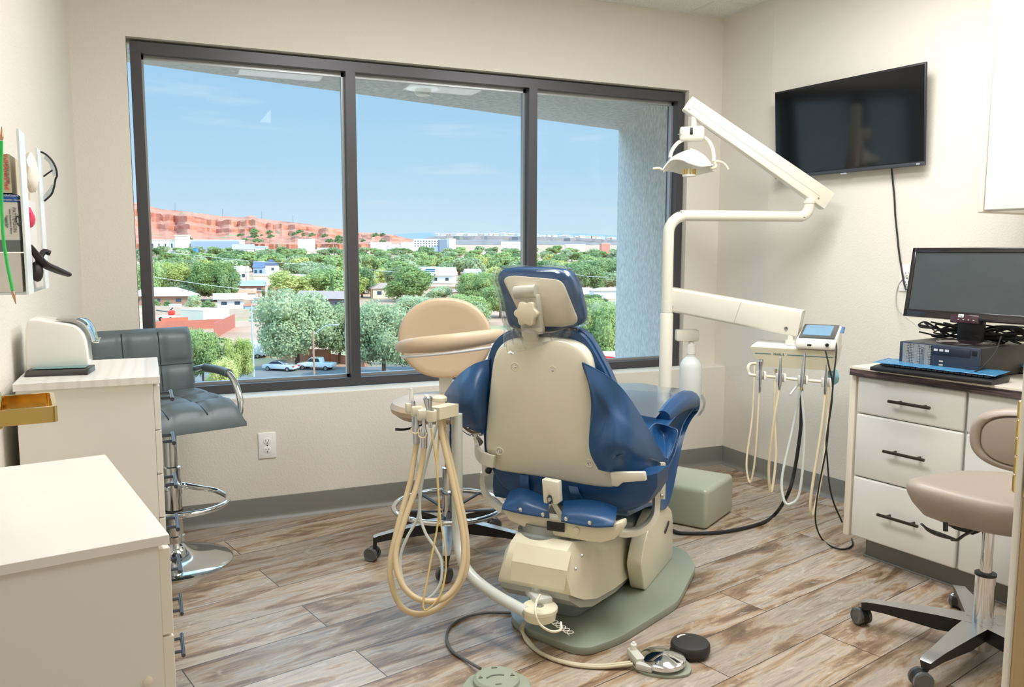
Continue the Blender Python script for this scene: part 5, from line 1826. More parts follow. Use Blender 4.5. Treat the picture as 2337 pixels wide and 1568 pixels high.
# clear toe cover
M_FILM = glass_mat('clear_film', (238, 244, 248), 0.14, rough=0.12, density=0.10, dcol=(226, 236, 244))
mb = MB()
rows = []
for y in (0.31, 0.2, 0.1, 0.0, -0.09):
    rows.append([V((x, y, z + 0.012 * mnoise.noise(V((x * 20, y * 20, 0))))) for x, z in ((0.18, 0.585), (0.34, 0.617), (0.50, 0.630), (0.62, 0.628))])
mb.sheet(rows, 0.0015)
obj('toe_cover', mb, M_FILM, CH, label='clear plastic toe cover')
mb = MB()
rows = []
for k in range(7):
    a = -0.5 + k * 0.55
    rows.append([V((0.60 + 0.012 * math.sin(k * 2.1), -0.155 + 0.0 * k + 0.004 * math.sin(k * 3), 0.565 + 0.042 * math.sin(a))), V((0.665 + 0.02 * math.cos(k * 1.3), -0.135, 0.555 + 0.05 * math.sin(a)))])
mb.sheet([[V((0.585, -0.155, 0.60)), V((0.64, -0.15, 0.605)), V((0.69, -0.13, 0.59))], [V((0.60, -0.163, 0.575)), V((0.65, -0.16, 0.57)), V((0.70, -0.14, 0.565))], [V((0.595, -0.16, 0.545)), V((0.645, -0.155, 0.54)), V((0.695, -0.135, 0.535))], [V((0.60, -0.15, 0.525)), V((0.64, -0.14, 0.515)), V((0.675, -0.12, 0.505))]], 0.0015)
obj('toe_cover', mb, M_FILM, CH, label='crumpled clear plastic hanging off the toe end')

# underside bulk, straps, snapped flap, seat pan
mb = MB()
u0 = [(1118, 1062), (1132, 1090), (1148, 1113), (1168, 1124), (1215, 1134), (1270, 1144), (1340, 1160), (1405, 1165), (1440, 1166), (1478, 1148), (1500, 1112), (1500, 1080), (1400, 1085), (1250, 1080), (1160, 1068)]
P0 = [cX(*q, -0.292) for q in u0]
P1 = [p + V((0.12, 0, -0.004)) for p in P0]
Pm = V((sum(p.x for p in P0) / len(P0), sum(p.y for p in P0) / len(P0), sum(p.z for p in P0) / len(P0)))
mb.loft([[Pm + (p - Pm) * 0.93 + V((-0.012, 0, 0)) for p in P0], [p for p in P0], [p for p in P1]])
ub = obj('seat_back_roll', mb, M_BLUE, CH, ang=0.9)
for xa, xb in (((1197, 1084), (1202, 1128)), ((1308, 1110), (1322, 1140))):
    mb = MB()
    a = cX(*xa, -0.307); b_ = cX(*xb, -0.307)
    w_ = V((0, 0.016, 0))
    mb.sheet([[a + w_, a - w_], [a.lerp(b_, .5) + w_ + V((-0.008, 0, 0)), a.lerp(b_, .5) - w_ + V((-0.008, 0, 0))], [b_ + w_, b_ - w_]], 0.004)
    obj('strap', mb, M_BLUE, ub)
def plate(name, pxs, x, th, m, par=None, bev=0.004):
    P = [cX(*q, x) for q in pxs]
    mb_ = MB(); mb_.prism([(p.y, p.z) for p in P], (x, 0, 0), (0, 1, 0), (0, 0, 1), th, bev=bev)
    return obj(name, mb_, m, par or CH)
pan = plate('seat_pan', [(1146, 1165), (1158, 1162), (1252, 1182), (1286, 1188), (1398, 1198), (1420, 1190), (1420, 1206), (1402, 1232), (1372, 1240), (1345, 1238), (1262, 1224), (1198, 1206), (1160, 1188)], -0.44, 0.05, M_CREAM, bev=0.008)
mb = MB(); c0 = cX(1268, 1202, -0.446); mb.box(c0, (0.006, 0.058, 0.028), bev=0.002, rx=-0.02)
obj('slot', mb, M_BLACK, pan, label='dark slot in the cream seat pan')
mb = MB(); c0 = cX(1315, 1211, -0.442); mb.lathe([(0.0115, -0.001), (0.0105, 0.002), (0.006, 0.0005), (0.001, 0.0005)], c0, (-1, 0, 0), 20)
obj('plug', mb, M_CREAM, pan)
def flap(rows):
    mb_ = MB()
    mb_.sheet([[cX(px, py, x) for px, py, x in r_] for r_ in rows], 0.007, n=6, m=6)
    return obj('snap_flap', mb_, M_BLUE, CH, ang=1.0)
fl1 = flap([[(1164, 1124, -0.33), (1190, 1116, -0.33), (1222, 1126, -0.33), (1252, 1138, -0.33)], [(1153, 1146, -0.42), (1188, 1140, -0.43), (1222, 1150, -0.43), (1252, 1160, -0.43)], [(1147, 1158, -0.453), (1186, 1164, -0.456), (1221, 1171, -0.456), (1253, 1177, -0.456)], [(1147, 1163, -0.457), (1186, 1172, -0.459), (1221, 1178, -0.459), (1253, 1183, -0.459)]])
fl2 = flap([[(1286, 1146, -0.33), (1330, 1142, -0.33), (1376, 1148, -0.33), (1407, 1160, -0.33)], [(1284, 1166, -0.43), (1326, 1168, -0.43), (1370, 1175, -0.43), (1406, 1180, -0.42)], [(1282, 1184, -0.456), (1322, 1192, -0.456), (1358, 1197, -0.456), (1400, 1197, -0.453)], [(1282, 1191, -0.459), (1322, 1199, -0.459), (1358, 1204, -0.459), (1399, 1203, -0.457)]])
for q, fp in (((1188, 1163), fl1), ((1239, 1174), fl1), ((1292, 1184), fl2), ((1346, 1193), fl2)):
    mb = MB(); mb.lathe([(0.0066, 0.0), (0.0062, 0.0025), (0.004, 0.0042), (0.0008, 0.0048)], cX(*q, -0.4595), (-1, 0, 0), 18)
    obj('snap', mb, M_CHROME, fp, label='chrome snap')
# centre link
lk = plate('link_bracket', [(1236, 1094), (1273, 1101), (1276, 1148), (1270, 1152), (1262, 1151), (1258, 1132), (1252, 1129), (1248, 1136), (1249, 1150), (1240, 1148)], -0.47, 0.03, M_BRKT, bev=0.003)
mb = MB(); a = cX(1262, 1146, -0.46); b_ = cX(1284, 1184, -0.44); mb.tube([a, b_], 0.008, smooth=False, seg=10)
obj('link_rod', mb, mat('link_grey', (190, 190, 180), 0.35, 0.4), CH)
mb = MB(); mb.cyl(cX(1254, 1140, -0.475), cX(1254, 1140, -0.45), 0.006)
obj('pivot_pin', mb, M_STEEL, lk)
# arm supports
def ribbon(name, pts, wd, th, m, n=8):
    """flat bar through points, wd along 'side'"""
    C_ = crom(pts, n)
    mb_ = MB(); rings = []
    for i, p in enumerate(C_):
        d = (C_[min(i + 1, len(C_) - 1)] - C_[max(i - 1, 0)]).normalized()
        s = V(wd[0]) ; s = (s - d * s.dot(d)).normalized()
        o_ = d.cross(s)
        rings.append([p + s * wd[1] + o_ * th, p - s * wd[1] + o_ * th, p - s * wd[1] - o_ * th, p + s * wd[1] - o_ * th])
    mb_.loft(rings)
    return obj(name, mb_, m, CH, world=True, ang=0.5)
camdir = -cF
ribbon('arm_yoke', [pd(1498, 1120, 2.60), pd(1498, 1150, 2.60), pd(1493, 1175, 2.59), pd(1478, 1197, 2.57), pd(1452, 1212, 2.54), pd(1425, 1216, 2.51), pd(1405, 1213, 2.49)], (cF, 0.022), 0.0085, M_BRKT)
ribbon('arm_yoke', [pd(1102, 1078, 2.84), pd(1101, 1100, 2.84), pd(1107, 1122, 2.83), pd(1122, 1142, 2.80), pd(1142, 1157, 2.76), pd(1158, 1166, 2.72)], (cF, 0.024), 0.0085, M_BRKT)
ribbon('arm_post', [pd(1512, 1056, 2.66), pd(1512, 1100, 2.66), pd(1511, 1138, 2.66)], (cF, 0.012), 0.008, M_BRKT)
ribbon('arm_post', [pd(1488, 1076, 2.60), pd(1481, 1090, 2.595), pd(1480, 1110, 2.59), pd(1479, 1146, 2.585)], (cF, 0.014), 0.009, M_BRKT)
ribbon('arm_post', [pd(1462, 1080, 2.57), pd(1475, 1079, 2.585), pd(1490, 1076, 2.60)], (cF, 0.014), 0.010, M_BRKT)
ribbon('arm_bracket', [pd(1094, 1000, 2.76), pd(1088, 1012, 2.75), pd(1089, 1028, 2.73), pd(1098, 1042, 2.70), pd(1114, 1050, 2.68), pd(1128, 1054, 2.67)], (V((0, 0, 1)), 0.02), 0.006, M_BRKT)
ribbon('arm_post', [pd(1104, 1040, 2.74), pd(1106, 1060, 2.74), pd(1108, 1085, 2.74)], (cR, 0.010), 0.006, M_BRKT)
for q in ((1115, 1074, 2.72), (1510, 1132, 2.645), (1499, 1135, 2.585)):
    mb = MB(); p = pd(*q); mb.lathe([(0.011 if q[0] < 1200 else 0.006, -0.004), (0.011 if q[0] < 1200 else 0.006, 0.003), (0.008 if q[0] < 1200 else 0.004, 0.005), (0.001, 0.005)], p, -cF + cR * 0.5, 18)
    obj('pivot_bolt', mb, M_BLACK if q[0] < 1200 else M_STEEL, CH, world=True)
mb = MB(); rows = [[pd(1414, 1076, 2.52), pd(1440, 1078, 2.54), pd(1464, 1076, 2.56)], [pd(1419, 1094, 2.515), pd(1442, 1094, 2.53), pd(1467, 1090, 2.555)], [pd(1424, 1098, 2.52), pd(1444, 1102, 2.535), pd(1470, 1104, 2.56)]]
mb.sheet(rows, 0.01)
obj('wing_tab', mb, M_BLUE, CH, world=True)
plate('shell_bracket', [(1392, 1078), (1470, 1078), (1474, 1098), (1420, 1102), (1409, 1112), (1396, 1110)], -0.345, 0.02, M_BRKT)
mb = MB(); rows = [[pd(1077, 968, 2.78), pd(1098, 972, 2.74), pd(1112, 972, 2.72)], [pd(1074, 978, 2.79), pd(1096, 986, 2.74), pd(1110, 990, 2.71)]]
mb.sheet(rows, 0.02)
obj('wing_tab', mb, M_BLUE, CH, world=True)

# headrest
HXp = -0.365
hp_ = [(1146, 690), (1140, 660), (1135, 636), (1140, 620), (1155, 612), (1190, 609), (1250, 610), (1288, 615), (1304, 628), (1316, 655), (1325, 700), (1327, 725), (1322, 738), (1300, 748), (1250, 756), (1190, 756), (1160, 750), (1150, 725)]
HP = [cX(*q, HXp) for q in hp_]
hm = V((HXp, sum(p.y for p in HP) / len(HP), sum(p.z for p in HP) / len(HP)))
Hc = [V(p) for p in crom(HP, 4, closed=True)]
def hring(k, dx, tilt=0.12):
    out = []
    for p in Hc:
        q = hm + (p - hm) * k
        out.append(V((q.x + dx - (q.z - hm.z) * tilt, q.y, q.z)))
    return out
mb = MB()
mb.loft([hring(0.05, -0.004), hring(0.86, -0.004), hring(0.96, 0.002), hring(1.0, 0.022), hring(0.985, 0.05), hring(0.90, 0.075), hring(0.5, 0.07), hring(0.05, 0.068)])
hd = obj('headrest', mb, M_BLUE, CH, ang=1.0)
cpx = [(1150, 640), (1157, 632), (1175, 629), (1265, 637), (1280, 641), (1288, 652), (1314, 725), (1313, 735), (1304, 742), (1280, 747), (1230, 746), (1192, 742), (1176, 700)]
mb = MB()
Q = [cX(*q, HXp - 0.012) for q in cpx]
mb.prism(rounded([(p.y, p.z) for p in Q], 0.008), (HXp - 0.012, 0, 0), (0, 1, 0), (0, 0, 1), 0.012, bev=0.003)
for v_ in mb.bm.verts:
    v_.co.x -= (v_.co.z - hm.z) * 0.12
obj('headrest_plate', mb, mat('headrest_cream', (214, 204, 184), 0.35), CH)
# joint : knob, block and stalk
xk = HXp - 0.03
mb = MB()
a = cX(1176, 668, xk); b_ = cX(1224, 664, xk)
mb.cyl(a, b_, 0.020, seg=24)
obj('joint_barrel', mb, M_BRKT, CH)
mb = MB()
P = [cX(*q, xk - 0.004) for q in [(1184, 672), (1226, 672), (1229, 700), (1232, 730), (1237, 756), (1232, 764), (1196, 760), (1186, 745), (1196, 720), (1188, 694)]]
mb.prism([(p.y, p.z) for p in P], (xk - 0.004, 0, 0), (0, 1, 0), (0, 0, 1), 0.03, bev=0.005)
obj('joint_plate', mb, M_BRKT, CH)
mb = MB()
kc = cX(1200, 716, xk - 0.03)
ring = []
for k in range(40):
    a = 2 * PI * k / 40
    r_ = 0.036 + 0.0045 * math.cos(6 * a)
    ring.append((kc.y + r_ * math.cos(a), kc.z + r_ * math.sin(a)))
mb.prism(ring, (xk - 0.034, 0, 0), (0, 1, 0), (0, 0, 1), 0.024, bev=0.004)
obj('joint_knob', mb, mat('knob_cream', (210, 198, 172), 0.4), CH)
mb = MB()
P = [cX(*q, HXp + 0.0) for q in [(1190, 740), (1236, 745), (1226, 768), (1234, 772), (1230, 778), (1200, 778), (1193, 765)]]
mb.prism([(p.y, p.z) for p in P], (HXp - 0.012, 0, 0), (0, 1, 0), (0, 0, 1), 0.024, bev=0.005)
obj('stalk', mb, M_BRKT, CH)
mb = MB(); mb.box(cX(1218, 790, HXp + 0.035), (0.01, 0.05, 0.12), bev=0.003)
obj('slide_bar', mb, M_STEEL, CH)
# plastic bag over the headrest
M_BAG = glass_mat('plastic_wrap', (252, 253, 253), 0.035, rough=0.07, fres=0.45)
rb = random.Random(5)
mb = MB()
rings = []
NB = 96
levels = [(0.06, -0.056), (0.2, -0.056), (0.35, -0.056), (0.5, -0.055), (0.62, -0.053), (0.74, -0.05), (0.86, -0.046), (1.02, -0.022), (1.06, 0.01), (1.05, 0.05), (0.97, 0.085)]
for li, (k, dx) in enumerate(levels):
    out = []
    for j in range(NB):
        p = Hc[int(j * len(Hc) / NB) % len(Hc)]
        q = hm + (p - hm) * k
        fold = mnoise.noise(V((q.z * 70, q.y * 9, 0))) * 0.006 + mnoise.noise(V((q.z * 160, q.y * 14, 3))) * 0.003
        out.append(V((q.x + dx - (q.z - hm.z) * 0.12 + fold, q.y + fold * 0.6, q.z)))
    rings.append(out)
mb.loft(rings, cap=False)
bag = obj('plastic_wrap', mb, M_BAG, CH, ang=3.0, label='clear crinkled plastic wrap around the headrest')
# bag skirt hanging below, gathered
mb = MB()
def skirt(top, bot, nx, amp, seed):
    rows_ = []
    for t_ in range(5):
        row = []
        for i in range(nx + 1):
            s_ = i / nx
            a_ = crom(top, 8); b__ = crom(bot, 8)
            pa = a_[min(len(a_) - 1, int(s_ * (len(a_) - 1)))]; pb = b__[min(len(b__) - 1, int(s_ * (len(b__) - 1)))]
            p = pa.lerp(pb, t_ / 4)
            q = mnoise.noise(V((s_ * 6, t_ * 1.4, seed))) * amp
            row.append(p + cF * q + cU * q * 0.5)
        rows_.append(row)
    mb.sheet(rows_, 0.0006, n=2, m=2)
skirt([pd(1150, 722, 2.50), pd(1160, 740, 2.49), pd(1180, 748, 2.47)], [pd(1148, 785, 2.52), pd(1164, 806, 2.50), pd(1204, 800, 2.50)], 14, 0.012, 1.0)
skirt([pd(1178, 748, 2.47), pd(1250, 757, 2.49), pd(1322, 742, 2.50)], [pd(1200, 800, 2.50), pd(1262, 782, 2.505), pd(1318, 762, 2.51)], 18, 0.010, 4.0)
obj('plastic_skirt', mb, M_BAG, bag, world=True, ang=3.0)
# ================================================================== DELIVERY UNIT, LAMP, ASSISTANT'S ARM, STOOL, FOOT CONTROLS
def tubes(name, pts, r, m, par, seg=10, n=8, label=None, **k):
    mb_ = MB(); mb_.tube(pts, r, seg=seg, n=n, **k)
    return obj(name, mb_, m, par, world=True, label=label)
# utility box on the floor
u0 = V((-0.783, -0.997, 0)); r1 = V((0.274, 0.167, 0)); L1 = r1.length; r1 = r1.normalized(); r2 = V((-r1.y, r1.x, 0))
UB = thing('utility_box', 'pale green utility junction box on the floor behind the dental chair', 'utility box', u0 + r1 * L1 / 2 + r2 * 0.24, math.atan2(r1.y, r1.x))
mb = MB(); mb.box((0, 0, 0.0885), (L1, 0.48, 0.177), bev=0.022, seg=4)
obj('cover', mb, mat('utility_green', (178, 184, 162), 0.32, coat=0.4), UB)
mb = MB(); mb.box((-L1 / 2 + 0.0, -0.02, 0.025), (0.004, 0.09, 0.05), bev=0.001)
obj('cable_slot', mb, M_BLACK, UB)
# main post
PD = 3.74
pb = pd(1517, 920, PD); PX, PY = pb.x, pb.y
DU = thing('delivery_unit', 'cream dental delivery unit with post, swing arm and instrument head beside the right wall', 'delivery unit', (PX, PY, 0.177))
zc1 = pd(1535, 712, PD).z
mb = MB(); mb.lathe([(0.045, 0.1775), (0.045, 0.19), (0.029, 0.195), (0.029, zc1 - 0.006), (0.026, zc1)], (PX, PY, 0), (0, 0, 1), 32)
obj('post', mb, M_IVORY, DU, world=True)
# lamp post rises from it, bends and runs along the wall
LMP = thing('operatory_light', 'cream operatory light on a bent post and sloping arm in front of the wall screen', 'lamp', (PX, PY, zc1 + 0.0005))
ex = pd(1850, 494, PD)
zt = pd(1560, 494, PD).z
pts = [V((PX, PY, zc1 + 0.001)), V((PX, PY, zt - 0.25)), V((PX, PY, zt - 0.12)), V((PX, PY, zt - 0.08))]
hd_ = V((ex.x - PX, ex.y - PY, 0)); hl = hd_.length; hd_.normalize()
for k in range(1, 7):
    a = PI / 2 * k / 6
    pts.append(V((PX, PY, zt - 0.08)) + hd_ * (0.08 * (1 - math.cos(a))) + V((0, 0, 0.08 * math.sin(a))))
E_ = V((PX, PY, zt)) + hd_ * (hl - 0.02)
pts += [V((PX, PY, zt)) + hd_ * (hl * 0.5), V((PX, PY, zt)) + hd_ * (hl - 0.06)]
for k in range(0, 6):
    a = PI / 2 * k / 5
    pts.append(V((PX, PY, zt)) + hd_ * (hl - 0.055 + 0.045 * math.sin(a)) + V((0, 0, 0.045 * (1 - math.cos(a)))))
jt = pts[-1] + V((0, 0, 0.02))
pts.append(jt)
tubes('post', pts, 0.0245, M_IVORY, LMP, seg=20, n=3)
mb = MB(); mb.lathe([(0.027, -0.005), (0.027, 0.006), (0.017, 0.008), (0.016, 0.045)], jt, (0, 0, 1), 24)
obj('swivel', mb, M_IVORY, LMP, world=True)
# sloping spring arm
a0 = pd(1868, 446, PD - 0.0); a1 = pd(1576, 242, PD - 0.05)
def boxbar(a, b, w0, h0, w1=None, h1=None, up=V((0, 0, 1)), bev=0.006, ext0=0.0, ext1=0.0):
    d = (b - a).normalized(); s = d.cross(up).normalized(); u = s.cross(d)
    a = a - d * ext0; b = b + d * ext1
    w1 = w1 or w0; h1 = h1 or h0
    def sec(p, w, h):
        q = rounded([(-w / 2, -h / 2), (w / 2, -h / 2), (w / 2, h / 2), (-w / 2, h / 2)], bev, 3)
        return [p + s * x + u * y for x, y in q]
    mb_ = MB(); mb_.loft([sec(a + d * 0.003, w0 - 0.006, h0 - 0.006), sec(a, w0 - 0.003, h0 - 0.003), sec(a + d * 0.004, w0, h0), sec(b - d * 0.004, w1, h1), sec(b, w1 - 0.003, h1 - 0.003), sec(b - d * 0.003, w1 - 0.006, h1 - 0.006)])
    return mb_, d, s, u
mb, dA, sA, uA = boxbar(a0, a1, 0.055, 0.088, 0.05, 0.07, ext0=0.05, ext1=0.02)
arm = obj('spring_arm', mb, M_IVORY, LMP, world=True)
front = sA if sA.dot(cF) < 0 else -sA
for p, q in ((a0, 0.0), (a1, 0.0)):
    mb = MB(); mb.cyl(p + front * 0.024 - uA * 0.018, p + front * 0.0285 - uA * 0.018, 0.005)
    obj('arm_screw', mb, M_STEEL, arm, world=True)
mb = MB(); mb.tube([a0 + front * 0.0275 - uA * 0.006, a1 + front * 0.0252 - uA * 0.006], 0.0012, seg=6, smooth=False)
obj('arm_seam', mb, mat('seam_grey', (200, 196, 180), 0.5), arm, world=True)
LD = PD - 0.05
def lp(px, py, dd=0.0):
    return pd(px, py, LD + dd)
tubes('drop_stem', [lp(1583, 255), lp(1583, 290)], 0.0135, M_IVORY, LMP, smooth=False, seg=18)
# yoke housing
Mh = basis(lp(1580, 306), cR * 0.95 - V((cF.x, cF.y, 0)) * 0.31, (0, 0, 1))
mb = MB(); mb.M = Mh; mb.box((0, 0, 0), (0.108, 0.062, 0.075), bev=0.012, seg=3)
yh = obj('switch_housing', mb, M_IVORY, LMP, world=True)
mb = MB(); mb.M = Mh; mb.box((0.0, 0.008, 0.0385), (0.012, 0.030, 0.004), bev=0.001)
obj('rocker_switch', mb, M_BLACK, yh, world=True)
mb = MB(); mb.M = Mh; mb.cyl((-0.045, -0.004, 0.037), (-0.058, -0.006, 0.052), 0.002)
obj('lever', mb, M_STEEL, yh, world=True)
tubes('yoke', [lp(1529, 360), lp(1533, 345), lp(1545, 328), lp(1562, 318), lp(1580, 315), lp(1602, 313), lp(1616, 321), lp(1626, 338), lp(1629, 355), lp(1629, 368)], 0.0085, M_IVORY, LMP, n=6, flat=1.0)
# reflector: curved dish opening down
mb = MB()
top = [(1514, 386), (1528, 368), (1550, 354), (1576, 347), (1600, 356), (1617, 372), (1626, 382)]
mid = [(1512, 387), (1530, 366), (1552, 364), (1576, 374), (1598, 380), (1616, 378), (1628, 376)]
low = [(1516, 390), (1534, 392), (1556, 398), (1578, 402), (1600, 398), (1620, 393), (1634, 390)]
rows = [[lp(x, y, -0.07) for x, y in mid], [lp(x, y - 4, 0.0) for x, y in top], [lp(x, y + 8, 0.07) for x, y in top], [lp(x, y, 0.10) for x, y in low]]
mb.sheet(rows, 0.004, n=6, m=6)
obj('reflector', mb, mat('reflector_white', (240, 240, 234), 0.18, coat=0.6), LMP, world=True)
tubes('reflector_rib', [lp(1574, 341), lp(1590, 347), lp(1606, 358), lp(1617, 370), lp(1622, 378)], 0.007, M_IVORY, LMP)
hx = lp(1573, 394)
mb = MB(); mb.lathe([(0.029, -0.018), (0.031, -0.014), (0.031, -0.010), (0.012, -0.008), (0.012, 0.030), (0.016, 0.034)], hx, (0, 0, 1), 28)
obj('bulb_guard', mb, M_WHITE, LMP, world=True)
for k in range(14):
    a = 2 * PI * k / 14
    mb = MB(); c_ = hx + V((0.028 * math.cos(a), 0.028 * math.sin(a), 0)); mb.box(c_ + V((0, 0, 0.002)), (0.005, 0.005, 0.026), rz=a)
    obj('guard_rib', mb, mat('gold_rib', (226, 200, 130), 0.3, 0.5), LMP, world=True)
for pth in ([lp(1512, 388), lp(1504, 384), lp(1490, 385)], [lp(1618, 376), lp(1622, 384), lp(1634, 380), (lp(1632, 369)), lp(1646, 370), lp(1656, 377), lp(1662, 387)]):
    tubes('grip', pth, 0.0055, mat('grip_cream', (226, 212, 184), 0.35), LMP)

# delivery swing arm
AD0, AD1 = PD - 0.02, PD - 0.30
b0 = pd(1528, 682, AD0); b1 = pd(1818, 736, AD1)
tubes('arm_stem', [V((PX, PY, zc1 + 0.001)) + V((0.0, -0.0, 0.0)), V((PX, PY, zc1 + 0.055))], 0.0262, M_IVORY, DU, smooth=False, seg=20)
mb, dB, sB, uB = boxbar(b0, b1, 0.075, 0.108, 0.07, 0.112, bev=0.012, ext0=0.02, ext1=0.02)
da = obj('swing_arm', mb, M_IVORY, DU, world=True)
frB = sB if sB.dot(cF) < 0 else -sB
for p in (b0 + dB * 0.03, b1 - dB * 0.03):
    mb = MB(); mb.lathe([(0.008, -0.004), (0.008, 0.002), (0.004, 0.001), (0.001, 0.001)], p + frB * 0.036 - uB * 0.03, frB, 16)
    obj('arm_screw', mb, M_STEEL, da, world=True)
mid_ = b0.lerp(b1, 0.57)
mb = MB(); mb.tube([mid_ + frB * 0.0375 + uB * 0.052 + dB * 0.01, mid_ + frB * 0.0378 - uB * 0.055 - dB * 0.008], 0.0008, seg=6, smooth=False)
obj('arm_seam', mb, MATS['seam_grey'], da, world=True)
js = pd(1805, 770, AD1)
mb = MB(); mb.lathe([(0.022, -0.03), (0.022, -0.012), (0.014, -0.010), (0.014, 0.03)], js, (0, 0, 1), 22)
obj('head_swivel', mb, M_IVORY, DU, world=True)
# instrument head
HDL, HDR = 3.44, 3.28
hA = pd(1712, 786, HDL); hB = pd(1908, 808, HDR)
xH = V((hB.x - hA.x, hB.y - hA.y, 0)); WH = xH.length; xH.normalize(); yH = V((-xH.y, xH.x, 0))
zH = (hA.z + hB.z) / 2
Mhd = basis((hA + hB) / 2, xH, yH); Mhd.translation = V(((hA.x + hB.x) / 2, (hA.y + hB.y) / 2, zH))
mb = MB()
o_ = Mhd.translation
w2 = WH / 2
sec0 = [(-w2, 0.0, 0.0), (w2, 0.0, 0.0), (w2, 0.20, 0.012), (-w2, 0.20, 0.012)]
bot = [(-w2 + 0.035, 0.02, -0.082), (w2 - 0.01, 0.02, -0.082), (w2 - 0.01, 0.18, -0.06), (-w2 + 0.035, 0.18, -0.06)]
def hw(p):
    return o_ + xH * p[0] + yH * p[1] + V((0, 0, p[2]))
mb.loft([[hw(p) for p in bot], [hw(p) for p in sec0]])
hb = obj('head_body', mb, M_CREAM, DU, world=True, smooth=False)
mb = MB()
mb.loft([[hw((p[0] * 0.985, p[1] * 0.9 + 0.008, p[2] + 0.001)) for p in sec0], [hw((p[0] * 0.985, p[1] * 0.9 + 0.008, p[2] + 0.0035)) for p in sec0]])
obj('tray_liner', mb, mat('paper_liner', (246, 246, 244), 0.5), hb, world=True, smooth=False)
# stripe and maker's lettering on the front
nF = (xH.cross(V((0, 0.02, 0)) + V((0, 0, 0)))).normalized()
fA = hw((-w2, 0.0, 0.0)); fB = hw((w2, 0.0, 0.0)); fC = hw((-w2 + 0.035, 0.02, -0.082))
upf = (hw((0, 0, 0)) - hw((0, 0.02, -0.082))).normalized()
nf = xH.cross(upf).normalized()
if nf.dot(cF) > 0:
    nf = -nf
M_TEAL = mat('teal_ink', (60, 122, 136), 0.5)
for x0_, x1_ in ((-w2 + 0.02, -0.085), (-0.02, w2 - 0.012)):
    mb = MB()
    c_ = hw(((x0_ + x1_) / 2, 0.006, -0.026)) + nf * 0.0002
    mb.M = basis(c_, xH, upf); mb.box((0, 0, 0), (x1_ - x0_, 0.0028, 0.0008))
    obj('stripe', mb, M_TEAL, hb, world=True, smooth=False)
text_obj('lettering', 'MARUS', 0.014, M_TEAL, hb, basis(hw((-0.053, 0.006, -0.026)) + nf * 0.0005, xH, upf))
# handle rail with instrument holders
RP = [pd(1724, 829, 3.42), pd(1712, 831, 3.41), pd(1707, 839, 3.40), pd(1709, 851, 3.40), pd(1718, 856, 3.39), pd(1760, 860, 3.37), pd(1820, 866, 3.33), pd(1885, 872, 3.28)]
tubes('rail', RP, 0.0065, M_CREAM, DU, n=5)
M_INST = mat('instrument_steel', (200, 204, 210), 0.2, 1.0)
insts = [(1737, 857, 820, 888, 3.37, 'syringe'), (1782, 862, 815, 882, 3.34, 'handpiece'), (1832, 867, 806, 884, 3.31, 'tip'), (1886, 873, 832, 892, 3.27, 'thin')]
for px, py, t_, b_, D, kind in insts:
    c_ = pd(px, py, D)
    mb = MB()
    for s in (-1, 1):
        mb.M = basis(c_ + cR * (0.0125 * s), cR, cU); mb.box((0, 0, 0), (0.011, 0.036, 0.03), bev=0.004)
    obj('holder', mb, M_WHITE, DU, world=True)
    top_ = pd(px + (2 if kind != 'tip' else 5), t_, D - 0.015); bot_ = pd(px - 3, b_, D - 0.015)
    it = thing('dental_' + ('syringe' if kind == 'syringe' else 'handpiece' if kind != 'tip' else 'suction_tip'),
               {'syringe': 'chrome air water syringe leftmost on the delivery head rail', 'handpiece': 'steel handpiece second from the left on the delivery head rail', 'tip': 'long tapered chrome tip third from the left on the delivery head rail', 'thin': 'thin steel handpiece at the right end of the delivery head rail'}[kind], 'dental instrument', c_)
    mb = MB()
    ax = top_ - bot_; L = ax.length
    pr0 = {'syringe': [(0.004, 0), (0.006, 0.02), (0.0075, L * 0.5), (0.006, L * 0.62), (0.009, L * 0.85), (0.012, L * 0.93), (0.009, L)],
           'handpiece': [(0.007, 0), (0.008, 0.01), (0.0085, L * 0.35), (0.0065, L * 0.6), (0.005, L * 0.7), (0.004, L * 0.97), (0.002, L)],
           'tip': [(0.0055, 0), (0.007, 0.01), (0.010, L * 0.25), (0.0085, L * 0.5), (0.006, L * 0.75), (0.0035, L)],
           'thin': [(0.004, 0), (0.005, 0.01), (0.0055, L * 0.5), (0.0035, L * 0.7), (0.003, L * 0.95), (0.0014, L)]}[kind]
    mb.lathe(pr0, bot_, ax, 16)
    obj('body', mb, M_INST, it, world=True)
    mb = MB(); mb.lathe([(0.0045, -0.012), (0.0055, 0.0), (0.0055, 0.012)], bot_, ax, 14)
    obj('coupling', mb, M_STEEL if kind != 'tip' else M_BRASS, it, world=True)
hoses = [([(1722, 834, 3.46), (1717, 948, 3.44), (1704, 1050, 3.42), (1708, 1094, 3.41), (1715, 1095, 3.40), (1724, 1036, 3.38), (1733, 894, 3.36)], M_HOSE, 0.0042, 'beige hose of the leftmost syringe under the delivery head'),
         ([(1771, 842, 3.45), (1767, 930, 3.44), (1771, 1036, 3.42), (1763, 1112, 3.40), (1757, 1117, 3.39), (1755, 1060, 3.37), (1766, 962, 3.34), (1779, 888, 3.33)], M_HOSE, 0.0055, 'beige hose second from the left under the delivery head'),
         ([(1827, 884, 3.38), (1808, 983, 3.37), (1785, 1088, 3.36), (1789, 1141, 3.34), (1804, 1150, 3.33), (1825, 1123, 3.32), (1836, 1001, 3.31), (1830, 892, 3.30)], M_HOSEG, 0.0055, 'pale grey hose loop under the delivery head'),
         ([(1884, 898, 3.26), (1874, 983, 3.26), (1852, 1123, 3.27), (1850, 1170, 3.28), (1857, 1168, 3.30), (1874, 1088, 3.33), (1888, 965, 3.36), (1892, 872, 3.38)], M_HOSE, 0.0058, 'beige hose at the right end under the delivery head')]
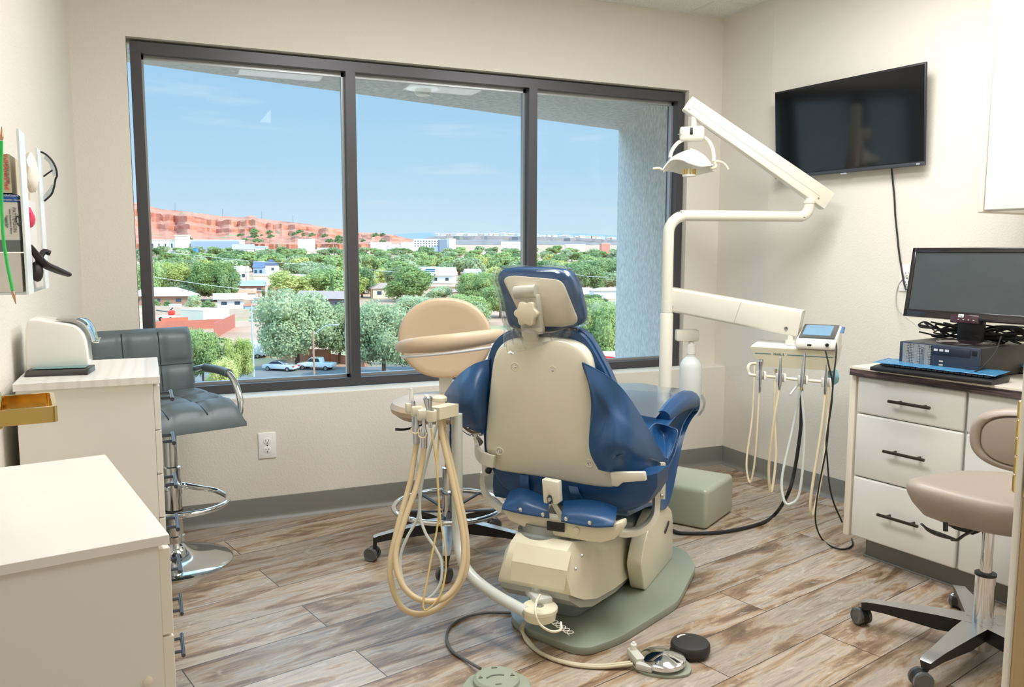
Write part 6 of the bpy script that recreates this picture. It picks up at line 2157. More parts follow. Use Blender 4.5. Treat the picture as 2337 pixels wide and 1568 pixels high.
for P_, m_, r_, lab in hoses:
    o_h = tubes('hose', [pd(*q) for q in P_], r_, m_, None, n=10)
    tag(o_h, lab, 'hose')
tubes('loose_tube', [pd(1838, 868, 3.35), pd(1822, 878, 3.34), pd(1803, 901, 3.33)], 0.0045, M_HOSEG, DU)
# thick black supply cord to the chair foot
oc_ = tubes('supply_cord', [pd(1829, 862, 3.44), pd(1829, 930, 3.44), pd(1826, 990, 3.44), pd(1812, 1080, 3.45), pd(1797, 1130, 3.46), pz(1770, 1172, 0.012), pz(1735, 1195, 0.009), pz(1650, 1214, 0.009), pz(1560, 1217, 0.009), pz(1535, 1211, 0.009)], 0.0075, M_BLACKR, None, n=10)
tag(oc_, 'thick black cord running from the delivery head across the floor to the chair', 'cord')
# motor control on the head
ct = hw((w2 - 0.078, 0.085, 0.0045))
MC = thing('motor_control', 'white motor control box with a tilted touch screen on the delivery head', 'control box', ct, math.atan2(xH.y, xH.x))
mb = MB()
mb.prism(rounded([(-0.105, 0.0), (-0.105, 0.035), (0.075, 0.088), (0.09, 0.07), (0.09, 0.0)], 0.012), (-0.077, 0, 0), (0, 1, 0), (0, 0, 1), 0.154, bev=0.008, seg=3)
mcb = obj('housing', mb, mat('gloss_white', (240, 238, 230), 0.22, coat=0.5), MC)
sl_ = math.atan2(0.053, 0.18)
mb = MB(); mb.box((0, -0.010, 0.0663), (0.138, 0.15, 0.006), bev=0.002, rx=sl_)
obj('screen_bezel', mb, mat('bezel_grey', (84, 86, 84), 0.35), mcb)
mb = MB(); mb.box((-0.004, -0.006, 0.0707), (0.108, 0.112, 0.0015), rx=sl_)
obj('screen', mb, mat('screen_blue_film', (112, 156, 188), 0.12, coat=0.5), mcb)
mb = MB(); mb.box((-0.022, -0.105, 0.018), (0.016, 0.004, 0.007))
obj('port', mb, M_BLACK, mcb, smooth=False)
mb = MB(); mb.cyl((0.046, -0.112, 0.022), (0.046, -0.10, 0.022), 0.007)
obj('jack', mb, M_BLACK, mcb)
mb = MB(); mb.cyl((0.083, 0.03, 0.06), (0.088, 0.035, 0.085), 0.007)
obj('plug_holder', mb, mat('plug_blue', (96, 140, 186), 0.4), mcb)
for P_, lab in (([(1884, 800, 3.23), (1892, 836, 3.21), (1900, 874, 3.21), (1899, 902, 3.21), (1892, 958, 3.21), (1886, 1022, 3.22), (1868, 1116, 3.24), (1861, 1186, 3.25)], 'thin black cable from the control box jack looping on the floor by the drawers'),
                ([(1906, 772, 3.31), (1909, 800, 3.26), (1902, 867, 3.25), (1897, 930, 3.24), (1886, 1000, 3.23), (1888, 1046, 3.23), (1893, 1106, 3.25), (1903, 1148, 3.27), (1922, 1192, 3.30)], 'thin black cable hanging from the blue plug of the control box')):
    pts = [pd(*q) for q in P_]
    if 'looping' in lab:
        pts += [pz(1875, 1229, 0.006), pz(1902, 1249, 0.005), pz(1930, 1253, 0.005), pz(1946, 1243, 0.005), pz(1944, 1230, 0.005)]
    tag(tubes('cable', pts, 0.0032, M_BLACKR, None, n=8, seg=8), lab, 'cable')
# pale blue mask hanging behind the head
mb = MB()
mb.sheet([[pd(1890, 840, 3.40), pd(1902, 842, 3.39), pd(1911, 846, 3.40)], [pd(1889, 856, 3.37), pd(1904, 858, 3.35), pd(1915, 860, 3.38)], [pd(1890, 874, 3.39), pd(1903, 878, 3.38), pd(1913, 872, 3.39)]], 0.002)
fm = obj('face_mask', mb, mat('mask_blue', (150, 206, 222), 0.6))
tag(fm, 'pale blue face mask hanging behind the right end of the delivery head', 'face mask')
# water bottle
WB_ = thing('water_bottle', 'translucent white water bottle hanging from the post bracket', 'bottle', pd(1575, 925, PD))
bt = pd(1578, 780, PD)
zb = pd(1573, 926, PD).z
z_top = bt.z
hB_ = z_top - zb
mb = MB(); mb.lathe([(0.030, 0.0), (0.047, 0.004), (0.0505, 0.016), (0.0505, hB_ * 0.58), (0.047, hB_ * 0.66), (0.036, hB_ * 0.72), (0.020, hB_ * 0.765), (0.0185, hB_ * 0.82)], (bt.x, bt.y, zb), (0, 0, 1), 36)
obj('body', mb, mat('milky_plastic', (236, 240, 238), 0.3, trans=0.15), WB_, world=True)
mb = MB(); mb.lathe([(0.0215, hB_ * 0.81), (0.022, hB_ * 0.90), (0.0205, hB_ * 0.955), (0.013, hB_ * 0.96), (0.013, hB_ * 1.0)], (bt.x, bt.y, zb), (0, 0, 1), 26)
obj('cap', mb, M_WHITE, WB_, world=True)
c0 = pd(1568, 765, PD)
mb = MB(); Mb_ = basis(V((c0.x, c0.y, c0.z)), V((cR.x, cR.y, 0)), V((-cR.y, cR.x, 0)))
mb.M = Mb_; mb.box((0, 0, 0), (0.104, 0.05, 0.052), bev=0.007)
obj('bottle_bracket', mb, M_IVORY, DU, world=True)

# ------------------------------------------------------------ assistant's arm with suction hoses
AA = thing('suction_unit', 'curved pale grey arm carrying the suction hose holders at the left of the dental chair', 'suction unit', pd(1232, 1385, 2.33))
M_AARM = mat('arm_pale_grey', (206, 210, 204), 0.3, coat=0.4)
ad = pz(1232, 1385, 0.15)
pole = pd(1043, 966, 2.55); plo = pd(1043, 1180, 2.55)
tubes('tube', [V((pole.x, pole.y, pole.z + 0.03)), V((pole.x, pole.y, (pole.z + plo.z) / 2)), V((pole.x, pole.y, 0.30)), pd(1056, 1280, 2.545), pd(1080, 1318, 2.52), pd(1130, 1357, 2.46), pd(1200, 1397, 2.38)], 0.0172, M_AARM, AA, seg=20, n=8)
mb = MB(); mb.lathe([(0.036, -0.04), (0.046, -0.034), (0.050, -0.012), (0.0525, -0.010), (0.0525, 0.0), (0.05, 0.003), (0.012, 0.003), (0.011, 0.0), (0.001, 0.0)], ad, (0, 0, 1), 40)
obj('hub', mb, M_CREAM, AA, world=True)
mb = MB(); mb.lathe([(0.0085, 0.0), (0.0085, 0.005), (0.005, 0.006), (0.004, 0.003), (0.001, 0.003)], ad + V((0, 0, 0)), (0, 0, 1), 16)
obj('hub_bolt', mb, M_STEEL, AA, world=True)
mb = MB(); mb.cyl(ad + V((0.03, 0.075, 0.0)), ad + V((0.03, 0.075, 0.07)), 0.022); mb.box(ad + V((0.02, 0.05, 0.01)), (0.05, 0.09, 0.02), bev=0.004)
obj('mount', mb, M_AARM, AA, world=True)
tubes('cord', [pd(1232, 1358, 2.36), pd(1224, 1375, 2.30), pd(1222, 1400, 2.27), pd(1232, 1425, 2.27), pd(1258, 1441, 2.28), pd(1280, 1437, 2.31), pd(1280, 1420, 2.33)], 0.0036, M_CREAM, AA, n=6)
tubes('coiled_spring', [ad + V((0.012 * math.cos(k * 0.9) + 0.02, 0.012 * math.sin(k * 0.9) - 0.03, -0.03 - k * 0.0011)) + cR * (k * 0.0016) for k in range(40)], 0.0011, M_WHITE, AA, n=2, seg=6)
# holder bar
hb0 = pd(1034, 935, 2.53); hb1 = pd(990, 945, 2.47)
mb = MB(); mb.loft([[hb0 + V((0, 0, 0.02)) + lfv * 0.02, hb0 + V((0, 0, -0.016)) + lfv * 0.02, hb0 + V((0, 0, -0.016)) - lfv * 0.02, hb0 + V((0, 0, 0.02)) - lfv * 0.02], [hb1 + V((0, 0, 0.02)) + lfv * 0.02, hb1 + V((0, 0, -0.016)) + lfv * 0.02, hb1 + V((0, 0, -0.016)) - lfv * 0.02, hb1 + V((0, 0, 0.02)) - lfv * 0.02]])
obj('holder_bar', mb, M_CREAM, AA, world=True, smooth=False)
mb = MB(); c_ = pd(1003, 910, 2.56); mb.lathe([(0.022, -0.008), (0.024, -0.006), (0.024, 0.004), (0.020, 0.008), (0.018, 0.005), (0.001, 0.005)], c_, (0, 0, 1), 30)
obj('round_tray', mb, M_CREAM, AA, world=True)
hold = [(938, 931, 2.66), (952, 939, 2.59), (966, 947, 2.52), (985, 948, 2.44)]
hw_dir = pd(985, 948, 2.44) - pd(938, 931, 2.66)
for i, q in enumerate(hold):
    c_ = pd(*q)
    mb = MB(); mb.M = basis(c_, hw_dir.cross(V((0, 0, 1))), (0, 0, 1))
    if i == 3:
        mb.M = Matrix.Translation(c_)
        mb.lathe([(0.0145, -0.017), (0.0155, -0.014), (0.0155, 0.014), (0.014, 0.016), (0.009, 0.016), (0.009, -0.017)], (0, 0, 0), (0, 0, 1), 28, cap=False)
    else:
        mb.box((0, 0, 0), (0.036, 0.034, 0.022), bev=0.005)
    obj('holder', mb, M_CREAM, AA, world=True)
mb = MB(); mb.tube([pd(940, 930, 2.70), pd(952, 936, 2.64), pd(975, 938, 2.55), pd(995, 940, 2.49)], 0.010, seg=12)
obj('holder_rail', mb, M_CREAM, AA, world=True)
# suction instruments and their hoses
def lath(name, a, b, prof, m, par):
    ax = b - a; L = ax.length
    mb_ = MB(); mb_.lathe([(r, h * L) for r, h in prof], a, ax, 18)
    return obj(name, mb_, m, par, world=True)
SV = thing('suction_valve', 'chrome saliva ejector valve with a white tip at the far end of the holder', 'suction valve', pd(940, 920, 2.66))
lath('body', pd(944, 985, 2.66), pd(939, 915, 2.66), [(0.004, 0), (0.006, 0.3), (0.007, 0.9), (0.006, 1)], M_INST, SV)
lath('tip', pd(939, 915, 2.66), pd(938, 887, 2.66), [(0.008, 0), (0.0085, 0.3), (0.005, 0.7), (0.0052, 1)], M_WHITE, SV)
for (x0_, y0_, x1_, y1_, D, lab) in ((951, 1012, 953, 947, 2.58, 'chrome suction valve on the left thick beige hose'), (968, 1022, 967, 955, 2.50, 'chrome suction valve on the right thick beige hose')):
    t = thing('suction_valve', lab, 'suction valve', pd(x0_, y0_, D))
    lath('body', pd(x0_, y0_, D), pd(x1_, y1_, D), [(0.010, 0), (0.0105, 0.3), (0.0115, 0.45), (0.009, 0.6), (0.006, 0.75), (0.0062, 1)], M_INST, t)
    yy = y0_ - 22
    tubes('lever', [pd(x0_ - 12, yy - 14, D - 0.02), pd(x0_ - 12, yy - 5, D - 0.02), pd(x0_ - 6, yy - 1, D - 0.02), pd(x0_ + 2, yy - 2, D - 0.02), pd(x0_ + 6, yy - 12, D - 0.02)], 0.0024, mat('lever_ivory', (236, 220, 184), 0.4), t)
SY = thing('air_water_syringe', 'chrome three way syringe standing in the round holder', 'syringe', pd(978, 940, 2.44))
lath('body', pd(983, 976, 2.44), pd(976, 905, 2.44), [(0.005, 0), (0.007, 0.12), (0.0075, 0.5), (0.0085, 0.6), (0.013, 0.86), (0.0145, 0.95), (0.010, 1.0)], M_INST, SY)
mb = MB(); mb.box(pd(973, 905, 2.435), (0.012, 0.012, 0.012), bev=0.003)
obj('button', mb, M_WHITE, SY, world=True)
thick = [([(951, 1012, 2.58), (946, 1040, 2.57), (935, 1105, 2.53), (905, 1214, 2.46), (890, 1305, 2.42), (914, 1382, 2.39), (965, 1401, 2.38), (1019, 1372, 2.40), (1062, 1305, 2.43), (1063, 1214, 2.46), (1041, 1105, 2.50), (1016, 1000, 2.53), (1010, 952, 2.53)], 'outer thick beige suction hose hanging in a loop'),
         ([(968, 1022, 2.50), (962, 1060, 2.49), (950, 1112, 2.47), (921, 1195, 2.43), (903, 1268, 2.40), (917, 1332, 2.37), (957, 1368, 2.36), (1012, 1366, 2.37), (1050, 1318, 2.39), (1058, 1232, 2.42), (1034, 1105, 2.46), (1010, 1000, 2.49), (1004, 952, 2.50)], 'inner thick beige suction hose hanging in a loop')]
for P_, lab in thick:
    tag(tubes('suction_hose', [pd(*q) for q in P_], 0.0087, mat('suction_hose_beige', (205, 184, 146), 0.4), None, n=10, seg=14), lab, 'hose')
tag(tubes('suction_hose', [pd(*q) for q in [(984, 978, 2.44), (997, 1068, 2.43), (1004, 1177, 2.41), (1016, 1250, 2.39), (1017, 1304, 2.38), (1004, 1359, 2.36), (975, 1391, 2.35), (966, 1377, 2.35), (982, 1286, 2.38), (1001, 1177, 2.42), (997, 1068, 2.47), (1002, 990, 2.50), (1003, 950, 2.51)]], 0.003, mat('thin_hose_amber', (204, 178, 118), 0.4), None, n=10, seg=8), 'thin amber hose looping from the chrome syringe', 'hose')
tag(tubes('suction_hose', [pd(*q) for q in [(945, 988, 2.66), (950, 1050, 2.63), (958, 1130, 2.58), (954, 1180, 2.55), (930, 1225, 2.52), (914, 1270, 2.50), (918, 1320, 2.47), (940, 1362, 2.45), (976, 1366, 2.45), (1004, 1334, 2.46), (1008, 1286, 2.47), (994, 1252, 2.48), (970, 1214, 2.50), (958, 1165, 2.53), (966, 1086, 2.55), (996, 975, 2.56), (1003, 950, 2.55)]], 0.0046, M_HOSEG, None, n=10, seg=10), 'pale grey saliva ejector hose crossing inside the loops', 'hose')

# ------------------------------------------------------------ foot controls and cords on the floor
FP = thing('foot_control', 'grey green four way foot control at the bottom edge of the floor', 'foot pedal', pz(1128, 1580, 0), AZ + 0.15)
M_FOOT = mat('foot_green', (150, 156, 138), 0.5)
mb = MB(); mb.prism(rounded([(-0.098, -0.02), (-0.06, 0.052), (0.055, 0.060), (0.098, 0.01), (0.095, -0.07), (0.04, -0.10), (-0.06, -0.095)], 0.02), (0, 0, 0), (1, 0, 0), (0, 1, 0), 0.032, bev=0.01, seg=3)
obj('base', mb, M_FOOT, FP)
mb = MB(); mb.lathe([(0.064, 0.030), (0.062, 0.042), (0.054, 0.048), (0.02, 0.049), (0.001, 0.049)], (0.005, -0.005, 0), (0, 0, 1), 40)
dm = obj('rocker_disc', mb, M_FOOT, FP)
for k in range(4):
    a = k * PI / 2
    mb = MB(); c_ = V((0.005 + 0.043 * math.cos(a), -0.005 + 0.043 * math.sin(a), 0.0494))
    if k % 2:
        mb.box(c_, (0.016, 0.003, 0.0016))
    else:
        mb.prism([(-0.006, -0.006), (0.006, -0.006), (0, 0.006)], c_ - V((0, 0, 0.0004)), (1, 0, 0), (0, 1, 0), 0.0016)
    obj('arrow_mark', mb, mat('mark_dark', (110, 114, 100), 0.5), dm, smooth=False)
mb = MB(); mb.tube([(-0.022, -0.014, 0.050), (-0.008, -0.004, 0.050), (0.012, -0.002, 0.050), (0.026, -0.006, 0.050)], 0.0022, seg=8)
obj('seat_mark', mb, MATS['mark_dark'], dm)
tag(tubes('floor_cable', [pz(1096, 1526, 0.02), pz(1062, 1506, 0.007), pz(1030, 1484, 0.006), pz(1019, 1455, 0.006), pz(1028, 1430, 0.006), pz(1060, 1409, 0.006), pz(1110, 1398, 0.006), pz(1166, 1399, 0.006)], 0.0045, mat('cord_grey', (92, 90, 86), 0.5), None, n=8), 'grey cord curling from the foot control to the chair base', 'cord')
RH = thing('rheostat_pedal', 'round chrome rheostat foot pedal on a grey green plate', 'foot pedal', pz(1508, 1535, 0), AZ)
rc_ = pz(1511, 1522, 0) - WORLD[RH.name].translation
rl = WORLD[RH.name].inverted() @ pz(1511, 1524, 0)
mb = MB()
mb.prism(rounded([(-0.085, -0.012), (-0.085, 0.045), (-0.04, 0.06), (0.02, 0.075), (0.07, 0.05), (0.085, 0.0), (0.07, -0.05), (0.01, -0.065), (-0.05, -0.05)], 0.03, 4), (rl.x, rl.y, 0), (1, 0, 0), (0, 1, 0), 0.008, bev=0.002)
obj('plate', mb, M_FOOT, RH)
mb = MB(); mb.lathe([(0.058, 0.008), (0.060, 0.014), (0.0645, 0.018), (0.0655, 0.024), (0.0645, 0.030), (0.06, 0.033), (0.006, 0.045), (0.001, 0.0455)], (rl.x + 0.002, rl.y + 0.004, 0), (0, 0, 1), 48)
obj('disc', mb, M_CHROME, RH)
mb = MB(); mb.box((rl.x - 0.072, rl.y + 0.020, 0.022), (0.030, 0.075, 0.028), bev=0.007, rz=0.25); mb.box((rl.x - 0.055, rl.y - 0.03, 0.018), (0.05, 0.022, 0.02), bev=0.006, rz=-0.5)
blk = obj('valve_block', mb, mat('block_grey', (196, 196, 186), 0.45), RH)
mb = MB(); mb.lathe([(0.009, 0.03), (0.009, 0.05), (0.0075, 0.052), (0.001, 0.052)], (rl.x - 0.076, rl.y + 0.04, 0), (0, 0, 1), 18); mb.cyl((rl.x - 0.076, rl.y + 0.04, 0.05), (rl.x - 0.076, rl.y + 0.04, 0.057), 0.004)
obj('valve_knob', mb, M_WHITE, blk)
for k, off in enumerate((0.0, 0.011)):
    tag(tubes('pedal_hose', [pz(1197, 1421, 0.05), pz(1193, 1440, 0.02) + V((0, off, 0)), pz(1204, 1466, 0.007) + V((off * 0.7, off * 0.7, 0)), pz(1240, 1495, 0.007) + V((0, off, 0)), pz(1300, 1516, 0.007) + V((0, off, 0)), pz(1370, 1523, 0.007) + V((0, off, 0)), pz(1444, 1516, 0.016) + V((0, off, 0))], 0.005, mat('pedal_hose_beige', (196, 186, 156), 0.45), None, n=8), ('front', 'rear')[k] + ' one of the two beige hoses from the chrome pedal to the chair base', 'hose')
BP = thing('wireless_pedal', 'black round wireless foot pedal with a silver crescent', 'foot pedal', pz(1577, 1497, 0), AZ)
mb = MB(); mb.lathe([(0.046, 0.0), (0.05, 0.004), (0.050, 0.010), (0.056, 0.012), (0.0575, 0.016), (0.0575, 0.032), (0.054, 0.038), (0.04, 0.041), (0.001, 0.042)], (0, 0.012, 0), (0, 0, 1), 48)
bd_ = obj('body', mb, mat('pedal_black', (44, 42, 42), 0.5), BP)
mb = MB(); mb.tube([(-0.034, 0.03, 0.0405), (-0.028, 0.042, 0.0402), (-0.014, 0.050, 0.040), (0.0, 0.051, 0.040)], lambda t_: 0.0022 + 0.003 * math.sin(PI * t_), seg=10, flat=0.3)
obj('crescent', mb, mat('crescent_silver', (206, 206, 204), 0.4), bd_)

# ------------------------------------------------------------ star-base stools
def star_base(t, hub, R, n, a0, leg_m, hub_r, hub_h, drop, tipw=0.03, rootw=0.05, leg_label=None, caster_m=None):
    for k in range(n):
        a = a0 + 2 * PI * k / n
        d = V((math.cos(a), math.sin(a), 0)); s = V((-d.y, d.x, 0))
        mb_ = MB()
        secs = []
        for r_, w_, zt_, zb_ in ((hub_r * 0.7, rootw, hub_h, hub_h - 0.045), (R * 0.35, rootw * 0.85, hub_h - drop * 0.15, hub_h - 0.05 - drop * 0.1), (R * 0.8, tipw * 1.1, hub_h - drop * 0.75, hub_h - drop * 0.75 - 0.030), (R * 0.97, tipw, hub_h - drop, hub_h - drop - 0.026), (R * 1.02, tipw * 0.8, hub_h - drop - 0.006, hub_h - drop - 0.026)):
            p = hub + d * r_
            secs.append([p + s * w_ / 2 + V((0, 0, zt_)), p - s * w_ / 2 + V((0, 0, zt_)), p - s * w_ * 0.36 + V((0, 0, zb_)), p + s * w_ * 0.36 + V((0, 0, zb_))])
        mb_.loft(secs)
        lg = obj('leg', mb_, leg_m, t, world=True, ang=0.5)
        lg.data.materials.append(M_BLACK)
        for pf_ in lg.data.polygons:
            if pf_.normal.z < 0.55:
                pf_.material_index = 1
        cp = hub + d * R
        ca = a + 0.9
        cd = V((math.cos(ca), math.sin(ca), 0))
        mb_ = MB()
        mb_.cyl(cp + V((0, 0, 0.052)), cp + V((0, 0, hub_h - drop - 0.01)), 0.0075, seg=12)
        q = cp + V((cd.y, -cd.x, 0)) * 0.012
        mb_.cyl(q - cd * 0.010 + V((0, 0, 0.028)), q + cd * 0.010 + V((0, 0, 0.028)), 0.026, seg=20)
        cs = obj('caster', mb_, M_BLACK, t, world=True)
        mb_ = MB()
        for s_ in (-1, 1):
            mb_.lathe([(0.0265, 0.0), (0.027, 0.002), (0.027, 0.010), (0.022, 0.013), (0.018, 0.011), (0.008, 0.012), (0.001, 0.012)], q + cd * (0.010 * s_) + V((0, 0, 0.0275)), cd * s_, 22)
        obj('wheel', mb_, caster_m, cs, world=True)
M_CLEARW = mat('clear_wheel', (78, 80, 82), 0.15, coat=0.6)
M_LEGAL = mat('satin_aluminium', (196, 196, 194), 0.3, 0.85)
HB = V((-1.865, -0.785, 0))
AS = thing('assistant_stool', 'beige assistant stool with a round backrest and curved arm by the window', 'stool', HB)
star_base(AS, HB, 0.295, 5, math.radians(177), M_LEGAL, 0.03, 0.135, 0.035, caster_m=M_CLEARW)
mb = MB(); mb.lathe([(0.042, 0.085), (0.045, 0.10), (0.045, 0.14), (0.03, 0.145)], HB, (0, 0, 1), 28)
obj('hub', mb, M_BLACK, AS, world=True)
mb = MB(); mb.lathe([(0.026, 0.14), (0.026, 0.34), (0.016, 0.342), (0.016, 0.40), (0.024, 0.402), (0.024, 0.49), (0.032, 0.492), (0.032, 0.535)], HB, (0, 0, 1), 26)
obj('gas_post', mb, M_CHROME, AS, world=True)
mb = MB(); mb.tube([HB + V((0.215 * math.cos(2 * PI * k / 24), 0.215 * math.sin(2 * PI * k / 24), 0.185)) for k in range(24)], 0.0105, n=3, seg=12, closed=True)
fr = obj('foot_ring', mb, M_CHROME, AS, world=True)
for k in range(5):
    a = math.radians(177) + 2 * PI * k / 5
    mb = MB(); mb.tube([HB + V((0.03 * math.cos(a), 0.03 * math.sin(a), 0.165)), HB + V((0.21 * math.cos(a), 0.21 * math.sin(a), 0.185))], 0.008, smooth=False, flat=0.5)
    obj('ring_spoke', mb, M_BLACK, fr, world=True)
sc_c = V((HB.x - 0.015, HB.y + 0.02, 0.535))
mb = MB(); mb.lathe([(0.10, 0.0), (0.17, 0.008), (0.20, 0.030), (0.205, 0.048), (0.195, 0.066), (0.16, 0.078), (0.09, 0.083), (0.001, 0.084)], sc_c, (0, 0, 1), 48)
obj('seat', mb, M_BEIGE, AS, world=True)
tubes('lever', [sc_c + V((-0.03, 0, -0.01)), pd(930, 979, 3.12), pd(902, 980, 3.11)], lambda t_: 0.005 + 0.004 * t_, M_BLACK, AS, flat=0.6)
# round backrest and its support
bd0 = 3.22
cb_ = pd(1016, 771, bd0)
xb = V((cR.x, cR.y, 0)).normalized(); yb_ = V((0, 0, 1)); nb = xb.cross(yb_)
mb = MB()
ra = 107 / FPX * bd0; rbb = 92 / FPX * bd0
for (k, o_) in ():
    pass
rings = []
for k, dz in ((0.02, -0.016), (0.6, -0.014), (0.9, -0.012), (0.985, -0.006), (1.0, 0.004), (0.995, 0.014), (0.97, 0.022), (0.93, 0.025), (0.80, 0.0235), (0.5, 0.019), (0.02, 0.017)):
    ring = []
    for j in range(56):
        a = 2 * PI * j / 56
        x_ = math.cos(a); y_ = math.sin(a)
        sx_ = abs(x_) ** 0.9 * (1 if x_ > 0 else -1)
        ring.append(cb_ + xb * (ra * k * sx_) + V((0, 0, rbb * k * y_)) + nb * dz)
    rings.append(ring)
mb.loft(rings)
obj('backrest', mb, M_BEIGE, AS, world=True, ang=1.2)
sp0 = pd(1017, 862, bd0 + 0.02); sp1 = pd(1021, 930, bd0 + 0.0)
ribbon2 = MB(); ribbon2.loft([[p + xb * 0.026 + cF * 0.01, p - xb * 0.026 + cF * 0.01, p - xb * 0.026 - cF * 0.006, p + xb * 0.026 - cF * 0.006] for p in (pd(1016, 800, bd0 + 0.03), sp0, pd(1018, 900, bd0 + 0.05), sp1 + cF * 0.05)])
obj('back_support', ribbon2, M_AARM, AS, world=True, ang=0.6)
# curved body-support arm padded in beige
ap_ = [(1150, 770, 3.12), (1135, 766, 3.02), (1090, 773, 2.97), (1040, 780, 2.95), (990, 785, 2.96), (945, 789, 3.0), (918, 791, 3.07), (906, 793, 3.16)]
mb = MB()
P_ = crom([pd(*q) for q in ap_], 8)
rings = []
for i, p in enumerate(P_):
    d = (P_[min(i + 1, len(P_) - 1)] - P_[max(i - 1, 0)]).normalized()
    s = d.cross(V((0, 0, 1))).normalized(); u = s.cross(d)
    t_ = i / (len(P_) - 1)
    k = (math.sin(PI * min(1, max(0, t_ * 1.0 + 0.03) / 1.06)) ** 0.35)
    ring = []
    for j in range(16):
        a = 2 * PI * j / 16
        ring.append(p + u * (0.031 * k * math.sin(a)) + s * (0.019 * k * math.cos(a)))
    rings.append(ring)
mb.loft(rings)
obj('body_support', mb, M_BEIGE, AS, world=True)
mb = MB(); mb.tube([pd(x, y + 24, D) for x, y, D in ap_[1:-1]], 0.006, n=6, seg=10)
obj('support_edge', mb, mat('edge_white', (232, 232, 230), 0.4), AS, world=True)
tubes('support_bar', [pd(1150, 770, 3.12), pd(1150, 830, 3.16), pd(1130, 960, 3.2), pd(1080, 990, 3.2), sc_c + V((0.05, 0, -0.012))], 0.012, M_CHROME, AS)
# monitor back seen above the chair shoulder
# ================================================================== RIGHT SIDE : screen, cabinets, computer, operator stool
def W(s, off, z):
    return WP + DR * s + NR * off + V((0, 0, z))
RZW = math.atan2(DR.y, DR.x)
RW = lambda o_: basis(o_, DR, (0, 0, 1))            # x along the wall towards the camera, y up, z away from... (into the wall side)
def wall_box(mb_, s0, s1, o0, o1, z0, z1, bev=0.0, seg=2):
    """box given along the wall, off the wall and up"""
    c_ = W((s0 + s1) / 2, (o0 + o1) / 2, (z0 + z1) / 2)
    mb_.box(c_, (s1 - s0, abs(o1 - o0), z1 - z0), bev=bev, seg=seg, rz=RZW)
# ---- wall screen
def onp(px, py, off):
    p = pw(px, py, off)
    d = p - WP
    return d.dot(DR), p.z
sL, zTL = onp(1768, 208, 0.08); sR, zTR = onp(2113, 143, 0.08); _, zBR = onp(2115, 377, 0.05)
zT = (zTL + zTR) / 2; zB = zBR
TV = thing('wall_screen', 'black flat screen television tilted on the right wall', 'television', W((sL + sR) / 2, 0.05, (zT + zB) / 2))
Hs = zT - zB; Ws = sR - sL
tilt = 0.03 / Hs
ux = DR; uy = (V((0, 0, 1)) + NR * tilt).normalized(); un = NR
un = (NR - V((0, 0, 1)) * tilt).normalized()
c0 = W((sL + sR) / 2, 0.065, (zT + zB) / 2)
def tvq(mb_, x, y, w, h, z0, z1, bev=0.0):
    M_ = Matrix((ux, uy, un)).transposed().to_4x4(); M_.translation = c0
    mb_.M = M_
    mb_.box((x, y, (z0 + z1) / 2), (w, h, z1 - z0), bev=bev)
mb = MB(); tvq(mb, 0, 0, Ws, Hs, -0.014, 0.0, 0.003); tvq(mb, 0, -0.05, Ws * 0.7, Hs * 0.6, -0.034, -0.014, 0.006)
tvb = obj('cabinet', mb, mat('tv_black', (30, 30, 33), 0.35), TV, world=True)
mb = MB(); tvq(mb, 0, 0.006, Ws - 0.010, Hs - 0.030, 0.0, 0.0012)
obj('screen', mb, mat('tv_screen', (14, 15, 18), 0.10, spec=0.6), TV, world=True, smooth=False)
mb = MB(); tvq(mb, 0, -Hs / 2 + 0.008, Ws, 0.015, -0.004, 0.004, 0.002)
obj('lower_bezel', mb, mat('tv_bezel', (58, 62, 68), 0.35), TV, world=True)
mb = MB(); tvq(mb, Ws / 2 - 0.026, -Hs / 2 + 0.008, 0.016, 0.007, 0.004, 0.0046, 0.0)
obj('emblem', mb, mat('emblem_silver', (206, 208, 210), 0.3, 0.6), TV, world=True, label='small silver emblem')
mb = MB(); tvq(mb, 0.0, -Hs / 2 - 0.003, 0.032, 0.008, -0.006, 0.002, 0.002)
obj('sensor', mb, mat('sensor_clear', (170, 176, 182), 0.2), TV, world=True)
mb = MB(); wall_box(mb, (sL + sR) / 2 - 0.1, (sL + sR) / 2 + 0.1, 0.0, 0.04, (zT + zB) / 2 - 0.1, (zT + zB) / 2 + 0.1, 0.002)
obj('wall_mount', mb, M_BLACK, TV, world=True)
def wp_(px, py, off=0.008):
    return pw(px, py, off)
tag(tubes('screen_cable', [wp_(2034, 376, 0.035), wp_(2036, 400, 0.012), wp_(2041, 450, 0.008), wp_(2043, 490, 0.008), wp_(2047, 530, 0.008), wp_(2051, 570, 0.008), wp_(2057, 610, 0.010), wp_(2063, 645, 0.016), wp_(2068, 662, 0.022)], 0.0038, M_BLACKR, None, n=8), 'black cable hanging from the wall screen to the outlet', 'cable')
oc2 = wp_(2072, 635, 0.0)
outlet_plate('wall_outlet', 'ivory outlet on the right wall partly hidden by the computer monitor', oc2, DR, NR)
tag(tubes('network_cable', [wp_(2064, 632, 0.01), wp_(2050, 652, 0.006), wp_(2045, 680, 0.006), wp_(2049, 705, 0.010), wp_(2064, 722, 0.05), wp_(2085, 738, 0.15), wp_(2100, 752, 0.22)], 0.0022, mat('cable_grey', (176, 178, 172), 0.5), None, n=8, seg=8), 'thin grey cable curving from the outlet behind the computer monitor', 'cable')

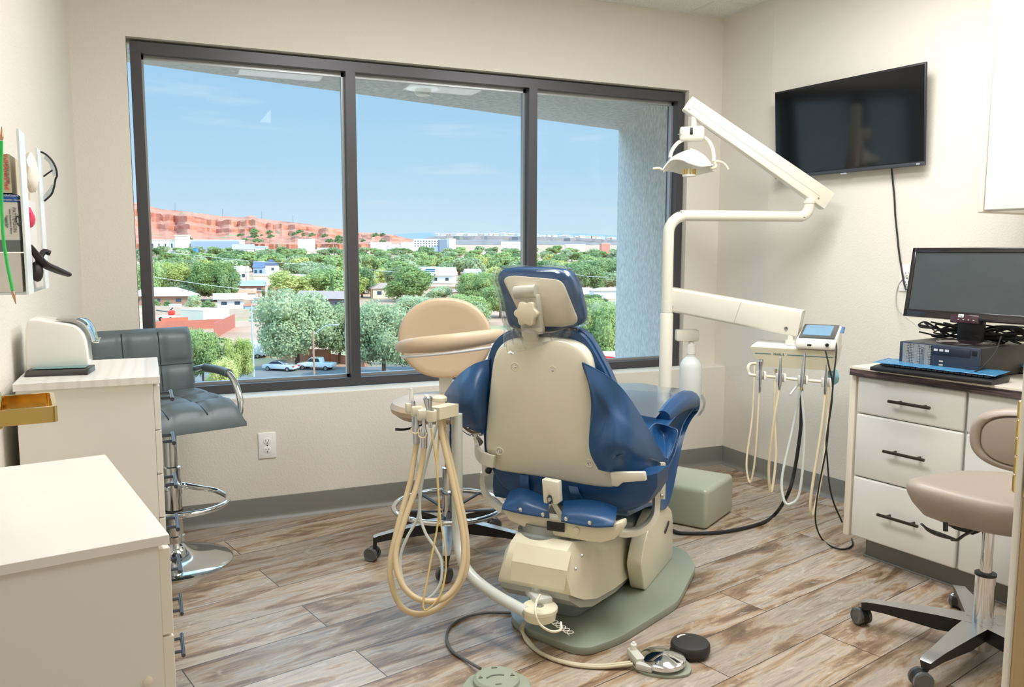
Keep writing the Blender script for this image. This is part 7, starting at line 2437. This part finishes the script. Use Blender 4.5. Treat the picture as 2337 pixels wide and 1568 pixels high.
# ---- base cabinet, counter, upper cabinet
M_CAB = mat('cabinet_white', (230, 229, 222), 0.3, coat=0.35)
s0c = (V((-0.4753, -1.4397, 0)) - WP).dot(DR); oc_f = (V((-0.4753, -1.4397, 0)) - WP).dot(NR)
of = oc_f - 0.022                                   # drawer face plane
ZC = 0.749
def cabinet(label, s0, s1, panel_left, fronts, group=None):
    t_ = thing('base_cabinet', label, 'cabinet', W((s0 + s1) / 2, 0.3, 0))
    mb_ = MB(); wall_box(mb_, s0 + 0.002, s1 - 0.0005, 0.004, of - 0.019, 0.085, ZC - 0.034)
    obj('body', mb_, M_CAB, t_, world=True, smooth=False)
    if panel_left:
        mb_ = MB(); wall_box(mb_, s0 - 0.012, s0 + 0.014, 0.004, of + 0.001, 0.080, ZC - 0.034, 0.005, 3)
        obj('side_panel', mb_, mat('panel_cream', (238, 230, 212), 0.3, coat=0.35), t_, world=True)
    mb_ = MB(); wall_box(mb_, s0 + (0.05 if panel_left else 0.0), s1, 0.01, of - 0.062, 0.0, 0.085)
    wall_box(mb_, s0 + (0.046 if panel_left else 0.0), s1, of - 0.0625, of - 0.05, 0.0, 0.006, 0.002)
    obj('toe_kick', mb_, M_BASE, t_, world=True, smooth=False)
    for (a, b, z0_, z1_, hs0, hs1, hz_, nm) in fronts:
        mb_ = MB(); wall_box(mb_, a, b, of - 0.0185, of, z0_, z1_, 0.008, 3)
        fr_ = obj(nm, mb_, M_CAB, t_, world=True)
        if hs0 is not None:
            mb_ = MB()
            bar_handle(mb_, W(hs0, of + 0.030, hz_), W(hs1, of + 0.030, hz_), NR, r=0.0058, inset=0.2, standoff=0.030, pr=0.0042)
            obj('handle', mb_, mat('black_nickel', (84, 78, 72), 0.28, 1.0), fr_, world=True, label='dark metal bar handle')
    return t_
S = s0c
cabinet('white drawer cabinet with three dark bar handles left under the countertop', S + 0.0, S + 0.438, True,
        [(S + 0.022, S + 0.434, 0.571, 0.712, S + 0.172, S + 0.330, 0.640, 'drawer'), (S + 0.022, S + 0.434, 0.326, 0.568, S + 0.162, S + 0.320, 0.452, 'drawer'), (S + 0.022, S + 0.434, 0.086, 0.323, S + 0.152, S + 0.311, 0.209, 'drawer')])
cabinet('white base cabinet behind the taupe operator stool', S + 0.438, S + 0.95, False,
        [(S + 0.443, S + 0.945, 0.571, 0.712, S + 0.60, S + 0.78, 0.640, 'drawer'), (S + 0.443, S + 0.945, 0.086, 0.568, S + 0.90, S + 0.90, 0.45, 'door')][:1] + [(S + 0.443, S + 0.945, 0.086, 0.568, None, None, 0, 'door')])
def dark_wood():
    m = mat('dark_wood_edge', (66, 44, 42), 0.4, coat=0.2)
    n = m.node_tree.nodes; l = m.node_tree.links
    mp_ = n.new('ShaderNodeMapping'); mp_.inputs['Rotation'].default_value = (0, 0, -RZW); 
    l.new(n['Texture Coordinate'].outputs['Object'], mp_.inputs[0])
    mp2 = n.new('ShaderNodeMapping'); mp2.inputs['Scale'].default_value = (3, 20, 60)
    l.new(mp_.outputs[0], mp2.inputs[0])
    z = n.new('ShaderNodeTexNoise'); z.inputs['Scale'].default_value = 2.0; z.inputs['Detail'].default_value = 8; z.inputs['Distortion'].default_value = 1.0
    l.new(mp2.outputs[0], z.inputs['Vector'])
    r = n.new('ShaderNodeValToRGB'); r.color_ramp.elements[0].position = 0.35; r.color_ramp.elements[1].position = 0.75
    r.color_ramp.elements[0].color = lin((34, 22, 24)); r.color_ramp.elements[1].color = lin((124, 104, 100))
    l.new(z.outputs['Fac'], r.inputs[0]); l.new(r.outputs[0], n['Principled BSDF'].inputs['Base Color'])
    return m
CT = thing('countertop', 'pale laminate countertop with a dark wood edge carrying the computer', 'countertop', W(S + 0.5, 0.3, ZC - 0.034))
mb = MB(); wall_box(mb, S, S + 0.97, 0.003, oc_f, ZC - 0.009, ZC, 0.001)
obj('laminate', mb, mat('counter_laminate', (228, 220, 204), 0.3, coat=0.3, var=0.05, vscale=60), CT, world=True, smooth=False)
mb = MB(); wall_box(mb, S + 0.0005, S + 0.97, 0.003, oc_f - 0.0005, ZC - 0.034, ZC - 0.009, 0.001)
obj('wood_edge', mb, dark_wood(), CT, world=True, smooth=False)
UC = thing('wall_cabinet', 'white wall cabinet at the upper right corner', 'cabinet', W(1.6, 0.165, 1.327))
mb = MB(); wall_box(mb, 1.266, 2.05, 0.002, 0.309, 1.327, 2.36)
obj('body', mb, M_CAB, UC, world=True, smooth=False)
mb = MB(); wall_box(mb, 1.246, 1.2665, 0.002, 0.331, 1.322, 2.36, 0.006, 3)
obj('side_panel', mb, MATS['panel_cream'], UC, world=True)
mb = MB(); wall_box(mb, 1.2695, 1.62, 0.310, 0.330, 1.331, 2.355, 0.004, 3)
obj('door', mb, M_CAB, UC, world=True)
mb = MB(); wall_box(mb, 1.624, 2.04, 0.310, 0.330, 1.331, 2.355, 0.004, 3)
obj('door', mb, M_CAB, UC, world=True)

# ---- computer tower lying flat
TW = thing('desktop_computer', 'black and silver desktop computer lying flat under the monitor', 'computer', W(1.27, 0.415, ZC))
s0t, s1t, ot, zt0, zt1 = 1.1255, 1.4155, 0.57, ZC + 0.006, 0.857
mb = MB(); wall_box(mb, s0t, s1t, ot - 0.31, ot - 0.012, zt0, zt1, 0.002)
obj('case', mb, mat('case_black', (42, 42, 43), 0.4), TW, world=True)
mb = MB(); wall_box(mb, s0t, s1t, ot - 0.012, ot, zt0, zt1, 0.003)
fc = obj('front_panel', mb, mat('panel_blue_black', (44, 54, 72), 0.4), TW, world=True)
def perforated():
    m = mat('perforated_silver', (150, 152, 154), 0.35, 0.6)
    n = m.node_tree.nodes; l = m.node_tree.links
    t_ = n['Texture Coordinate']
    v_ = n.new('ShaderNodeTexVoronoi'); v_.inputs['Scale'].default_value = 170; v_.inputs['Randomness'].default_value = 0.15
    l.new(t_.outputs['Object'], v_.inputs['Vector'])
    r = n.new('ShaderNodeValToRGB'); r.color_ramp.interpolation = 'CONSTANT'
    r.color_ramp.elements[0].color = lin((38, 40, 44)); r.color_ramp.elements[1].position = 0.34; r.color_ramp.elements[1].color = lin((178, 180, 182))
    l.new(v_.outputs['Distance'], r.inputs[0]); l.new(r.outputs[0], n['Principled BSDF'].inputs['Base Color'])
    return m
mb = MB(); wall_box(mb, s0t + 0.014, s0t + 0.122, ot, ot + 0.002, zt0 + 0.004, zt1 - 0.004); wall_box(mb, s0t + 0.122, s1t - 0.006, ot, ot + 0.002, zt0 + 0.004, zt0 + 0.020)
obj('grille', mb, perforated(), fc, world=True, smooth=False)
mb = MB(); wall_box(mb, s0t + 0.124, s1t - 0.03, ot, ot + 0.0025, zt1 - 0.034, zt1 - 0.008, 0.001)
obj('disc_drive', mb, mat('drive_dark', (34, 42, 58), 0.35), fc, world=True)
for k in range(3):
    mb = MB(); wall_box(mb, s0t + 0.132 + k * 0.02, s0t + 0.146 + k * 0.02, ot + 0.0025, ot + 0.003, zt1 - 0.022, zt1 - 0.014)
    obj('drive_mark', mb, mat('mark_pale', (206, 208, 210), 0.5), fc, world=True, smooth=False)
for k in range(2):
    mb = MB(); wall_box(mb, s0t + 0.152, s0t + 0.166, ot, ot + 0.0012, zt0 + 0.030 + k * 0.013, zt0 + 0.035 + k * 0.013)
    obj('usb_port', mb, mat('port_pale', (196, 190, 176), 0.4), fc, world=True, smooth=False)
mb = MB(); wall_box(mb, s1t - 0.026, s1t - 0.008, ot, ot + 0.002, zt1 - 0.026, zt1 - 0.008, 0.002)
obj('power_button', mb, M_BLACK, fc, world=True)
mb = MB(); wall_box(mb, s0t + 0.082, s0t + 0.097, ot + 0.002, ot + 0.0035, zt0 + 0.022, zt1 - 0.006, 0.0005)
bdg = obj('badge', mb, mat('badge_grey', (150, 154, 160), 0.3, 0.5), fc, world=True)
text_obj('lettering', 'DELL', 0.0125, mat('ink_dark', (60, 62, 72), 0.6), fc, basis(W(s0t + 0.0895, ot + 0.0037, zt1 - 0.027), V((0, 0, -1)), DR))
for sx_ in (s0t + 0.02, s1t - 0.02):
    mb = MB(); wall_box(mb, sx_ - 0.01, sx_ + 0.01, ot - 0.30, ot - 0.02, ZC, zt0)
    obj('foot', mb, M_BLACKR, TW, world=True, smooth=False)
# ---- monitor
MO = thing('computer_monitor', 'black computer monitor standing on the flat desktop computer', 'monitor', W(1.30, 0.42, zt1))
mw, mh = 0.462, 0.257
mc = W(1.077 + mw / 2, 0.458, 0.941 + mh / 2)
mt = 0.16
my = (V((0, 0, 1)) - NR * mt).normalized(); mn = (NR + V((0, 0, 1)) * mt).normalized()
Mm = Matrix((DR, my, mn)).transposed().to_4x4(); Mm.translation = mc
def mq(mb_, x, y, w, h, z0, z1, bev=0.0):
    mb_.M = Mm; mb_.box((x, y, (z0 + z1) / 2), (w, h, z1 - z0), bev=bev)
M_PIANO = mat('piano_black', (34, 28, 30), 0.18, coat=0.6)
mb = MB(); mq(mb, 0, 0, mw, mh, -0.035, 0.0, 0.004)
obj('housing', mb, M_PIANO, MO, world=True)
mb = MB()
for x, y, w, h in ((0, mh / 2 - 0.009, mw, 0.018), (0, -mh / 2 + 0.014, mw, 0.028), (-mw / 2 + 0.008, 0, 0.016, mh), (mw / 2 - 0.008, 0, 0.016, mh)):
    mq(mb, x, y, w, h, -0.002, 0.005, 0.002)
bz = obj('bezel', mb, M_PIANO, MO, world=True)
mb = MB(); mq(mb, 0, 0.005, mw - 0.030, mh - 0.044, 0.0, 0.0015)
obj('screen', mb, mat('monitor_screen', (66, 72, 74), 0.3, var=0.06, vscale=14), MO, world=True, smooth=False)
mb = MB(); mq(mb, 0, -mh / 2 + 0.004, 0.10, 0.03, -0.01, 0.0062, 0.003)
obj('chin', mb, mat('chin_wine', (62, 34, 44), 0.25, coat=0.4), MO, world=True)
mb = MB(); mq(mb, -0.012, -mh / 2 + 0.014, 0.019, 0.0115, 0.006, 0.0068)
lg_ = obj('logo_plate', mb, mat('logo_white', (226, 226, 228), 0.4), MO, world=True, smooth=False)
lm = Mm @ Matrix.Translation(V((-0.012, -mh / 2 + 0.0142, 0.0069)))
text_obj('lettering', 'hp', 0.010, mat('ink_dark', (60, 62, 72), 0.6), MO, lm)
for k in range(4):
    mb = MB(); mq(mb, -0.03 + k * 0.018 + 0.01, -mh / 2 + 0.001, 0.005, 0.002, 0.006, 0.0068)
    obj('button', mb, mat('mark_pale', (206, 208, 210), 0.5), MO, world=True, smooth=False)
nk = W(1.30, 0.435, 0)
mb = MB(); wall_box(mb, 1.255, 1.345, 0.405, 0.43, zt1 + 0.012, 0.965, 0.004)
obj('neck', mb, M_BLACK, MO, world=True)
mb = MB(); mb.lathe([(0.12, 0.0), (0.12, 0.004), (0.112, 0.009), (0.06, 0.014), (0.001, 0.015)], W(1.30, 0.42, zt1), (0, 0, 1), 40, sx=1.0, sy=0.85)
obj('stand_base', mb, M_PIANO, MO, world=True)
# ---- keyboard with blue film, mouse
k0 = pz(1985, 838, ZC + 0.012); k1 = pz(2263, 872, ZC + 0.012)
kd = V((k1.x - k0.x, k1.y - k0.y, 0)); kl = kd.length; kd.normalize()
KB = thing('keyboard', 'black keyboard under blue film at the front of the countertop', 'keyboard', V((k0.x, k0.y, ZC)), math.atan2(kd.y, kd.x))
mb = MB(); mb.prism([(0, 0.0), (0.0, 0.014), (0.03, 0.018), (0.125, 0.025), (0.13, 0.010), (0.125, 0.0)], (0, 0, 0), (0, 1, 0), (0, 0, 1), kl, bev=0.003)
kb = obj('body', mb, M_BLACK, KB)
mb = MB()
for r_ in range(5):
    for c_ in range(20):
        x = 0.02 + c_ * (kl - 0.04) / 20 + 0.008
        y = 0.026 + r_ * 0.0185
        mb.box((x + 0.003, y + 0.008, 0.0185 + y * 0.066 + 0.003), ((kl - 0.04) / 20 - 0.002, 0.016, 0.006), bev=0.001, seg=1, rx=0.066)
ky = obj('keys', mb, mat('key_black', (52, 54, 58), 0.5), KB, ang=0.9)
mb = MB()
rows = []
for i in range(25):
    x = -0.004 + (kl + 0.004) * i / 24
    row = []
    for j in range(5):
        y = 0.022 + 0.106 * j / 4
        row.append(V((x, y, 0.0275 + y * 0.066 + 0.0022 * mnoise.noise(V((x * 40, y * 30, 1.0))))))
    rows.append(row)
mb.sheet(rows, 0.0006, n=2, m=1)
M_BFILM = glass_mat('blue_film', (120, 186, 226), 0.06, rough=0.2, density=0.5, dcol=(96, 172, 218))
obj('film', mb, M_BFILM, KB, ang=3.0, label='crinkled blue protective film')
ms_ = pz(2322, 851, ZC)
MS = thing('computer_mouse', 'black computer mouse covered with blue film at the right of the keyboard', 'mouse', V((ms_.x, ms_.y, ZC)), RZW + 0.3)
mb = MB(); mb.lathe([(0.030, 0.0), (0.033, 0.006), (0.031, 0.018), (0.022, 0.028), (0.010, 0.032), (0.001, 0.0325)], (0, 0, 0), (0, 0, 1), 32, sx=1.5, sy=0.95)
obj('body', mb, M_BLACK, MS)
mb = MB(); mb.sheet([[V((x, y, 0.036 - 0.5 * (x * x * 6 + y * y * 12) + 0.002 * mnoise.noise(V((x * 90, y * 90, 5))))) for y in (-0.034, -0.012, 0.012, 0.034)] for x in (-0.045, -0.015, 0.015, 0.04)], 0.0006, n=4, m=4)
obj('film', mb, M_BFILM, MS, ang=3.0, label='blue protective film')
# ---- tangle of cables behind and beside the monitor stand
rc = random.Random(21)
cab_labels = 'black cable in the tangle behind the monitor stand'
for i in range(16):
    sA_ = rc.uniform(1.10, 1.46); 
    pts = []
    o_b = rc.uniform(0.30, 0.39)
    for k in range(6):
        pts.append(W(min(1.50, max(1.08, sA_ + rc.uniform(-0.13, 0.13))), o_b + rc.uniform(-0.03, 0.025), zt1 + 0.006 + rc.uniform(0.0, 0.058)))
    c_ = tubes('tangled_cable', pts, rc.uniform(0.0025, 0.0042), M_BLACKR, None, n=7, seg=8)
    tag(c_, cab_labels, 'cable', 'tangled cables behind the monitor')
tag(tubes('usb_cable', [W(1.395, 0.40, zt1 + 0.02), W(1.43, 0.47, zt1 + 0.035), W(1.455, 0.55, zt1 - 0.01), W(1.44, 0.60, zt1 - 0.06), W(1.40, 0.585, zt0 + 0.02), W(1.375, 0.578, zt0 + 0.012)], 0.0022, M_BLACKR, None, n=8, seg=8), 'thin cable looping over the right front corner of the desktop computer', 'cable')
tag(tubes('power_cable', [W(1.47, 0.20, ZC + 0.16), W(1.49, 0.22, ZC + 0.10), W(1.55, 0.24, ZC + 0.05), W(1.62, 0.25, ZC + 0.01)], 0.0042, M_BLACKR, None, n=8), 'thick black power cable to the right of the desktop computer', 'cable')

# ---- operator stool in front of the cabinets
HO = V((-0.705, -2.205, 0))
OS = thing('operator_stool', 'taupe operator stool with polished five arm base in front of the drawers', 'stool', HO)
star_base(OS, HO, 0.325, 5, math.radians(121), M_LEGAL, 0.035, 0.105, 0.02, tipw=0.036, rootw=0.075, caster_m=M_CLEARW)
mb = MB(); mb.lathe([(0.027, 0.02), (0.027, 0.05), (0.036, 0.06), (0.036, 0.105)], HO, (0, 0, 1), 26)
obj('hub', mb, M_STEEL, OS, world=True)
mb = MB(); mb.lathe([(0.0275, 0.10), (0.0275, 0.245)], HO, (0, 0, 1), 30)
obj('gas_sleeve', mb, M_CHROME, OS, world=True)
mb = MB(); mb.lathe([(0.029, 0.243), (0.029, 0.25), (0.018, 0.252)], HO, (0, 0, 1), 30)
obj('sleeve_ring', mb, M_BLACK, OS, world=True)
mb = MB(); mb.lathe([(0.016, 0.25), (0.016, 0.40)], HO, (0, 0, 1), 24)
obj('gas_post', mb, M_CHROME, OS, world=True)
# saddle seat : outline narrow at the front tip (towards the patient chair)
tip = V((-0.86, -0.30, 0)); tip = (pd(2045, 1100, 2.28) - pd(2265, 1180, 2.30)); tip.z = 0; tip.normalize(); sid = V((-tip.y, tip.x, 0))
sc0 = V((HO.x, HO.y, 0.395)) - tip * 0.02
def outl(k):
    pts = []
    for j in range(48):
        a = 2 * PI * j / 48
        ca, sa = math.cos(a), math.sin(a)
        L_ = 0.265 if ca > 0 else 0.20
        wdt = 0.205 * (1 - 0.50 * max(0, ca) ** 1.3)
        pts.append((ca * L_ * k, sa * wdt * k))
    return pts
rings = []
for k, z in ((0.05, 0.0), (0.62, 0.004), (0.80, 0.018), (0.93, 0.042), (0.99, 0.068), (1.0, 0.085), (0.975, 0.100), (0.90, 0.110), (0.7, 0.112), (0.4, 0.108), (0.03, 0.106)):
    rings.append([sc0 + tip * x + sid * y + V((0, 0, z + (0.028 * (x / 0.26) ** 2 if x > 0 else 0.018 * (x / 0.2) ** 2) * (1 if z > 0.03 else 0.6))) for x, y in outl(k)])
mb = MB(); mb.loft(rings)
obj('seat', mb, M_TAUPE, OS, world=True, ang=1.3)
mb = MB(); mb.prism([(-0.10, 0.0), (0.06, 0.0), (0.06, -0.02), (-0.02, -0.05), (-0.08, -0.03)], HO + V((0, 0, 0.398)) - sid * 0.04, -tip, (0, 0, 1), -0.08, bev=0.004)
obj('tilt_box', mb, M_BLACK, OS, world=True)
tubes('lever', [pd(2220, 1212, 2.36), pd(2200, 1222, 2.30), pd(2185, 1232, 2.26), pd(2172, 1231, 2.24)], 0.0042, M_BLACK, OS, n=6)
mb = MB(); mb.tube([pd(2178, 1230, 2.24), pd(2150, 1222, 2.22), pd(2122, 1211, 2.21), pd(2103, 1196, 2.21)], lambda t_: 0.0065 + 0.008 * math.sin(PI * min(1, t_ * 1.15)), seg=12, flat=0.45)
obj('lever_paddle', mb, M_BLACK, OS, world=True)
mb = MB(); mb.cyl(pd(2158, 1192, 2.25), pd(2158, 1212, 2.25), 0.0065)
obj('adjuster', mb, M_BLACK, OS, world=True)
# backrest on its bent arm
bD = 2.05
bcn = pd(2345, 1012, bD)
nbk = (bcn - CAM); nbk.z = 0; nbk.normalize()
nbk = (nbk * 0.9 + cR * 0.25); nbk.z = 0; nbk.normalize()
xbk = V((nbk.y, -nbk.x, 0))
rings = []
for k, dz in ((0.03, -0.006), (0.72, -0.006), (0.76, -0.004), (0.775, 0.003), (0.83, -0.008), (0.93, -0.005), (0.99, 0.012), (1.0, 0.03), (0.96, 0.05), (0.85, 0.062), (0.4, 0.06), (0.03, 0.058)):
    ring = []
    for j in range(56):
        a = 2 * PI * j / 56
        ca, sa = math.cos(a), math.sin(a)
        e_ = 2.6
        q = (abs(ca) ** e_ + abs(sa) ** e_) ** (-1 / e_)
        ring.append(bcn + xbk * (0.136 * q * ca * k) + V((0, 0, 0.082 * q * sa * k)) + nbk * (dz))
    rings.append(ring)
mb = MB(); mb.loft(rings)
obj('backrest', mb, M_TAUPE, OS, world=True, ang=1.3)
tubes('back_arm', [HO - tip * 0.05 + V((0, 0, 0.395)), HO - tip * 0.17 + V((0, 0, 0.385)), HO.lerp(V((bcn.x, bcn.y, 0)), 0.8) + V((0.03, -0.02, 0.42)), bcn + V((0.0, 0.0, -0.06)) - nbk * 0.01, bcn - nbk * 0.004], 0.011, M_BLACK, OS, n=6)
